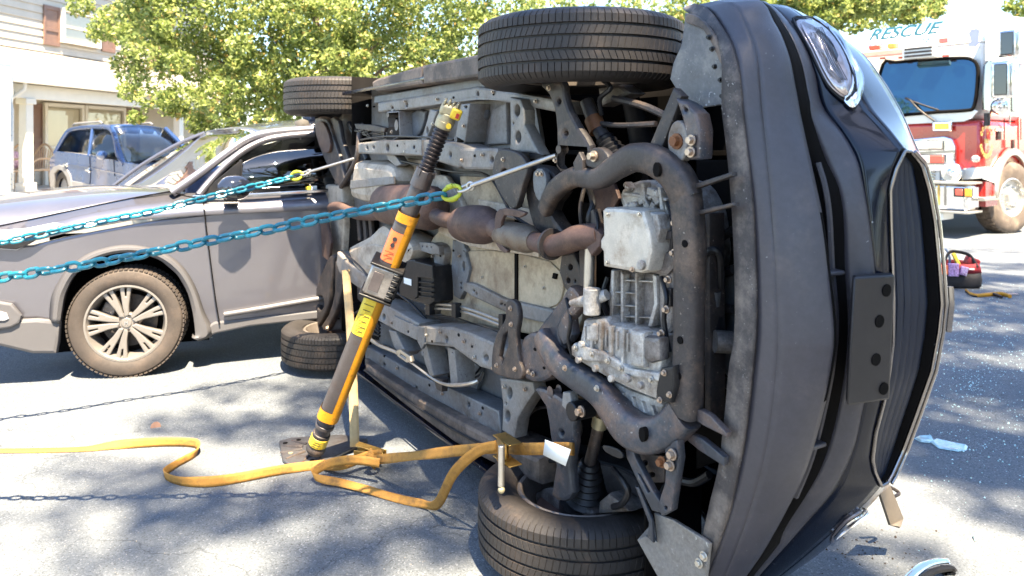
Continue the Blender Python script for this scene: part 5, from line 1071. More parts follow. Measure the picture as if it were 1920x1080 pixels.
q1 = CF.M @ c.y(850, 888, .02); q2 = CF.M @ c.y(893, 848, .06); q3 = CF.M @ c.y(930, 836, .10)
seg2 += [(q1, (-.6, .1, .7)), (q2, (-.4, 0, .9)), (q3, (0, 0, 1))]
ribbon('webbing', seg2, WD*.9, WEB, t, loc=tl, sub=5)
a0 = gp(706, 862, .09); k3 = [(a0, (0, 0, 1)), (a0.lerp(CF.M @ c.y(925, 838, .10), .35), (.1, .5, .35)), (a0.lerp(CF.M @ c.y(925, 838, .10), .7), (0, .1, .8)), (CF.M @ c.y(925, 840, .10), (0, 0, 1)), (CF.M @ c.y(985, 842, .12), (0, 0, 1)), (CF.M @ c.y(1040, 841, .15), (0, 0, 1)), (CF.M @ c.y(1073, 842, .17), (0, 0, 1)), (CF.M @ c.y(1079, 842, .24), (0, 0, 1))]
ribbon('webbing', k3, WD*.95, WEB, t, loc=tl, sub=4)
# knot
kc = gp(700, 858, .075); kn = [(kc+Vector((.032*math.cos(a), -.0+.028*math.sin(a), .004*math.sin(2*a))), (.25, 0, 1)) for a in [R(25*i) for i in range(16)]]
ribbon('knot', kn, WD*1.15, WEB, t, loc=tl, sub=2)
kn = [(kc+Vector((-.02+.02*i, -.03+.02*abs(i-1), .03-.03*i)), (.5, .2, .8)) for i in range(3)]; ribbon('knot', kn, WD, WEB, t, loc=tl, sub=4)
# ratchet buckle
RF = Matrix.Translation(CF.M @ c.y(951, 843, .075)) @ CF.M.to_3x3().to_4x4()
r_ = bpy.data.objects.new('ratchet', None); COL.objects.link(r_); r_.parent = t; r_.matrix_local = Matrix.Translation(-tl) @ RF
[MB().box((0, 0, z_), (.11, .05, .004)).obj('ratchet_frame', GLD, r_, bev=.001) for z_ in (-.035, .035)]
MB().tube([(-.015, 0, -.034), (-.015, 0, .034)], .013, 14).obj('ratchet_spool', GLD, r_); MB().tube([(-.042, -.005, -.034), (-.042, -.005, .034)], .006, 10).obj('ratchet_pin', GLD, r_)
for z in (-.032, .032): MB().tube([(-.015, 0, z-.002), (-.015, 0, z+.002)], .024, 9).obj('ratchet_gear', GLD, r_)
MB().add([(-.03, -.02, .04), (.04, -.035, .04), (.055, -.05, .03), (.055, -.05, -.10), (.04, -.035, -.05), (-.03, -.02, -.04)], [(0, 1, 4, 5), (1, 2, 3, 4)]).obj('ratchet_handle', GLD, r_, solid=.003)
MB().tube([(.058, -.055, .045), (.064, -.06, -.085)], .011, 12).obj('ratchet_grip', STL, r_, bev=.003); MB().ell((.066, -.06, -.095), (.012, .012, .012)).obj('grip_end', CRM, r_)
tg = c.y(1022, 824, .13), c.y(1070, 843, .12), c.y(1060, 874, .12), c.y(1018, 853, .13)
o = MB().add([CF.M @ p for p in tg], [(0, 1, 2, 3)]).obj('care_label', WHT, None, solid=.001); o.parent = t; o.matrix_parent_inverse = Matrix.Translation(-tl)
# upright strap from the strut base to the rear suspension
t = empty('ratchet_strap', gp(664, 834), 'pale webbing strap running upright behind the strut to the rear suspension', 'strap'); tl = Vector(t.location)
u1 = [(gp(664, 836, .06), (1, 0, 0)), (CF.M @ c.y(662, 720, .02), (1, 0, .0)), (CF.M @ c.y(656, 600, .10), (1, .2, .05)), (CF.M @ c.y(648, 506, .22), (1, .2, .1))]
u1[0] = (gp(665, 838, .03), (1, .1, 0)); ribbon('webbing', u1, .044, WEBP, t, loc=tl, sub=4)
RB = Matrix.Translation(gp(694, 852, .05)-tl) @ Matrix.Rotation(R(-12), 4, 'Z')
r2 = bpy.data.objects.new('ratchet', None); COL.objects.link(r2); r2.parent = t; r2.matrix_local = RB
[MB().box((0, z_, 0), (.14, .004, .04)).obj('ratchet_frame', GLD, r2, bev=.001) for z_ in (-.02, .02)]; MB().tube([(.02, -.02, 0), (.02, .02, 0)], .016, 12).tube([(-.04, -.02, .0), (-.04, .02, .0)], .008, 10).obj('ratchet_spool', GLD, r2)
MB().box((.0, 0, .03), (.13, .045, .004), Matrix.Rotation(R(12), 3, 'Y')).obj('ratchet_handle', GLD, r2, bev=.001)

# ============================================================ VEHICLE HELPERS
GLP = glass('pickup_glass', (.10, .105, .105), .01, 1.0); GLV = glass('blue_suv_glass', (.45, .45, .42), .01, .6)
SEAT = mat('seat_fabric', (.06, .055, .05), .85); INT = mat('cabin_trim', (.03, .03, .03), .7)
def loftside(name, fr, lines, m, parent, n=40, solid=.006, xs=None):
    """surface through several polylines traced in pixels: each line is (depth list or number, [(x, y)...]); sampled by the frame's X"""
    L_ = []
    for k, px in lines:
        ks = k if isinstance(k, (list, tuple)) else [k]*len(px); p = [fr.y(x, y, kk) for (x, y), kk in zip(px, ks)]; p.sort(key=lambda q: q.x); L_.append(p)
    lo = max(p[0].x for p in L_); hi = min(p[-1].x for p in L_)
    rows = []
    for i in range(n+1):
        x = lo+(hi-lo)*i/n; r_ = []
        for p in L_:
            for a, b in zip(p, p[1:]):
                if a.x-1e-6 <= x <= b.x+1e-6: tt = (x-a.x)/max(1e-6, b.x-a.x); r_.append(a.lerp(b, tt)); break
        rows.append(r_)
    return MB().grid(rows).obj(name, m, parent, solid=solid, ang=40)

# ============================================================ GREY PICKUP
PF = Frame((-2.39, 4.74, 0), R(21))
GP_ = mat('grey_metallic_paint', (.155, .152, .178), .36, .7, .03, 2, coat=1, spec=.5)
GDK = mat('grey_flare_plastic', (.085, .083, .09), .45, 0, .06, 6)
pk = empty('parked_pickup', PF, 'grey metallic pickup truck parked nose left behind the blue chains', 'pickup')
f = PF
def fy(x, y, k=0): return f.y(x, y, k)
def mir(k): return k
# side body: outline with wheel arch cut, built as a plate then the shoulder and bonnet as lofts
arc = [(119, 566), (124, 545), (137, 520), (160, 497), (190, 482), (225, 474), (262, 475), (300, 488), (332, 515), (352, 550), (362, 590), (366, 628)]
body = [(-110, 470), (0, 463), (60, 460), (120, 445), (200, 430), (300, 412), (400, 400), (480, 392), (640, 378), (900, 355), (900, 560), (640, 590), (585, 592), (470, 603), (402, 612), (366, 628)]+arc[::-1][1:]+[(112, 602), (70, 596), (30, 598), (-110, 592)]
P(f, 'side_panel', body, GP_, pk, .03, .05, bev=.012)
# front bumper corner, curving round the nose
lp = [(-90, 640), (0, 650), (60, 664), (106, 664), (113, 640), (118, 600), (119, 566), (112, 600)]
P(f, 'lower_bumper', [(-110, 600), (30, 600), (70, 598), (113, 603), (110, 640), (106, 664), (60, 664), (0, 650), (-110, 632)], GDK, pk, .0, .08, bev=.02)
P(f, 'sill', [(366, 628), (402, 604), (470, 596), (585, 583), (900, 545), (900, 575), (585, 600), (470, 612), (404, 626), (372, 640)], GDK, pk, .015, .07, bev=.012)
TB(f, 'sill_trim', [(420, 590, .0), (500, 577, .0), (585, 562, .0), (800, 528, .0)], .018, GDK, pk, sm=2)
# wheel arch flare
fl_o = [(92, 604), (95, 560), (108, 530), (128, 502), (160, 478), (195, 465), (235, 459), (275, 463), (315, 478), (345, 502), (368, 540), (384, 585), (401, 625), (372, 640)]
fl_i = [(112, 606), (118, 566), (124, 545), (137, 520), (160, 497), (190, 482), (225, 474), (262, 475), (300, 488), (332, 515), (352, 550), (362, 590), (366, 628), (360, 632)]
rows = [[f.y(a[0], a[1], .028), f.y((a[0]*2+b[0])/3, (a[1]*2+b[1])/3, -.012), f.y((a[0]+2*b[0])/3, (a[1]+2*b[1])/3, -.015), f.y(b[0], b[1], .0), f.y(b[0], b[1], .0)+Vector((0, .12, 0))] for a, b in zip(cr([(x, y, 0) for x, y in fl_o], 4), cr([(x, y, 0) for x, y in fl_i], 4))]
MB().grid(rows).obj('wheel_arch_flare', GDK, pk, solid=.006)
q = f.y(238, 607, .3); rows = []
for i in range(17):
    a = R(-15+210*i/16); rows.append([(q.x+.46*math.cos(a), k, .40+.42*math.sin(a)) for k in (.05, .25, .6)])
MB().grid(rows).obj('wheel_arch_liner', BLKV, pk, solid=.01)
MB().box((q.x, .62, .45), (1.0, .02, .8)).obj('inner_wing', BLKV, pk)
MB().box((2.0, .9, .42), (3.4, 1.5, .2)).obj('chassis', BLKV, pk)
# shoulder from the crease up to the bonnet edge / window line
sh = [(.005, [(-110, 468), (0, 460), (60, 452), (150, 430), (250, 412), (350, 405), (480, 398), (640, 392), (900, 360)]),
      (.035, [(-110, 458), (0, 448), (60, 440), (150, 416), (250, 400), (350, 390), (480, 384), (640, 372), (900, 345)]),
      (.13, [(-110, 440), (0, 425), (60, 412), (150, 392), (250, 372), (350, 362), (480, 362), (640, 352), (900, 325)])]
loftside('shoulder', f, sh, GP_, pk)
bn = [([.06, .06, .06, .06, .06, .06], [(-110, 440), (0, 425), (60, 412), (150, 392), (250, 372), (340, 358)]),
      ([.25, .25, .25, .25, .2, .16], [(-100, 400), (0, 388), (60, 380), (150, 370), (240, 360), (332, 355)]),
      ([.8, .8, .8, .8, .8, .8], [(-100, 378), (0, 368), (60, 361), (130, 354), (200, 350), (280, 351)]),
      ([1.4, 1.4, 1.4, 1.4, 1.4], [(-110, 376), (0, 364), (60, 356), (130, 348), (215, 346)]),
      ([1.72, 1.72, 1.72, 1.72], [(-110, 384), (0, 368), (90, 353), (190, 347)])]
def cornergrid(name, rows_px, m, sub=0):
    rows = [[f.y(x, y, k) for x, y, k in r_] for r_ in rows_px]; rows = [cr(r_, 3) for r_ in rows]
    cols = [cr([r_[i] for r_ in rows], 3) for i in range(len(rows[0]))]
    return MB().grid(cols).obj(name, m, pk, solid=.006, ang=50)
cornergrid('bonnet', [[(-150, 452, .13), (0, 425, .13), (110, 401, .13), (250, 372, .13), (338, 357, .13)], [(-130, 404, .3), (0, 388, .3), (110, 374, .3), (240, 360, .28), (330, 354, .26)],
                      [(-130, 384, .8), (0, 367, .8), (90, 357, .8), (190, 348, .8), (275, 349, .8)], [(-130, 384, 1.3), (-20, 366, 1.3), (60, 357, 1.3), (140, 349, 1.3), (225, 347, 1.3)], [(-130, 392, 1.72), (-30, 372, 1.72), (60, 358, 1.72), (130, 352, 1.72), (190, 349, 1.72)]], GP_)
TB(f, 'bonnet_shut_line', [(-60, 436, .125), (60, 411, .125), (150, 391.5, .125), (250, 371, .125), (330, 357, .125)], .004, BLKV, pk, sm=3, n=6)
# headlamp at the nose
LAMP = mat('clear_lamp', (.55, .55, .58), .08, .2, .2, 30, coat=1)
lmp = P(f, 'headlamp', [(-110, 450), (0, 432), (50, 428), (100, 418), (118, 420), (92, 438), (60, 455), (30, 470), (0, 468), (-110, 476)], LAMP, pk, -.008, .03, bev=.01)
P(f, 'headlamp_bezel', [(-110, 462), (0, 455), (45, 446), (90, 432), (78, 442), (55, 458), (30, 468), (0, 466), (-110, 474)], BK, lmp, -.012, .02, bev=.004)
P(f, 'grille_bar', [(-110, 446), (-60, 440), (0, 428), (0, 434), (-60, 448), (-110, 455)], CHR, pk, -.02, .02, bev=.004)
fg = P(f, 'fog_lamp_surround', [(-60, 572), (0, 566), (22, 570), (40, 592), (36, 606), (20, 615), (0, 618), (-60, 614)], GDK, pk, -.02, .04, bev=.012)
P(f, 'fog_lamp', [(-30, 586), (0, 584), (12, 588), (16, 598), (8, 602), (-30, 602)], LAMP, fg, -.03, .03, bev=.006)
# cabin: windscreen, pillars, roof, side glass
WS = [[(217, 357, 1.70), (262, 362, 1.2), (300, 361, .6), (334, 356, .13)], [(300, 300, 1.60), (340, 300, 1.15), (375, 302, .6), (405, 304, .20)], [(384, 247, 1.45), (425, 242, 1.05), (455, 243, .65), (481, 252, .30)]]
cornergrid('windscreen', WS, glass('pickup_windscreen_glass', (.25, .27, .26), .015, 8.5))
cornergrid('roof', [[(481, 252, .30), (530, 246, .30), (585, 244, .30), (760, 238, .32)], [(470, 243, .5), (530, 236, .5), (585, 232, .5), (760, 226, .5)], [(425, 240, 1.05), (500, 229, 1.05), (580, 224, 1.05), (760, 219, 1.05)], [(384, 246, 1.45), (450, 240, 1.45), (560, 231, 1.45), (760, 226, 1.45)]], GP_)
pil = lambda nm, px, k, r_, m, **kw: TB(f, nm, [(x, y, kk) for (x, y), kk in zip(px, k)], r_, m, pk, **kw)
pil('pillar', [(322, 362), (375, 325), (430, 284), (468, 260), (505, 250), (560, 245), (640, 240), (760, 236)], [.10, .15, .22, .27, .28, .29, .3, .3], .030, GP_, sm=4, sq=.7)
pil('pillar', [(205, 355), (265, 310), (332, 271), (384, 249)], [1.70, 1.62, 1.52, 1.45], .016, GP_, sm=4)
pil('door_frame', [(372, 366), (398, 335), (440, 295), (480, 270), (520, 258), (590, 251), (760, 244)], [.05, .12, .17, .23, .26, .27, .28], .024, GP_, sm=4)
P(f, 'belt_trim', [(360, 366), (480, 362), (597, 355), (760, 345), (760, 351), (597, 362), (480, 369), (362, 371)], CHR, pk, .035, .03, bev=.006)
sg = f.y
rows = [[sg(378, 366, .09), sg(430, 364, .09), sg(500, 361, .09), sg(597, 356, .09), sg(760, 346, .09)], [sg(405, 335, .13), sg(440, 325, .14), sg(510, 318, .14), sg(600, 312, .14), sg(760, 300, .14)], [sg(442, 297, .19), sg(480, 275, .22), sg(530, 262, .25), sg(600, 256, .26), sg(760, 250, .26)]]
MB().grid(rows).obj('side_glass', GLP, pk, solid=.005)
MB().tube([sg(451, 350, .07), sg(452, 300, .15)], .01, 6).obj('window_divider', BK, pk)
P(f, 'mirror_sail', [(381, 364), (405, 338), (452, 300), (450, 362)], BK, pk, .085, .015)
P(f, 'sticker', [(573, 350), (582, 349), (582, 356), (573, 357)], YLB, pk, .075, .002, bev=.0005); P(f, 'sticker', [(584, 349), (594, 348), (594, 356), (584, 356)], WHT, pk, .075, .002, bev=.0005)
for i, x in enumerate((560, 640)):
    q = sg(x, 330, .55); MB().box(q, (.12, .45, .5)).box(q+Vector((.02, 0, .34)), (.10, .26, .16)).obj('seat', SEAT, pk, bev=.04)
MB().box((.9, .9, 1.0), (.5, 1.4, .15)).obj('dashboard', INT, pk, bev=.04)
TB(f, 'steering_wheel', [(505+18*math.cos(a), 330+26*math.sin(a), .55) for a in [R(20*i) for i in range(19)]], .014, INT, pk, sm=0)
# rear half of the cabin and the bed, hidden behind the overturned car
MB().box((4.0, .95, .85), (2.2, 1.7, .6)).obj('cargo_bed', GP_, pk, bev=.05); MB().box((3.0, .95, 1.2), (.8, 1.3, .6)).obj('cab_rear', GP_, pk, bev=.1)
# door shut lines, mirror, antenna
for px_ in ([(381, 372), (386, 420), (396, 500), (404, 560), (412, 608)], [(330, 362), (350, 368), (378, 372)]):
    MB().tube(cr([f.y(x, y, .002) for x, y in px_], 4), .0045, 6).obj('shut_line', BLKV, pk)
mr = f.y(440, 352, -.16)
m_ = MB().grid([[(mr.x+(-.10+.2*i/8)*1.0, mr.y+.09*math.cos(t_)*(1-abs(i-3.5)/6)**.5, mr.z+.078*math.sin(t_)*(1-(abs(i-4)/4.6)**3)) for t_ in [2*math.pi*k/16 for k in range(16)]] for i in range(9)], close=True).obj('door_mirror', mat('gloss_black_mirror', (.01, .012, .02), .08, 0, .05, 3, coat=1), pk)
MB().box((mr.x-.02, mr.y+.13, mr.z-.07), (.09, .16, .04)).obj('mirror_arm', BK, pk, bev=.01)
TB(f, 'wiper', [(345, 357, .35), (300, 357, .7), (262, 359, 1.1)], .010, BK, pk, sm=2)
TB(f, 'cowl', [(330, 361, .12), (290, 364, .7), (225, 361, 1.6)], .03, BK, pk, sm=3)
# wheel, turned slightly
wq = f.y(240, 607, .0)
WR = .335
wm = Matrix.Translation((wq.x, .11, WR+.003)) @ Matrix.Rotation(R(-7), 4, 'Z') @ Matrix.Rotation(R(90), 4, 'X')
wh = bpy.data.objects.new('wheel', None); COL.objects.link(wh); wh.parent = pk; wh.matrix_local = wm
TYR2 = mat('brown_dusty_tyre', (.050, .040, .035), .75, 0, .15, 10, .0008, 150, dirt=(.10, .075, .06), dirt_amt=.4, dscale=4)
prof = [(.232, -.1), (.245, -.108), (.29, -.118), (.322, -.108), (WR-.006, -.1), (WR, -.085), (WR, .085), (WR-.006, .1), (.322, .108), (.29, .118), (.245, .108), (.236, .1)]
lathe(prof, 72).obj('tyre', TYR2, wh, ang=30)
tb = MB()
for i in range(72):
    a = 2*math.pi*i/72
    for z_, dd in ((.092, 0), (-.092, .5), (.03, .3), (-.03, .8)): rot = Matrix.Rotation(a+dd*.087, 3, 'Z'); tb.box(rot @ Vector((WR+.001, 0, z_)), (.008, .020, .05 if abs(z_) < .05 else .03), rot)
tag(tb.obj('tread_blocks', TYR2, wh, smooth=False), kind='stuff')
al2 = mat('bright_alloy', (.25, .23, .215), .35, .5, .06, 12, coat=.3)
lathe([(.238, .1), (.240, .107), (.228, .108), (.222, .095), (.21, .07), (.2, .0), (.2, -.09)], 60).obj('rim', al2, wh, ang=50)
def rotp(pts, a): ca, sa = math.cos(a), math.sin(a); return [(x*ca-y*sa, x*sa+y*ca) for x, y in pts]
for kk in range(5):
    a = R(105+72*kk)
    for s in (-1, 1):
        bl_ = [(.038, s*.001), (.044, s*.028), (.10, s*.042), (.16, s*.066), (.220, s*.092), (.230, s*.064), (.160, s*.042), (.163, s*.035), (.232, s*.051), (.235, s*.020), (.17, s*.013), (.10, s*.004)]
        o = plate('spoke', rotp(bl_, a), al2, wh, .093, .035, 'z', bev=.006)
MB().tube([(0, 0, .04), (0, 0, .084)], .062, 28).obj('hub', al2, wh, bev=.006); MB().tube([(0, 0, .084), (0, 0, .090)], .030, 24).obj('hub_cap', al2, wh, bev=.003)
hs_ = MB().box((-.008, 0, .092), (.004, .022, .003)).box((.008, 0, .092), (.004, .022, .003)).box((0, 0, .092), (.014, .004, .003)).obj('hub_emblem', CHR, wh)
for kk in range(5): a = R(141+72*kk); MB().tube([(.047*math.cos(a), .047*math.sin(a), .07), (.047*math.cos(a), .047*math.sin(a), .088)], .009, 6).obj('wheel_nut', DS, wh)
MB().tube([(0, 0, -.02), (0, 0, .0)], .165, 40).obj('brake_disc', DS, wh); MB().box((-.12, .06, .0), (.08, .12, .08), Matrix.Rotation(R(-25), 3, 'Z')).obj('brake_caliper', AD, wh, bev=.01)
MB().tube([(0, 0, -.04), (0, 0, -.02)], .2, 40).obj('dust_shield', BLKV, wh)

# ============================================================ BLUE SUV
BF = Frame((-6.9, 13.5, .28), R(-37.5)); f2 = BF
BLP = mat('blue_car_paint', (.016, .045, .14), .28, .3, .05, 2, coat=1, dirt=(.05, .055, .08), dirt_amt=.25, dscale=1.5); SIL = mat('silver_cladding', (.17, .17, .18), .45, .1, .05, 5)
sv = empty('parked_suv', BF, 'small blue SUV with roof rails parked on the driveway in front of the house', 'car')
def B2(name, px, m, k, th, **kw): return P(f2, name, px, m, sv, k, th, **kw)
archb = [(99, 352), (97, 335), (101, 322), (110, 316), (120, 319), (127, 332), (130, 350)]
B2('side_panel', [(92, 300), (104, 283), (150, 289), (215, 300), (280, 312), (345, 325), (345, 372), (130, 372)]+archb[::-1]+[(94, 350)], BLP, 0, .06, bev=.015)
B2('lower_cladding', [(130, 338), (180, 348), (240, 352), (345, 362), (345, 380), (130, 372)], SIL, -.015, .05, bev=.01)
B2('wheel_arch_flare', [(94, 352), (92, 325), (99, 313), (110, 309), (122, 313), (131, 328), (135, 352), (129, 352), (124, 332), (116, 320), (108, 318), (101, 326), (99, 352)], SIL, -.02, .05, bev=.01)
# upper body: pillars and roof as a loft of cross sections
g_side = [(120, 290), (138, 250), (176, 243), (204, 252), (214, 300)]
W2 = 1.45
def q2(x, y, k): return f2.y(x, y, k)
rail = MB().tube(cr([q2(104, 288, .05), q2(122, 255, .14), q2(136, 243, .2), (q2(176, 238, .22)), q2(205, 240, .22), q2(216, 258, .16), q2(222, 290, .06), q2(234, 308, .03)], 5), .05, 10).obj('roof_frame', BLP, sv)
MB().tube([q2(167, 292, .05), q2(174, 242, .2)], .035, 8).obj('door_pillar', BLP, sv)
q_ = [q2(108, 288, .07), q2(133, 246, .2), q2(176, 240, .22), q2(206, 243, .22), q2(218, 270, .13), q2(224, 304, .05)]
MB().add(q_, [tuple(range(6))]).obj('side_glass', GLV, sv, solid=.01)
MB().tube([q2(120, 286, .055), q2(168, 291, .055), q2(214, 299, .055)], .02, 6).obj('belt_trim', SIL, sv)
def row(x, y, k): a = q2(x, y, k); return [a, a+Vector((.0, (W2-2*k)*.25, .035)), a+Vector((0, (W2-2*k)*.5, .05)), a+Vector((0, (W2-2*k)*.75, .035)), a+Vector((0, W2-2*k, 0))]
MB().grid([row(124, 249, .16), row(140, 240, .2), row(176, 236, .22), row(208, 238, .22)]).obj('roof', BLP, sv, solid=.02)
MB().grid([row(208, 239, .22), row(219, 265, .15), row(234, 306, .06)]).obj('windscreen', GLV, sv, solid=.01)
for s in (0,): 
    a, b_, c3 = q2(208, 239, .20), q2(219, 265, .13), q2(234, 308, .04); MB().tube([a+Vector((.01, 0, 0)), b_, c3], .035, 8).obj('windscreen_pillar', BLP, sv)
    off = lambda v, k: v+Vector((0, W2-2*k, 0)); MB().tube([off(a, .2), off(b_, .13), off(c3, .04)], .045, 8).obj('windscreen_pillar', BLP, sv)
MB().tube([row(234, 307, .06)[i]+Vector((.03, 0, 0)) for i in range(5)], .03, 6).obj('cowl', BK, sv)
MB().tube([row(232, 303, .06)[1]+Vector((.05, 0, .0)), row(228, 290, .06)[3]+Vector((.05, 0, -.06))], .012, 6).obj('wiper', BK, sv)
a = q2(234, 308, .03); MB().grid([[a+Vector((0, t_*W2, .04*math.sin(t_*math.pi))) for t_ in (0, .25, .5, .75, 1)], [a+Vector((.55, t_*W2, -.05+.05*math.sin(t_*math.pi))) for t_ in (0, .25, .5, .75, 1)], [a+Vector((1.0, .05+t_*(W2-.1), -.22)) for t_ in (0, .25, .5, .75, 1)]]).obj('bonnet', BLP, sv, solid=.02)
nb = q2(234, 320, 0); MB().box((nb.x+.55, W2/2, .55), (1.2, W2-.06, .55)).obj('nose', BLP, sv, bev=.1)
MB().box((-1.2, W2-.03, .62), (3.4, .06, .55)).obj('side_panel', BLP, sv, bev=.02); tr_ = q2(97, 290, 0); MB().box((tr_.x+.05, W2/2, .65), (.1, W2-.05, .65)).obj('tailgate', BLP, sv, bev=.04)
MB().add([q2(108, 288, .07), q2(128, 247, .2), q2(128, 247, .2)+Vector((0, W2-.4, 0)), q2(108, 288, .07)+Vector((0, W2-.14, 0))], [(0, 1, 2, 3)]).obj('rear_glass', GLV, sv, solid=.01)
MB().box((-1.2, W2/2, .45), (3.2, W2-.2, .3)).obj('floor', BLKV, sv)
for x in (150, 196):
    q = q2(x, 282, .5); MB().box(q, (.15, .4, .5)).obj('seat', SEAT, sv, bev=.05)
mr2 = q2(191, 291, -.18); MB().ell(mr2, (.13, .09, .085), 14, 9).obj('door_mirror', BLP, sv); MB().box(mr2+Vector((.06, .12, -.05)), (.07, .16, .04)).obj('mirror_arm', BK, sv)
for x, y in ((122, 309), (164, 319)): 
    q = q2(x, y, -.03); MB().box(q, (.14, .04, .035)).ell(q+Vector((0, .03, 0)), (.06, .02, .05)).obj('door_handle', CHR, sv, bev=.008)
MB().tube([q2(168, 293, -.004), q2(170, 330, -.004), q2(168, 348, -.004)], .006, 6).obj('shut_line', BLKV, sv); MB().tube([q2(213, 300, -.004), q2(215, 330, -.004)], .006, 6).obj('shut_line', BLKV, sv)
TB(f2, 'side_moulding', [(130, 307, -.01), (170, 314, -.01), (240, 329, -.01)], .012, BLP, sv, sm=0)
for s, yy in ((0, .24), (1, W2-.24)):
    a, b_ = q2(138, 233, .22), q2(190, 229, .22); d = Vector((0, (W2-.48)*s, .03)); MB().tube([a+d-Vector((.02, 0, .05)), a+d+Vector((.05, 0, -.02)), b_+d-Vector((.05, 0, .02)), b_+d-Vector((-.06, 0, .06))], .022, 8).obj('roof_rail', SIL, sv)
q = q2(114, 345, .0); wv = bpy.data.objects.new('wheel', None); COL.objects.link(wv); wv.parent = sv; wv.matrix_local = Matrix.Translation((q.x, .14, .34)) @ Matrix.Rotation(R(90), 4, 'X')
lathe([(.2, -.1), (.32, -.11), (.345, -.08), (.345, .08), (.32, .11), (.2, .1)], 32).obj('tyre', RUB, wv); MB().tube([(0, 0, -.05), (0, 0, .06)], .2, 20).obj('rim', SIL, wv)
wv2 = copy_tree(wv, sv); wv2.matrix_local = Matrix.Translation((q.x+2.55, .14, .34)) @ Matrix.Rotation(R(90), 4, 'X')
MB().box((q.x, .5, .5), (.9, .6, .8)).obj('inner_wing', BLKV, sv)

# ============================================================ FIRE ENGINE
TF = Frame((7.45, 12, 0), R(-51.7))
RED = mat('fire_engine_red', (.50, .02, .014), .28, 0, .06, 3, coat=1); WPT = mat('fire_engine_white', (.80, .78, .72), .3, 0, .03, 3, coat=1)
WGL = mat('sky_blue_windscreen', (.018, .085, .14), .03, .9, .1, 2, coat=1, spec=1.); AMB = mat('amber_lens', (.75, .35, .02), .2, 0, .1, 20, coat=1); RLN = mat('red_lens', (.6, .08, .05), .2, 0, .1, 20, coat=1); CLN = mat('clear_lens', (.6, .58, .55), .12, .4, .15, 30, coat=1)  # windscreen base colour carries the blue sky reflection
GOLD = mat('gold_leaf', (.65, .42, .10), .4, .4); TEAL = mat('teal_lettering', (.004, .055, .085), .5)
tk = empty('fire_engine', TF, 'red and white fire engine with RESCUE above its windscreen', 'fire engine')
def F3(name, px, m, k=0., th=.04, parent=None, **kw): return P(TF, name, px, m, parent or tk, k, th, **kw)
def S3(name, px, m, k=0., th=.04, parent=None, **kw): return P(TF, name, px, m, parent or tk, k, th, ax='x', **kw)
tf = TF.y; ts = TF.x
zb, zr_, zt = tf(1760, 330, 0).z, tf(1780, 226, 0).z, tf(1840, 72, 0).z
MB().box((-1.36, .8, (zr_+zb)/2), (2.68, 1.55, zr_-zb)).obj('cab_lower', RED, tk, bev=.09)
MB().box((-1.36, 1.0, (zr_+zt)/2+.0), (2.66, 1.5, zt-zr_)).obj('cab_upper', WPT, tk, bev=.10)
hz0 = tf(1850, 27, 0).z
MB().box((-1.36, 2.6, (zt+hz0)/2-.1), (2.66, 3.9, hz0-zt+.2)).obj('raised_roof', WPT, tk, bev=.12)
MB().add([(-2.68, .25, zt-.02), (-.04, .25, zt-.02), (-.06, .75, hz0-.02), (-2.66, .75, hz0-.02), (-2.68, 1.2, zt-.02), (-.04, 1.2, zt-.02), (-.06, 1.2, hz0-.02), (-2.66, 1.2, hz0-.02)], [(0, 1, 2, 3), (1, 5, 6, 2), (4, 0, 3, 7), (3, 2, 6, 7), (4, 5, 1, 0), (5, 4, 7, 6)]).obj('roof_slope', WPT, tk, bev=.03)
MB().box((-1.36, 4.3, 1.9), (2.66, 5.5, 2.2)).obj('body', RED, tk, bev=.04); MB().box((-1.36, 4.3, 3.1), (2.6, 5.4, .5)).obj('body_top', WPT, tk, bev=.04)
MB().box((-1.36, 4, .75), (1.6, 7.5, .4)).obj('chassis', BLKV, tk); MB().box((-1.36, .75, zb-.12), (2.2, 1.4, .2)).obj('cab_floor', BLKV, tk)
# windscreen leaning back, framed
def wsp(x, y):
    lean = .18
    q = tf(x, y, 0); z0 = tf(1760, 214, 0).z; k = max(0, q.z-z0)*lean; return tf(x, y, -.03+k)
wo = [(1655, 122), (1680, 117), (1740, 112), (1800, 109), (1822, 112), (1833, 126), (1832, 165), (1826, 200), (1812, 207), (1760, 210), (1700, 215), (1640, 219)]
q = cr([wsp(x, y) for x, y in wo], 3, True); MB().add(q, [tuple(range(len(q)))]).obj('windscreen', WGL, tk, solid=.01, smooth=False)
MB().tube(q, .028, 8, closed=True).obj('windscreen_seal', BLKV, tk)
TB(TF, 'wiper', [(1697, 184, -.08), (1706, 187, -.08), (1722, 205, -.08), (1752, 227, -.06)], .016, DS, tk, sm=2, n=6); TB(TF, 'wiper', [(1700, 186, -.08), (1740, 200, -.08), (1760, 206, -.08)], .012, DS, tk, sm=2, n=6)
F3('white_swoop', [(1640, 222), (1826, 205), (1834, 208), (1822, 222), (1806, 228), (1740, 231), (1640, 236)], WPT, -.01, .03, bev=.008)
F3('lower_stripe', [(1700, 322), (1846, 313), (1846, 334), (1700, 345)], WPT, -.02, .03, bev=.004)
S3('lower_stripe', [(1846, 313), (1864, 316), (1880, 292), (1880, 300), (1870, 345), (1846, 336)], WPT, .02, .03, bev=.004)
# lettering on the raised front
e = [tf(1632, 76, .42), tf(1758, 62, .42)]; c0 = (e[0]+e[1])/2+Vector((0, 0, .10)); 
text('lettering', 'RESCUE', .36, TEAL, tk, (c0.x, .40, zt+.30), (R(57), 0, 0), .004, .25, 1.0, abs(e[1].x-e[0].x)/1.22)
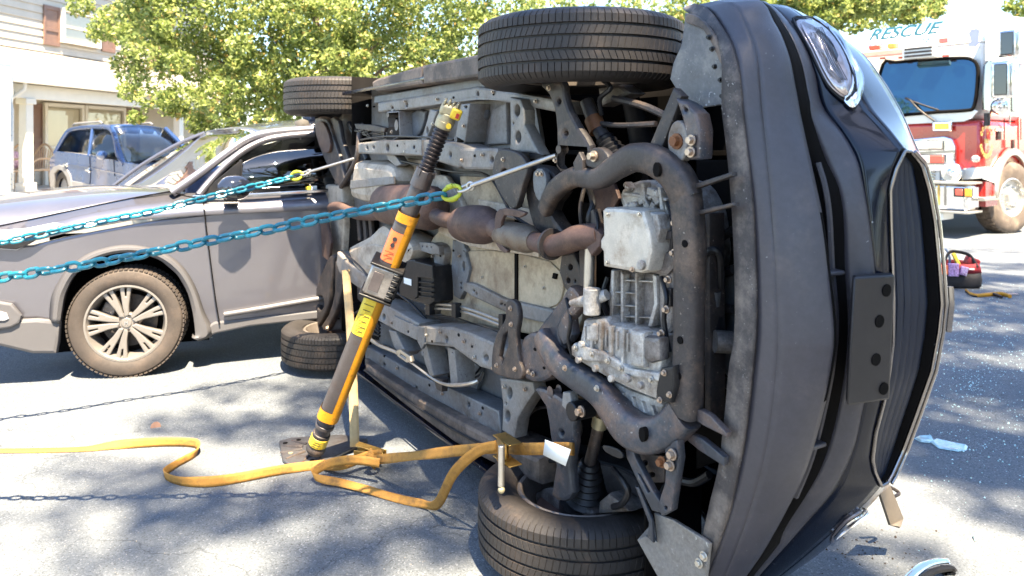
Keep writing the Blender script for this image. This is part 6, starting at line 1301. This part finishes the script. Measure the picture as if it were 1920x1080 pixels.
# light bars
MB().box((tf(1650, 110, 0).x, -.02, tf(1660, 100, 0).z), (1.0, .12, .11)).obj('light_bar', mat('pink_lens', (.75, .35, .28), .25, 0, .1, 8, coat=1), tk, bev=.02)
for x, w, m_ in ((1640, .2, RLN), (1672, .14, GOLD), (1712, .3, CLN), (1770, .16, RLN), (1783, .12, CLN)): qq = tf(x, 94, -.05); MB().box((qq.x, .0, zt+.02), (w, .14, .09)).obj('roof_lamp', m_, tk, bev=.015)
qq = tf(1724, 98, -.14); MB().box(qq, (.52, .10, .20)).obj('flood_lamp', WPT, tk, bev=.012); 
for i in range(3): MB().box(qq+Vector((0, -.056, -.06+.06*i)), (.44, .008, .035)).obj('lamp_louvre', DS, tk)
for x in (1655, 1690, 1773): qq = tf(x, 108+(1690-x)*.04, -.02); MB().box(qq, (.09, .05, .035)).obj('marker_lamp', RLN, tk, bev=.008)
# nose: lamps and chrome
qq = tf(1767, 237, -.05); MB().box(qq, (.30, .06, .16)).obj('amber_lamp_bezel', CHR, tk, bev=.02); MB().box(qq+Vector((0, -.034, 0)), (.22, .02, .10)).obj('amber_lamp', AMB, tk, bev=.01)
F3('headlamp_housing', [(1700, 262), (1770, 255), (1785, 260), (1791, 275), (1791, 312), (1784, 320), (1700, 324)], CHR, -.09, .10, bev=.03)
for x, y, m_ in ((1729, 273, CLN), (1753, 272, CLN), (1733, 299, CLN), (1756, 299, RLN)): qq = tf(x, y, -.12); MB().box(qq, (.22, .05, .13)).obj('headlamp', m_, tk, bev=.015); MB().box(qq+Vector((0, .02, 0)), (.26, .04, .17)).obj('headlamp_bezel', DCH, tk, bev=.01)
F3('trim_strip', [(1715, 285), (1791, 281), (1791, 286), (1715, 290)], DCH, -.12, .03)
F3('vent_plate', [(1738, 316), (1762, 314), (1762, 345), (1738, 347)], WPT, -.06, .05)
for i in range(5): qq = tf(1746, 320+i*5.5, -.07); MB().box(qq, (.14, .02, .02), Matrix.Rotation(R(25), 3, 'Y')).obj('vent_louvre', DCH, tk)
qq = tf(1783, 323, -.22); MB().tube([qq, qq+Vector((0, .2, 0))], [.16, .14], 28).obj('spot_lamp', CHR, tk, bev=.01); MB().tube([qq-Vector((0, .012, 0)), qq], .135, 28).obj('lamp_lens', CLN, tk); MB().ell(qq-Vector((0, .02, 0)), (.06, .03, .06)).obj('lamp_bulb', CHR, tk)
bz0, bz1 = tf(1790, 394, -.35).z, tf(1790, 345, -.35).z
MB().box((-1.30, -.26, (bz0+bz1)/2), (2.5, .5, bz1-bz0)).obj('bumper', CHR, tk, bev=.05)
MB().box((-1.30, -.27, bz1+.02), (2.56, .56, .04)).box((-1.30, -.27, bz0-.02), (2.56, .56, .04)).obj('bumper_edge', STL, tk, bev=.01)
qq = tf(1806, 361, -.53); MB().box(qq, (.26, .05, .14)).obj('indicator_housing', BK, tk, bev=.01); MB().box(qq+Vector((-.05, -.03, 0)), (.11, .02, .10)).obj('marker_lamp', RLN, tk, bev=.01); MB().box(qq+Vector((.08, -.03, 0)), (.10, .02, .12)).obj('marker_lamp', AMB, tk, bev=.01)
for x in (1752, 1760, 1772): qq = tf(x, 366, -.515); MB().box(qq, (.03, .01, bz1-bz0-.1)).obj('bumper_slot', DCH if x > 1760 else GOLD, tk)
MB().box((-.9, -.3, bz0-.10), (1.0, .4, .12)).obj('tow_plate', WPT, tk, bev=.01)
# side: door, windows, mirrors, arch, wheel
S3('door_window', [(1847, 122), (1853, 114), (1865, 118), (1866, 160), (1864, 200), (1858, 209), (1845, 206), (1844, 170)], GLS, .012, .03, bev=.006)
S3('rear_door_window', [(1897, 140), (1903, 130), (1912, 133), (1913, 170), (1910, 205), (1905, 210), (1898, 207)], GLS, .012, .03, bev=.006)
S3('upper_window', [(1872, 70), (1878, 58), (1885, 62), (1886, 90), (1883, 106), (1873, 106)], GLS, .03, .03, bev=.006); S3('upper_window', [(1899, 72), (1905, 67), (1912, 72), (1912, 100), (1909, 110), (1899, 108)], GLS, .03, .03, bev=.006)
S3('upper_side_panel', [(1851, 60), (1862, 28), (1935, 34), (1935, 120), (1851, 114)], WPT, .015, .03, bev=.004)
S3('corner_window', [(1815, 58), (1824, 53), (1836, 54), (1834, 84), (1828, 88), (1812, 87)], mat('blue_tint_glass', (.22, .24, .40), .2, 0, .05, 4, coat=1), -.0, .01) if False else F3('corner_window', [(1815, 63), (1820, 55), (1832, 53), (1837, 56), (1834, 82), (1829, 88), (1812, 87), (1820, 80), (1819, 72)], mat('blue_tint_glass', (.22, .24, .40), .2, 0, .05, 4, coat=1), .0, .02)
for y0, y1, x0 in ((117, 182, 1879), (58, 106, 1891)): 
    qq = ts(x0, (y0+y1)/2, .28); hh = (y1-y0)/112/2; MB().box(qq, (.30, .12, hh*2)).obj('wing_mirror', CHR, tk, bev=.05); MB().box(qq+Vector((0, -.0, 0)), (.20, .14, hh*1.7)).obj('mirror_glass', GLS, tk, bev=.02)
MB().tube(cr([ts(1881, 185, .28), ts(1874, 195, .25), ts(1862, 205, .1), ts(1858, 215, .03)], 4), .03, 8).obj('mirror_arm', CHR, tk); qq = ts(1875, 200, .22); MB().ell(qq, (.13, .12, .13), 14, 10).obj('convex_mirror', CHR, tk)
MB().tube([ts(1893, 178, .06), ts(1893, 234, .06)], .014, 8).obj('grab_rail', CHR, tk)
MB().tube([ts(1851, 212, .04), ts(1851, 236, .04)], .045, 8).obj('door_hinge', DS, tk); 
qq = ts(1873, 244, .06); MB().box(qq, (.06, .22, .05)).obj('door_handle', CHR, tk, bev=.012); MB().tube([qq+Vector((0, -.02, -.02)), qq+Vector((0, -.02, -.16))], .04, 10).obj('door_latch', DS, tk)
qq = ts(1899, 262, .05); MB().tube([qq, qq-Vector((0, 0, .14))], .03, 8).obj('filler_cap', DS, tk); qq = ts(1829, 298, .05) if False else tf(1829, 298, -.04); MB().ell(qq, (.07, .05, .06)).obj('side_lamp', CLN, tk); 
for x in (1883, 1914): MB().tube([ts(x, 222, .004), ts(x, 262, .004)], .008, 6).obj('shut_line', BLKV, tk)
cx, cy = 1853, 266
arc_txt = lambda s, r, a0, a1, sz_: [(s[i], a0+(a1-a0)*i/(len(s)-1)) for i in range(len(s))]
cc = ts(1855, 265, .045)
for s, r_m, a0, a1, flip in (('COUNTY', .23, 150, 30, 1), ('DEPARTMENT', .24, 200, 340, -1)):
    for i, ch in enumerate(s):
        a = R(a0+(a1-a0)*i/(len(s)-1)); yy, zz_ = cc.y+r_m*math.cos(a), cc.z+r_m*math.sin(a)
        rot = Matrix.Rotation(R(90), 4, 'Z') @ Matrix.Rotation(R(90), 4, 'X') @ Matrix.Rotation((a-math.pi/2) if flip > 0 else (a+math.pi/2), 4, 'Z')
        o = text('lettering', ch, .095, GOLD, tk, (0, 0, 0), (0, 0, 0), .002); o.matrix_local = Matrix.Translation((.008, yy, zz_)) @ rot
o = text('lettering', 'FIRE', .10, GOLD, tk, (0, 0, 0), (0, 0, 0), .002); o.matrix_local = Matrix.Translation((.008, cc.y, cc.z)) @ Matrix.Rotation(R(90), 4, 'Z') @ Matrix.Rotation(R(90), 4, 'X')
wy = 1.15; wr = .595
MB().box((-.45, wy, .85), (.40, 1.40, .95)).obj('wheel_well', BLKV, tk)
rows = []
for i in range(21):
    a = R(0+180*i/20); rows.append([(x_, wy+r__*math.cos(a), .62+r__*math.sin(a)) for x_, r__ in ((.0, .68), (.05, .69), (.05, .80), (.0, .82))])
MB().grid(rows).obj('wheel_arch_trim', STL, tk, solid=.01)
wv = bpy.data.objects.new('wheel', None); COL.objects.link(wv); wv.parent = tk; wv.matrix_local = Matrix.Translation((-.12, wy, wr)) @ Matrix.Rotation(R(-14), 4, 'Z') @ Matrix.Rotation(R(90), 4, 'Y')
TT = mat('truck_tyre', (.11, .085, .07), .8, 0, .2, 8, dirt=(.25, .2, .15), dirt_amt=.4)
lathe([(.3, -.15), (.45, -.17), (.55, -.15), (.59, -.13), (.59, .13), (.55, .16), (.45, .175), (.33, .15)], 48).obj('tyre', TT, wv)
tb = MB()
for i in range(44):
    a = 2*math.pi*i/44
    for z_ in (-.09, 0, .09): rot = Matrix.Rotation(a+(z_ > 0)*.07, 3, 'Z'); tb.box(rot @ Vector((.59, 0, z_)), (.02, .06, .07), rot)
tag(tb.obj('tread_blocks', TT, wv, smooth=False), kind='stuff')
lathe([(.33, .15), (.31, .16), (.29, .10), (.2, .08), (.13, .10), (.11, .16), (.0, .17)], 40).obj('rim', mat('polished_rim', (.6, .58, .54), .3, .8), wv)
for i in range(10): a = 2*math.pi*i/10; MB().tube([(.2*math.cos(a), .2*math.sin(a), .085), (.2*math.cos(a), .2*math.sin(a), .13)], .018, 6).obj('wheel_nut', CHR, wv)
w2 = copy_tree(wv, tk); w2.matrix_local = Matrix.Translation((-2.5, wy, wr)) @ Matrix.Rotation(R(-90), 4, 'Y')
w2 = copy_tree(wv, tk); w2.matrix_local = Matrix.Translation((-.15, 5.6, wr)) @ Matrix.Rotation(R(90), 4, 'Y')
S3('lower_panel', [(1848, 340), (1872, 342), (1870, 385), (1848, 388)], RED, .0, .3)
MB().box((-.1, .25, .62), (.3, .7, .06)).obj('side_step', STL, tk, bev=.01)

# ============================================================ THINGS ON THE ROAD
FB = mat('red_bag_fabric', (.24, .012, .02), .7, 0, .2, 12, .002, 60); BB = mat('black_bag_fabric', (.014, .013, .016), .75, 0, .3, 12, .002, 60)
bp0 = gp(1803, 541); bag = empty('tool_bag', Matrix.Translation(bp0+Vector((0, .12, 0))) @ Matrix.Rotation(R(-8), 4, 'Z'), 'open red and black tool bag on the road in front of the fire engine', 'tool bag')
def rrect(w, d, z, n=24, p=.35): return [(w/2*math.copysign(abs(math.cos(t))**p, math.cos(t)), d/2*math.copysign(abs(math.sin(t))**p, math.sin(t)), z+.006*math.sin(5*t)) for t in [2*math.pi*(k+.5)/n for k in range(n)]]
MB().grid([rrect(.38, .24, .0), rrect(.44, .28, .03), rrect(.45, .29, .10), rrect(.43, .28, .165)], close=True).obj('bag_base', BB, bag, solid=.01)
MB().add(rrect(.42, .27, .02), [tuple(range(24))]).obj('bag_floor', BB, bag)
MB().grid([rrect(.44, .285, .16), rrect(.43, .28, .21), rrect(.40, .26, .255)], close=True).obj('bag_rim', FB, bag, solid=.012)
MB().tube(cr([(.16, -.13, .22), (.12, -.05, .33), (0, 0, .36), (-.06, .0, .34), (-.10, -.02, .27)], 6), .012, 8, sq=1.6).obj('handle', BB, bag)
MB().box((.155, -.02, .26), (.12, .12, .09), Matrix.Rotation(R(20), 3, 'Y')).obj('red_pouch', FB, bag, bev=.02)
MB().box((.10, -.149, .205), (.05, .004, .015)).obj('bag_patch', WHT, bag)
pf = mat('patterned_gloves', (.35, .22, .45), .8, 0, .7, 60, speck=(.75, .72, .8), speck_s=90, speck_t=.5)
def onb(nm, m_, lab, cat, f_): t_ = f_().obj(nm, m_, None, bev=.006); t_.matrix_world = bag.matrix_basis.copy(); tag(t_, lab, cat); return t_
MBX = Matrix
onb('work_glove', pf, 'purple and white patterned work gloves hanging over the tool bag rim', 'gloves', lambda: MB().box((-.08, -.165, .195), (.10, .03, .13)))
onb('work_glove', pf, 'second purple patterned glove nearer the middle of the tool bag', 'gloves', lambda: MB().box((.02, -.16, .185), (.07, .03, .09), Matrix.Rotation(R(14), 3, 'Y')))
onb('power_tool', mat('tool_yellow', (.7, .5, .06), .4), 'yellow tool sticking up out of the red tool bag', 'tool', lambda: MB().box((.01, -.02, .27), (.035, .04, .16), Matrix.Rotation(R(-24), 3, 'Y')))
onb('orange_pouch', ORG, 'small orange red pouch at the left end of the tool bag', 'pouch', lambda: MB().box((-.165, -.14, .19), (.08, .06, .09)))
can = empty('blue_tool_case', gp(1762, 538)+Vector((.02, .1, 0)), 'blue case with a tubular handle behind the grille and beside the tool bag', 'case')
BC = mat('blue_plastic', (.03, .16, .35), .3, 0, .1, 9, coat=.5); 
MB().box((0, 0, .10), (.26, .2, .18)).obj('case', BC, can, bev=.03); MB().tube(cr([(-.1, 0, .18), (-.09, 0, .36), (0, 0, .39), (.10, 0, .37), (.14, 0, .28), (.13, 0, .18)], 5), .012, 8).obj('handle', mat('blue_grey_tube', (.2, .25, .35), .4), can)
MB().ell((.03, .0, .27), (.07, .06, .06), 14, 9).obj('pale_flask', mat('pale_flask', (.45, .55, .58), .3), can); MB().box((-.05, 0, .26), (.05, .1, .16)).obj('dark_bottle', BC, can, bev=.01)
# pry tool
sw = empty('pruning_saw', gp(1858, 553, .01), 'yellow and black hand saw lying on the blue shaded road by the tool bag', 'hand tool')
s0 = Vector(sw.location); L_ = lambda x, y, z=.015: gp(x, y, z)-s0
MB().tube(cr([L_(1811, 544), L_(1820, 551), L_(1832, 554), L_(1850, 553), L_(1875, 551), L_(1894, 556)], 5), [.008]*5+[.014]*8+[.016]*13, 10, sq=1.3).obj('handle', YEL, sw)
MB().tube([L_(1862, 551, .02), L_(1878, 557, .02)], .014, 8).obj('grip', BK, sw); MB().box((L_(1897, 551, .012)), (.12, .03, .004)).obj('blade', STL, sw); MB().tube(cr([L_(1811, 547, .008), L_(1822, 554, .008), L_(1832, 556, .008)], 4), .008, 8).obj('grip', BK, sw)
# blue glassy lens fragments
FRG = mat('cloudy_lens_fragment', (.35, .55, .58), .15, .1, .3, 30, .003, 80, coat=1)
def frag(px, lab, zz=.006):
    q = [gp(x, y) for x, y in px]; c_ = sum(q, Vector())/len(q); n = len(q)
    V = [v-c_+Vector((0, 0, .003)) for v in q]+[(v-c_)*.85+Vector((0, 0, zz+.012*random.random())) for v in q]
    o = MB().add(V, [tuple(range(n-1, -1, -1)), tuple(range(n, 2*n))]+[(i, (i+1) % n, n+(i+1) % n, n+i) for i in range(n)]).obj('lens_fragment', FRG, None, smooth=False); o.location = c_; return tag(o, lab, 'fragment', 'broken lens pieces on the road')
frag([(1744, 830), (1752, 824), (1790, 831), (1815, 838), (1812, 846), (1795, 848), (1760, 842)], 'large cloudy blue lens fragment on the road right of the grille')
frag([(1713, 823), (1722, 820), (1748, 821), (1752, 827), (1742, 832), (1725, 830)], 'smaller cloudy lens fragment touching the larger one')
frag([(1824, 1010), (1834, 1002), (1846, 996), (1838, 1010), (1828, 1016)], 'thin whitish sliver of lens near the lower right of the road')
# crumbs of broken glass, leaves and grit that nobody could count
gl = np.random.default_rng(4); V = []; F = []
def crumb(x, y, s, z=.0):
    n = len(V); p = gp(x, y); a = gl.uniform(0, 6.28); 
    V.extend([(p.x+s*math.cos(a+k*2.09), p.y+s*math.sin(a+k*2.09), .001) for k in range(3)]+[(p.x, p.y, s*gl.uniform(.6, 1.6))]); F.extend([(n, n+1, n+3), (n+1, n+2, n+3), (n+2, n, n+3)])
for i in range(4200):
    t_ = gl.random()
    x = 1700+gl.normal()*90+(80 if t_ < .5 else 160); y = 660+gl.normal()*110
    if y > 1075 or y < 470: continue
    x += 22*math.sin(y*.05)*math.sin(x*.031); crumb(x, y, .0012+.0050*gl.random()**3)
me = bpy.data.meshes.new('glass_crumbs'); me.from_pydata(V, [], F); tag(link('glass_crumbs', me, mat('glass_crumbs', (.55, .80, .82), .08, .1, .2, 9, coat=1)), kind='stuff', label='crumbs of broken glass scattered over the road before the grille', cat='broken glass')
V = []; F = []
for i in range(70): crumb(1640+gl.normal()*70, 1030+gl.normal()*22, gl.uniform(.002, .006))
me = bpy.data.meshes.new('leaf_litter'); me.from_pydata(V, [], F); tag(link('leaf_litter', me, mat('leaf_litter', (.05, .032, .022), .8, 0, .6, 60)), kind='stuff', label='brown leaf litter on the road under the nose of the overturned car', cat='leaf litter')
V = []; F = []
for i in range(700): crumb(gl.uniform(-20, 1940), gl.uniform(640, 1080), gl.uniform(.0012, .0035))
me = bpy.data.meshes.new('grit'); me.from_pydata(V, [], F); tag(link('grit', me, mat('grit_stone', (.3, .28, .25), .8, 0, .5, 60)), kind='stuff', label='loose grit on the road', cat='grit')
# fallen leaf and manhole-like disc
o = MB().tube([gp(292, 800, .001), gp(292, 800, .005)], .025, 10).obj('fallen_leaf', mat('dry_leaf', (.30, .17, .12), .7), None, bev=.001); tag(o, 'small round brown leaf on the sunlit road above the yellow strap', 'leaf')
# torn trim under the nose
TRP = mat('tan_dusty_trim', (.20, .16, .12), .6, 0, .12, 5)
tp = [dp(1645, 924, 2.55), dp(1664, 908, 2.62), dp(1690, 972, 2.66), dp(1686, 991, 2.62), dp(1665, 984, 2.62)]
cp_ = sum(tp, Vector())/5
o = MB().add([p-cp_ for p in tp], [(0, 1, 4), (1, 2, 4), (2, 3, 4)]).obj('torn_trim_panel', TRP, None, solid=.01, bev=.002); o.location = cp_; tag(o, 'tan torn trim panel hanging below the corner of the nose onto the road', 'trim panel')
o = MB().tube(cr([dp(1663, 910, 2.68), dp(1684, 922, 2.70), dp(1683, 928, 2.68), dp(1672, 932, 2.66)], 4), .006, 8).obj('bent_trim_wire', DS, None); tag(o, 'small bent black trim piece sticking out behind the torn panel', 'trim piece')
# chrome piece at the bottom edge
cs = empty('broken_chrome_trim', gp(1745, 1075, 0), 'broken chrome trim piece lying at the bottom right of the road', 'trim piece'); s0 = Vector(cs.location)
pp = [gp(1690, 1100, .03)-s0, gp(1716, 1072, .045)-s0, gp(1742, 1056, .05)-s0, gp(1772, 1051, .04)-s0, gp(1781, 1058, .03)-s0]
MB().tube(cr(pp, 5), [.006]+[.014]*18+[.006]*2, 10, sq=.6).obj('chrome_strip', CHR, cs); MB().tube(cr([p+Vector((.01, -.015, -.018)) for p in pp[1:]], 4), .010, 8).obj('broken_clip', BK, cs)
for i in range(3): MB().box(pp[3]+Vector((.01*i-.01, -.01, -.03)), (.012, .02, .03), Matrix.Rotation(i, 3, 'Y')).obj('broken_clip', BK, cs)
build_shade()
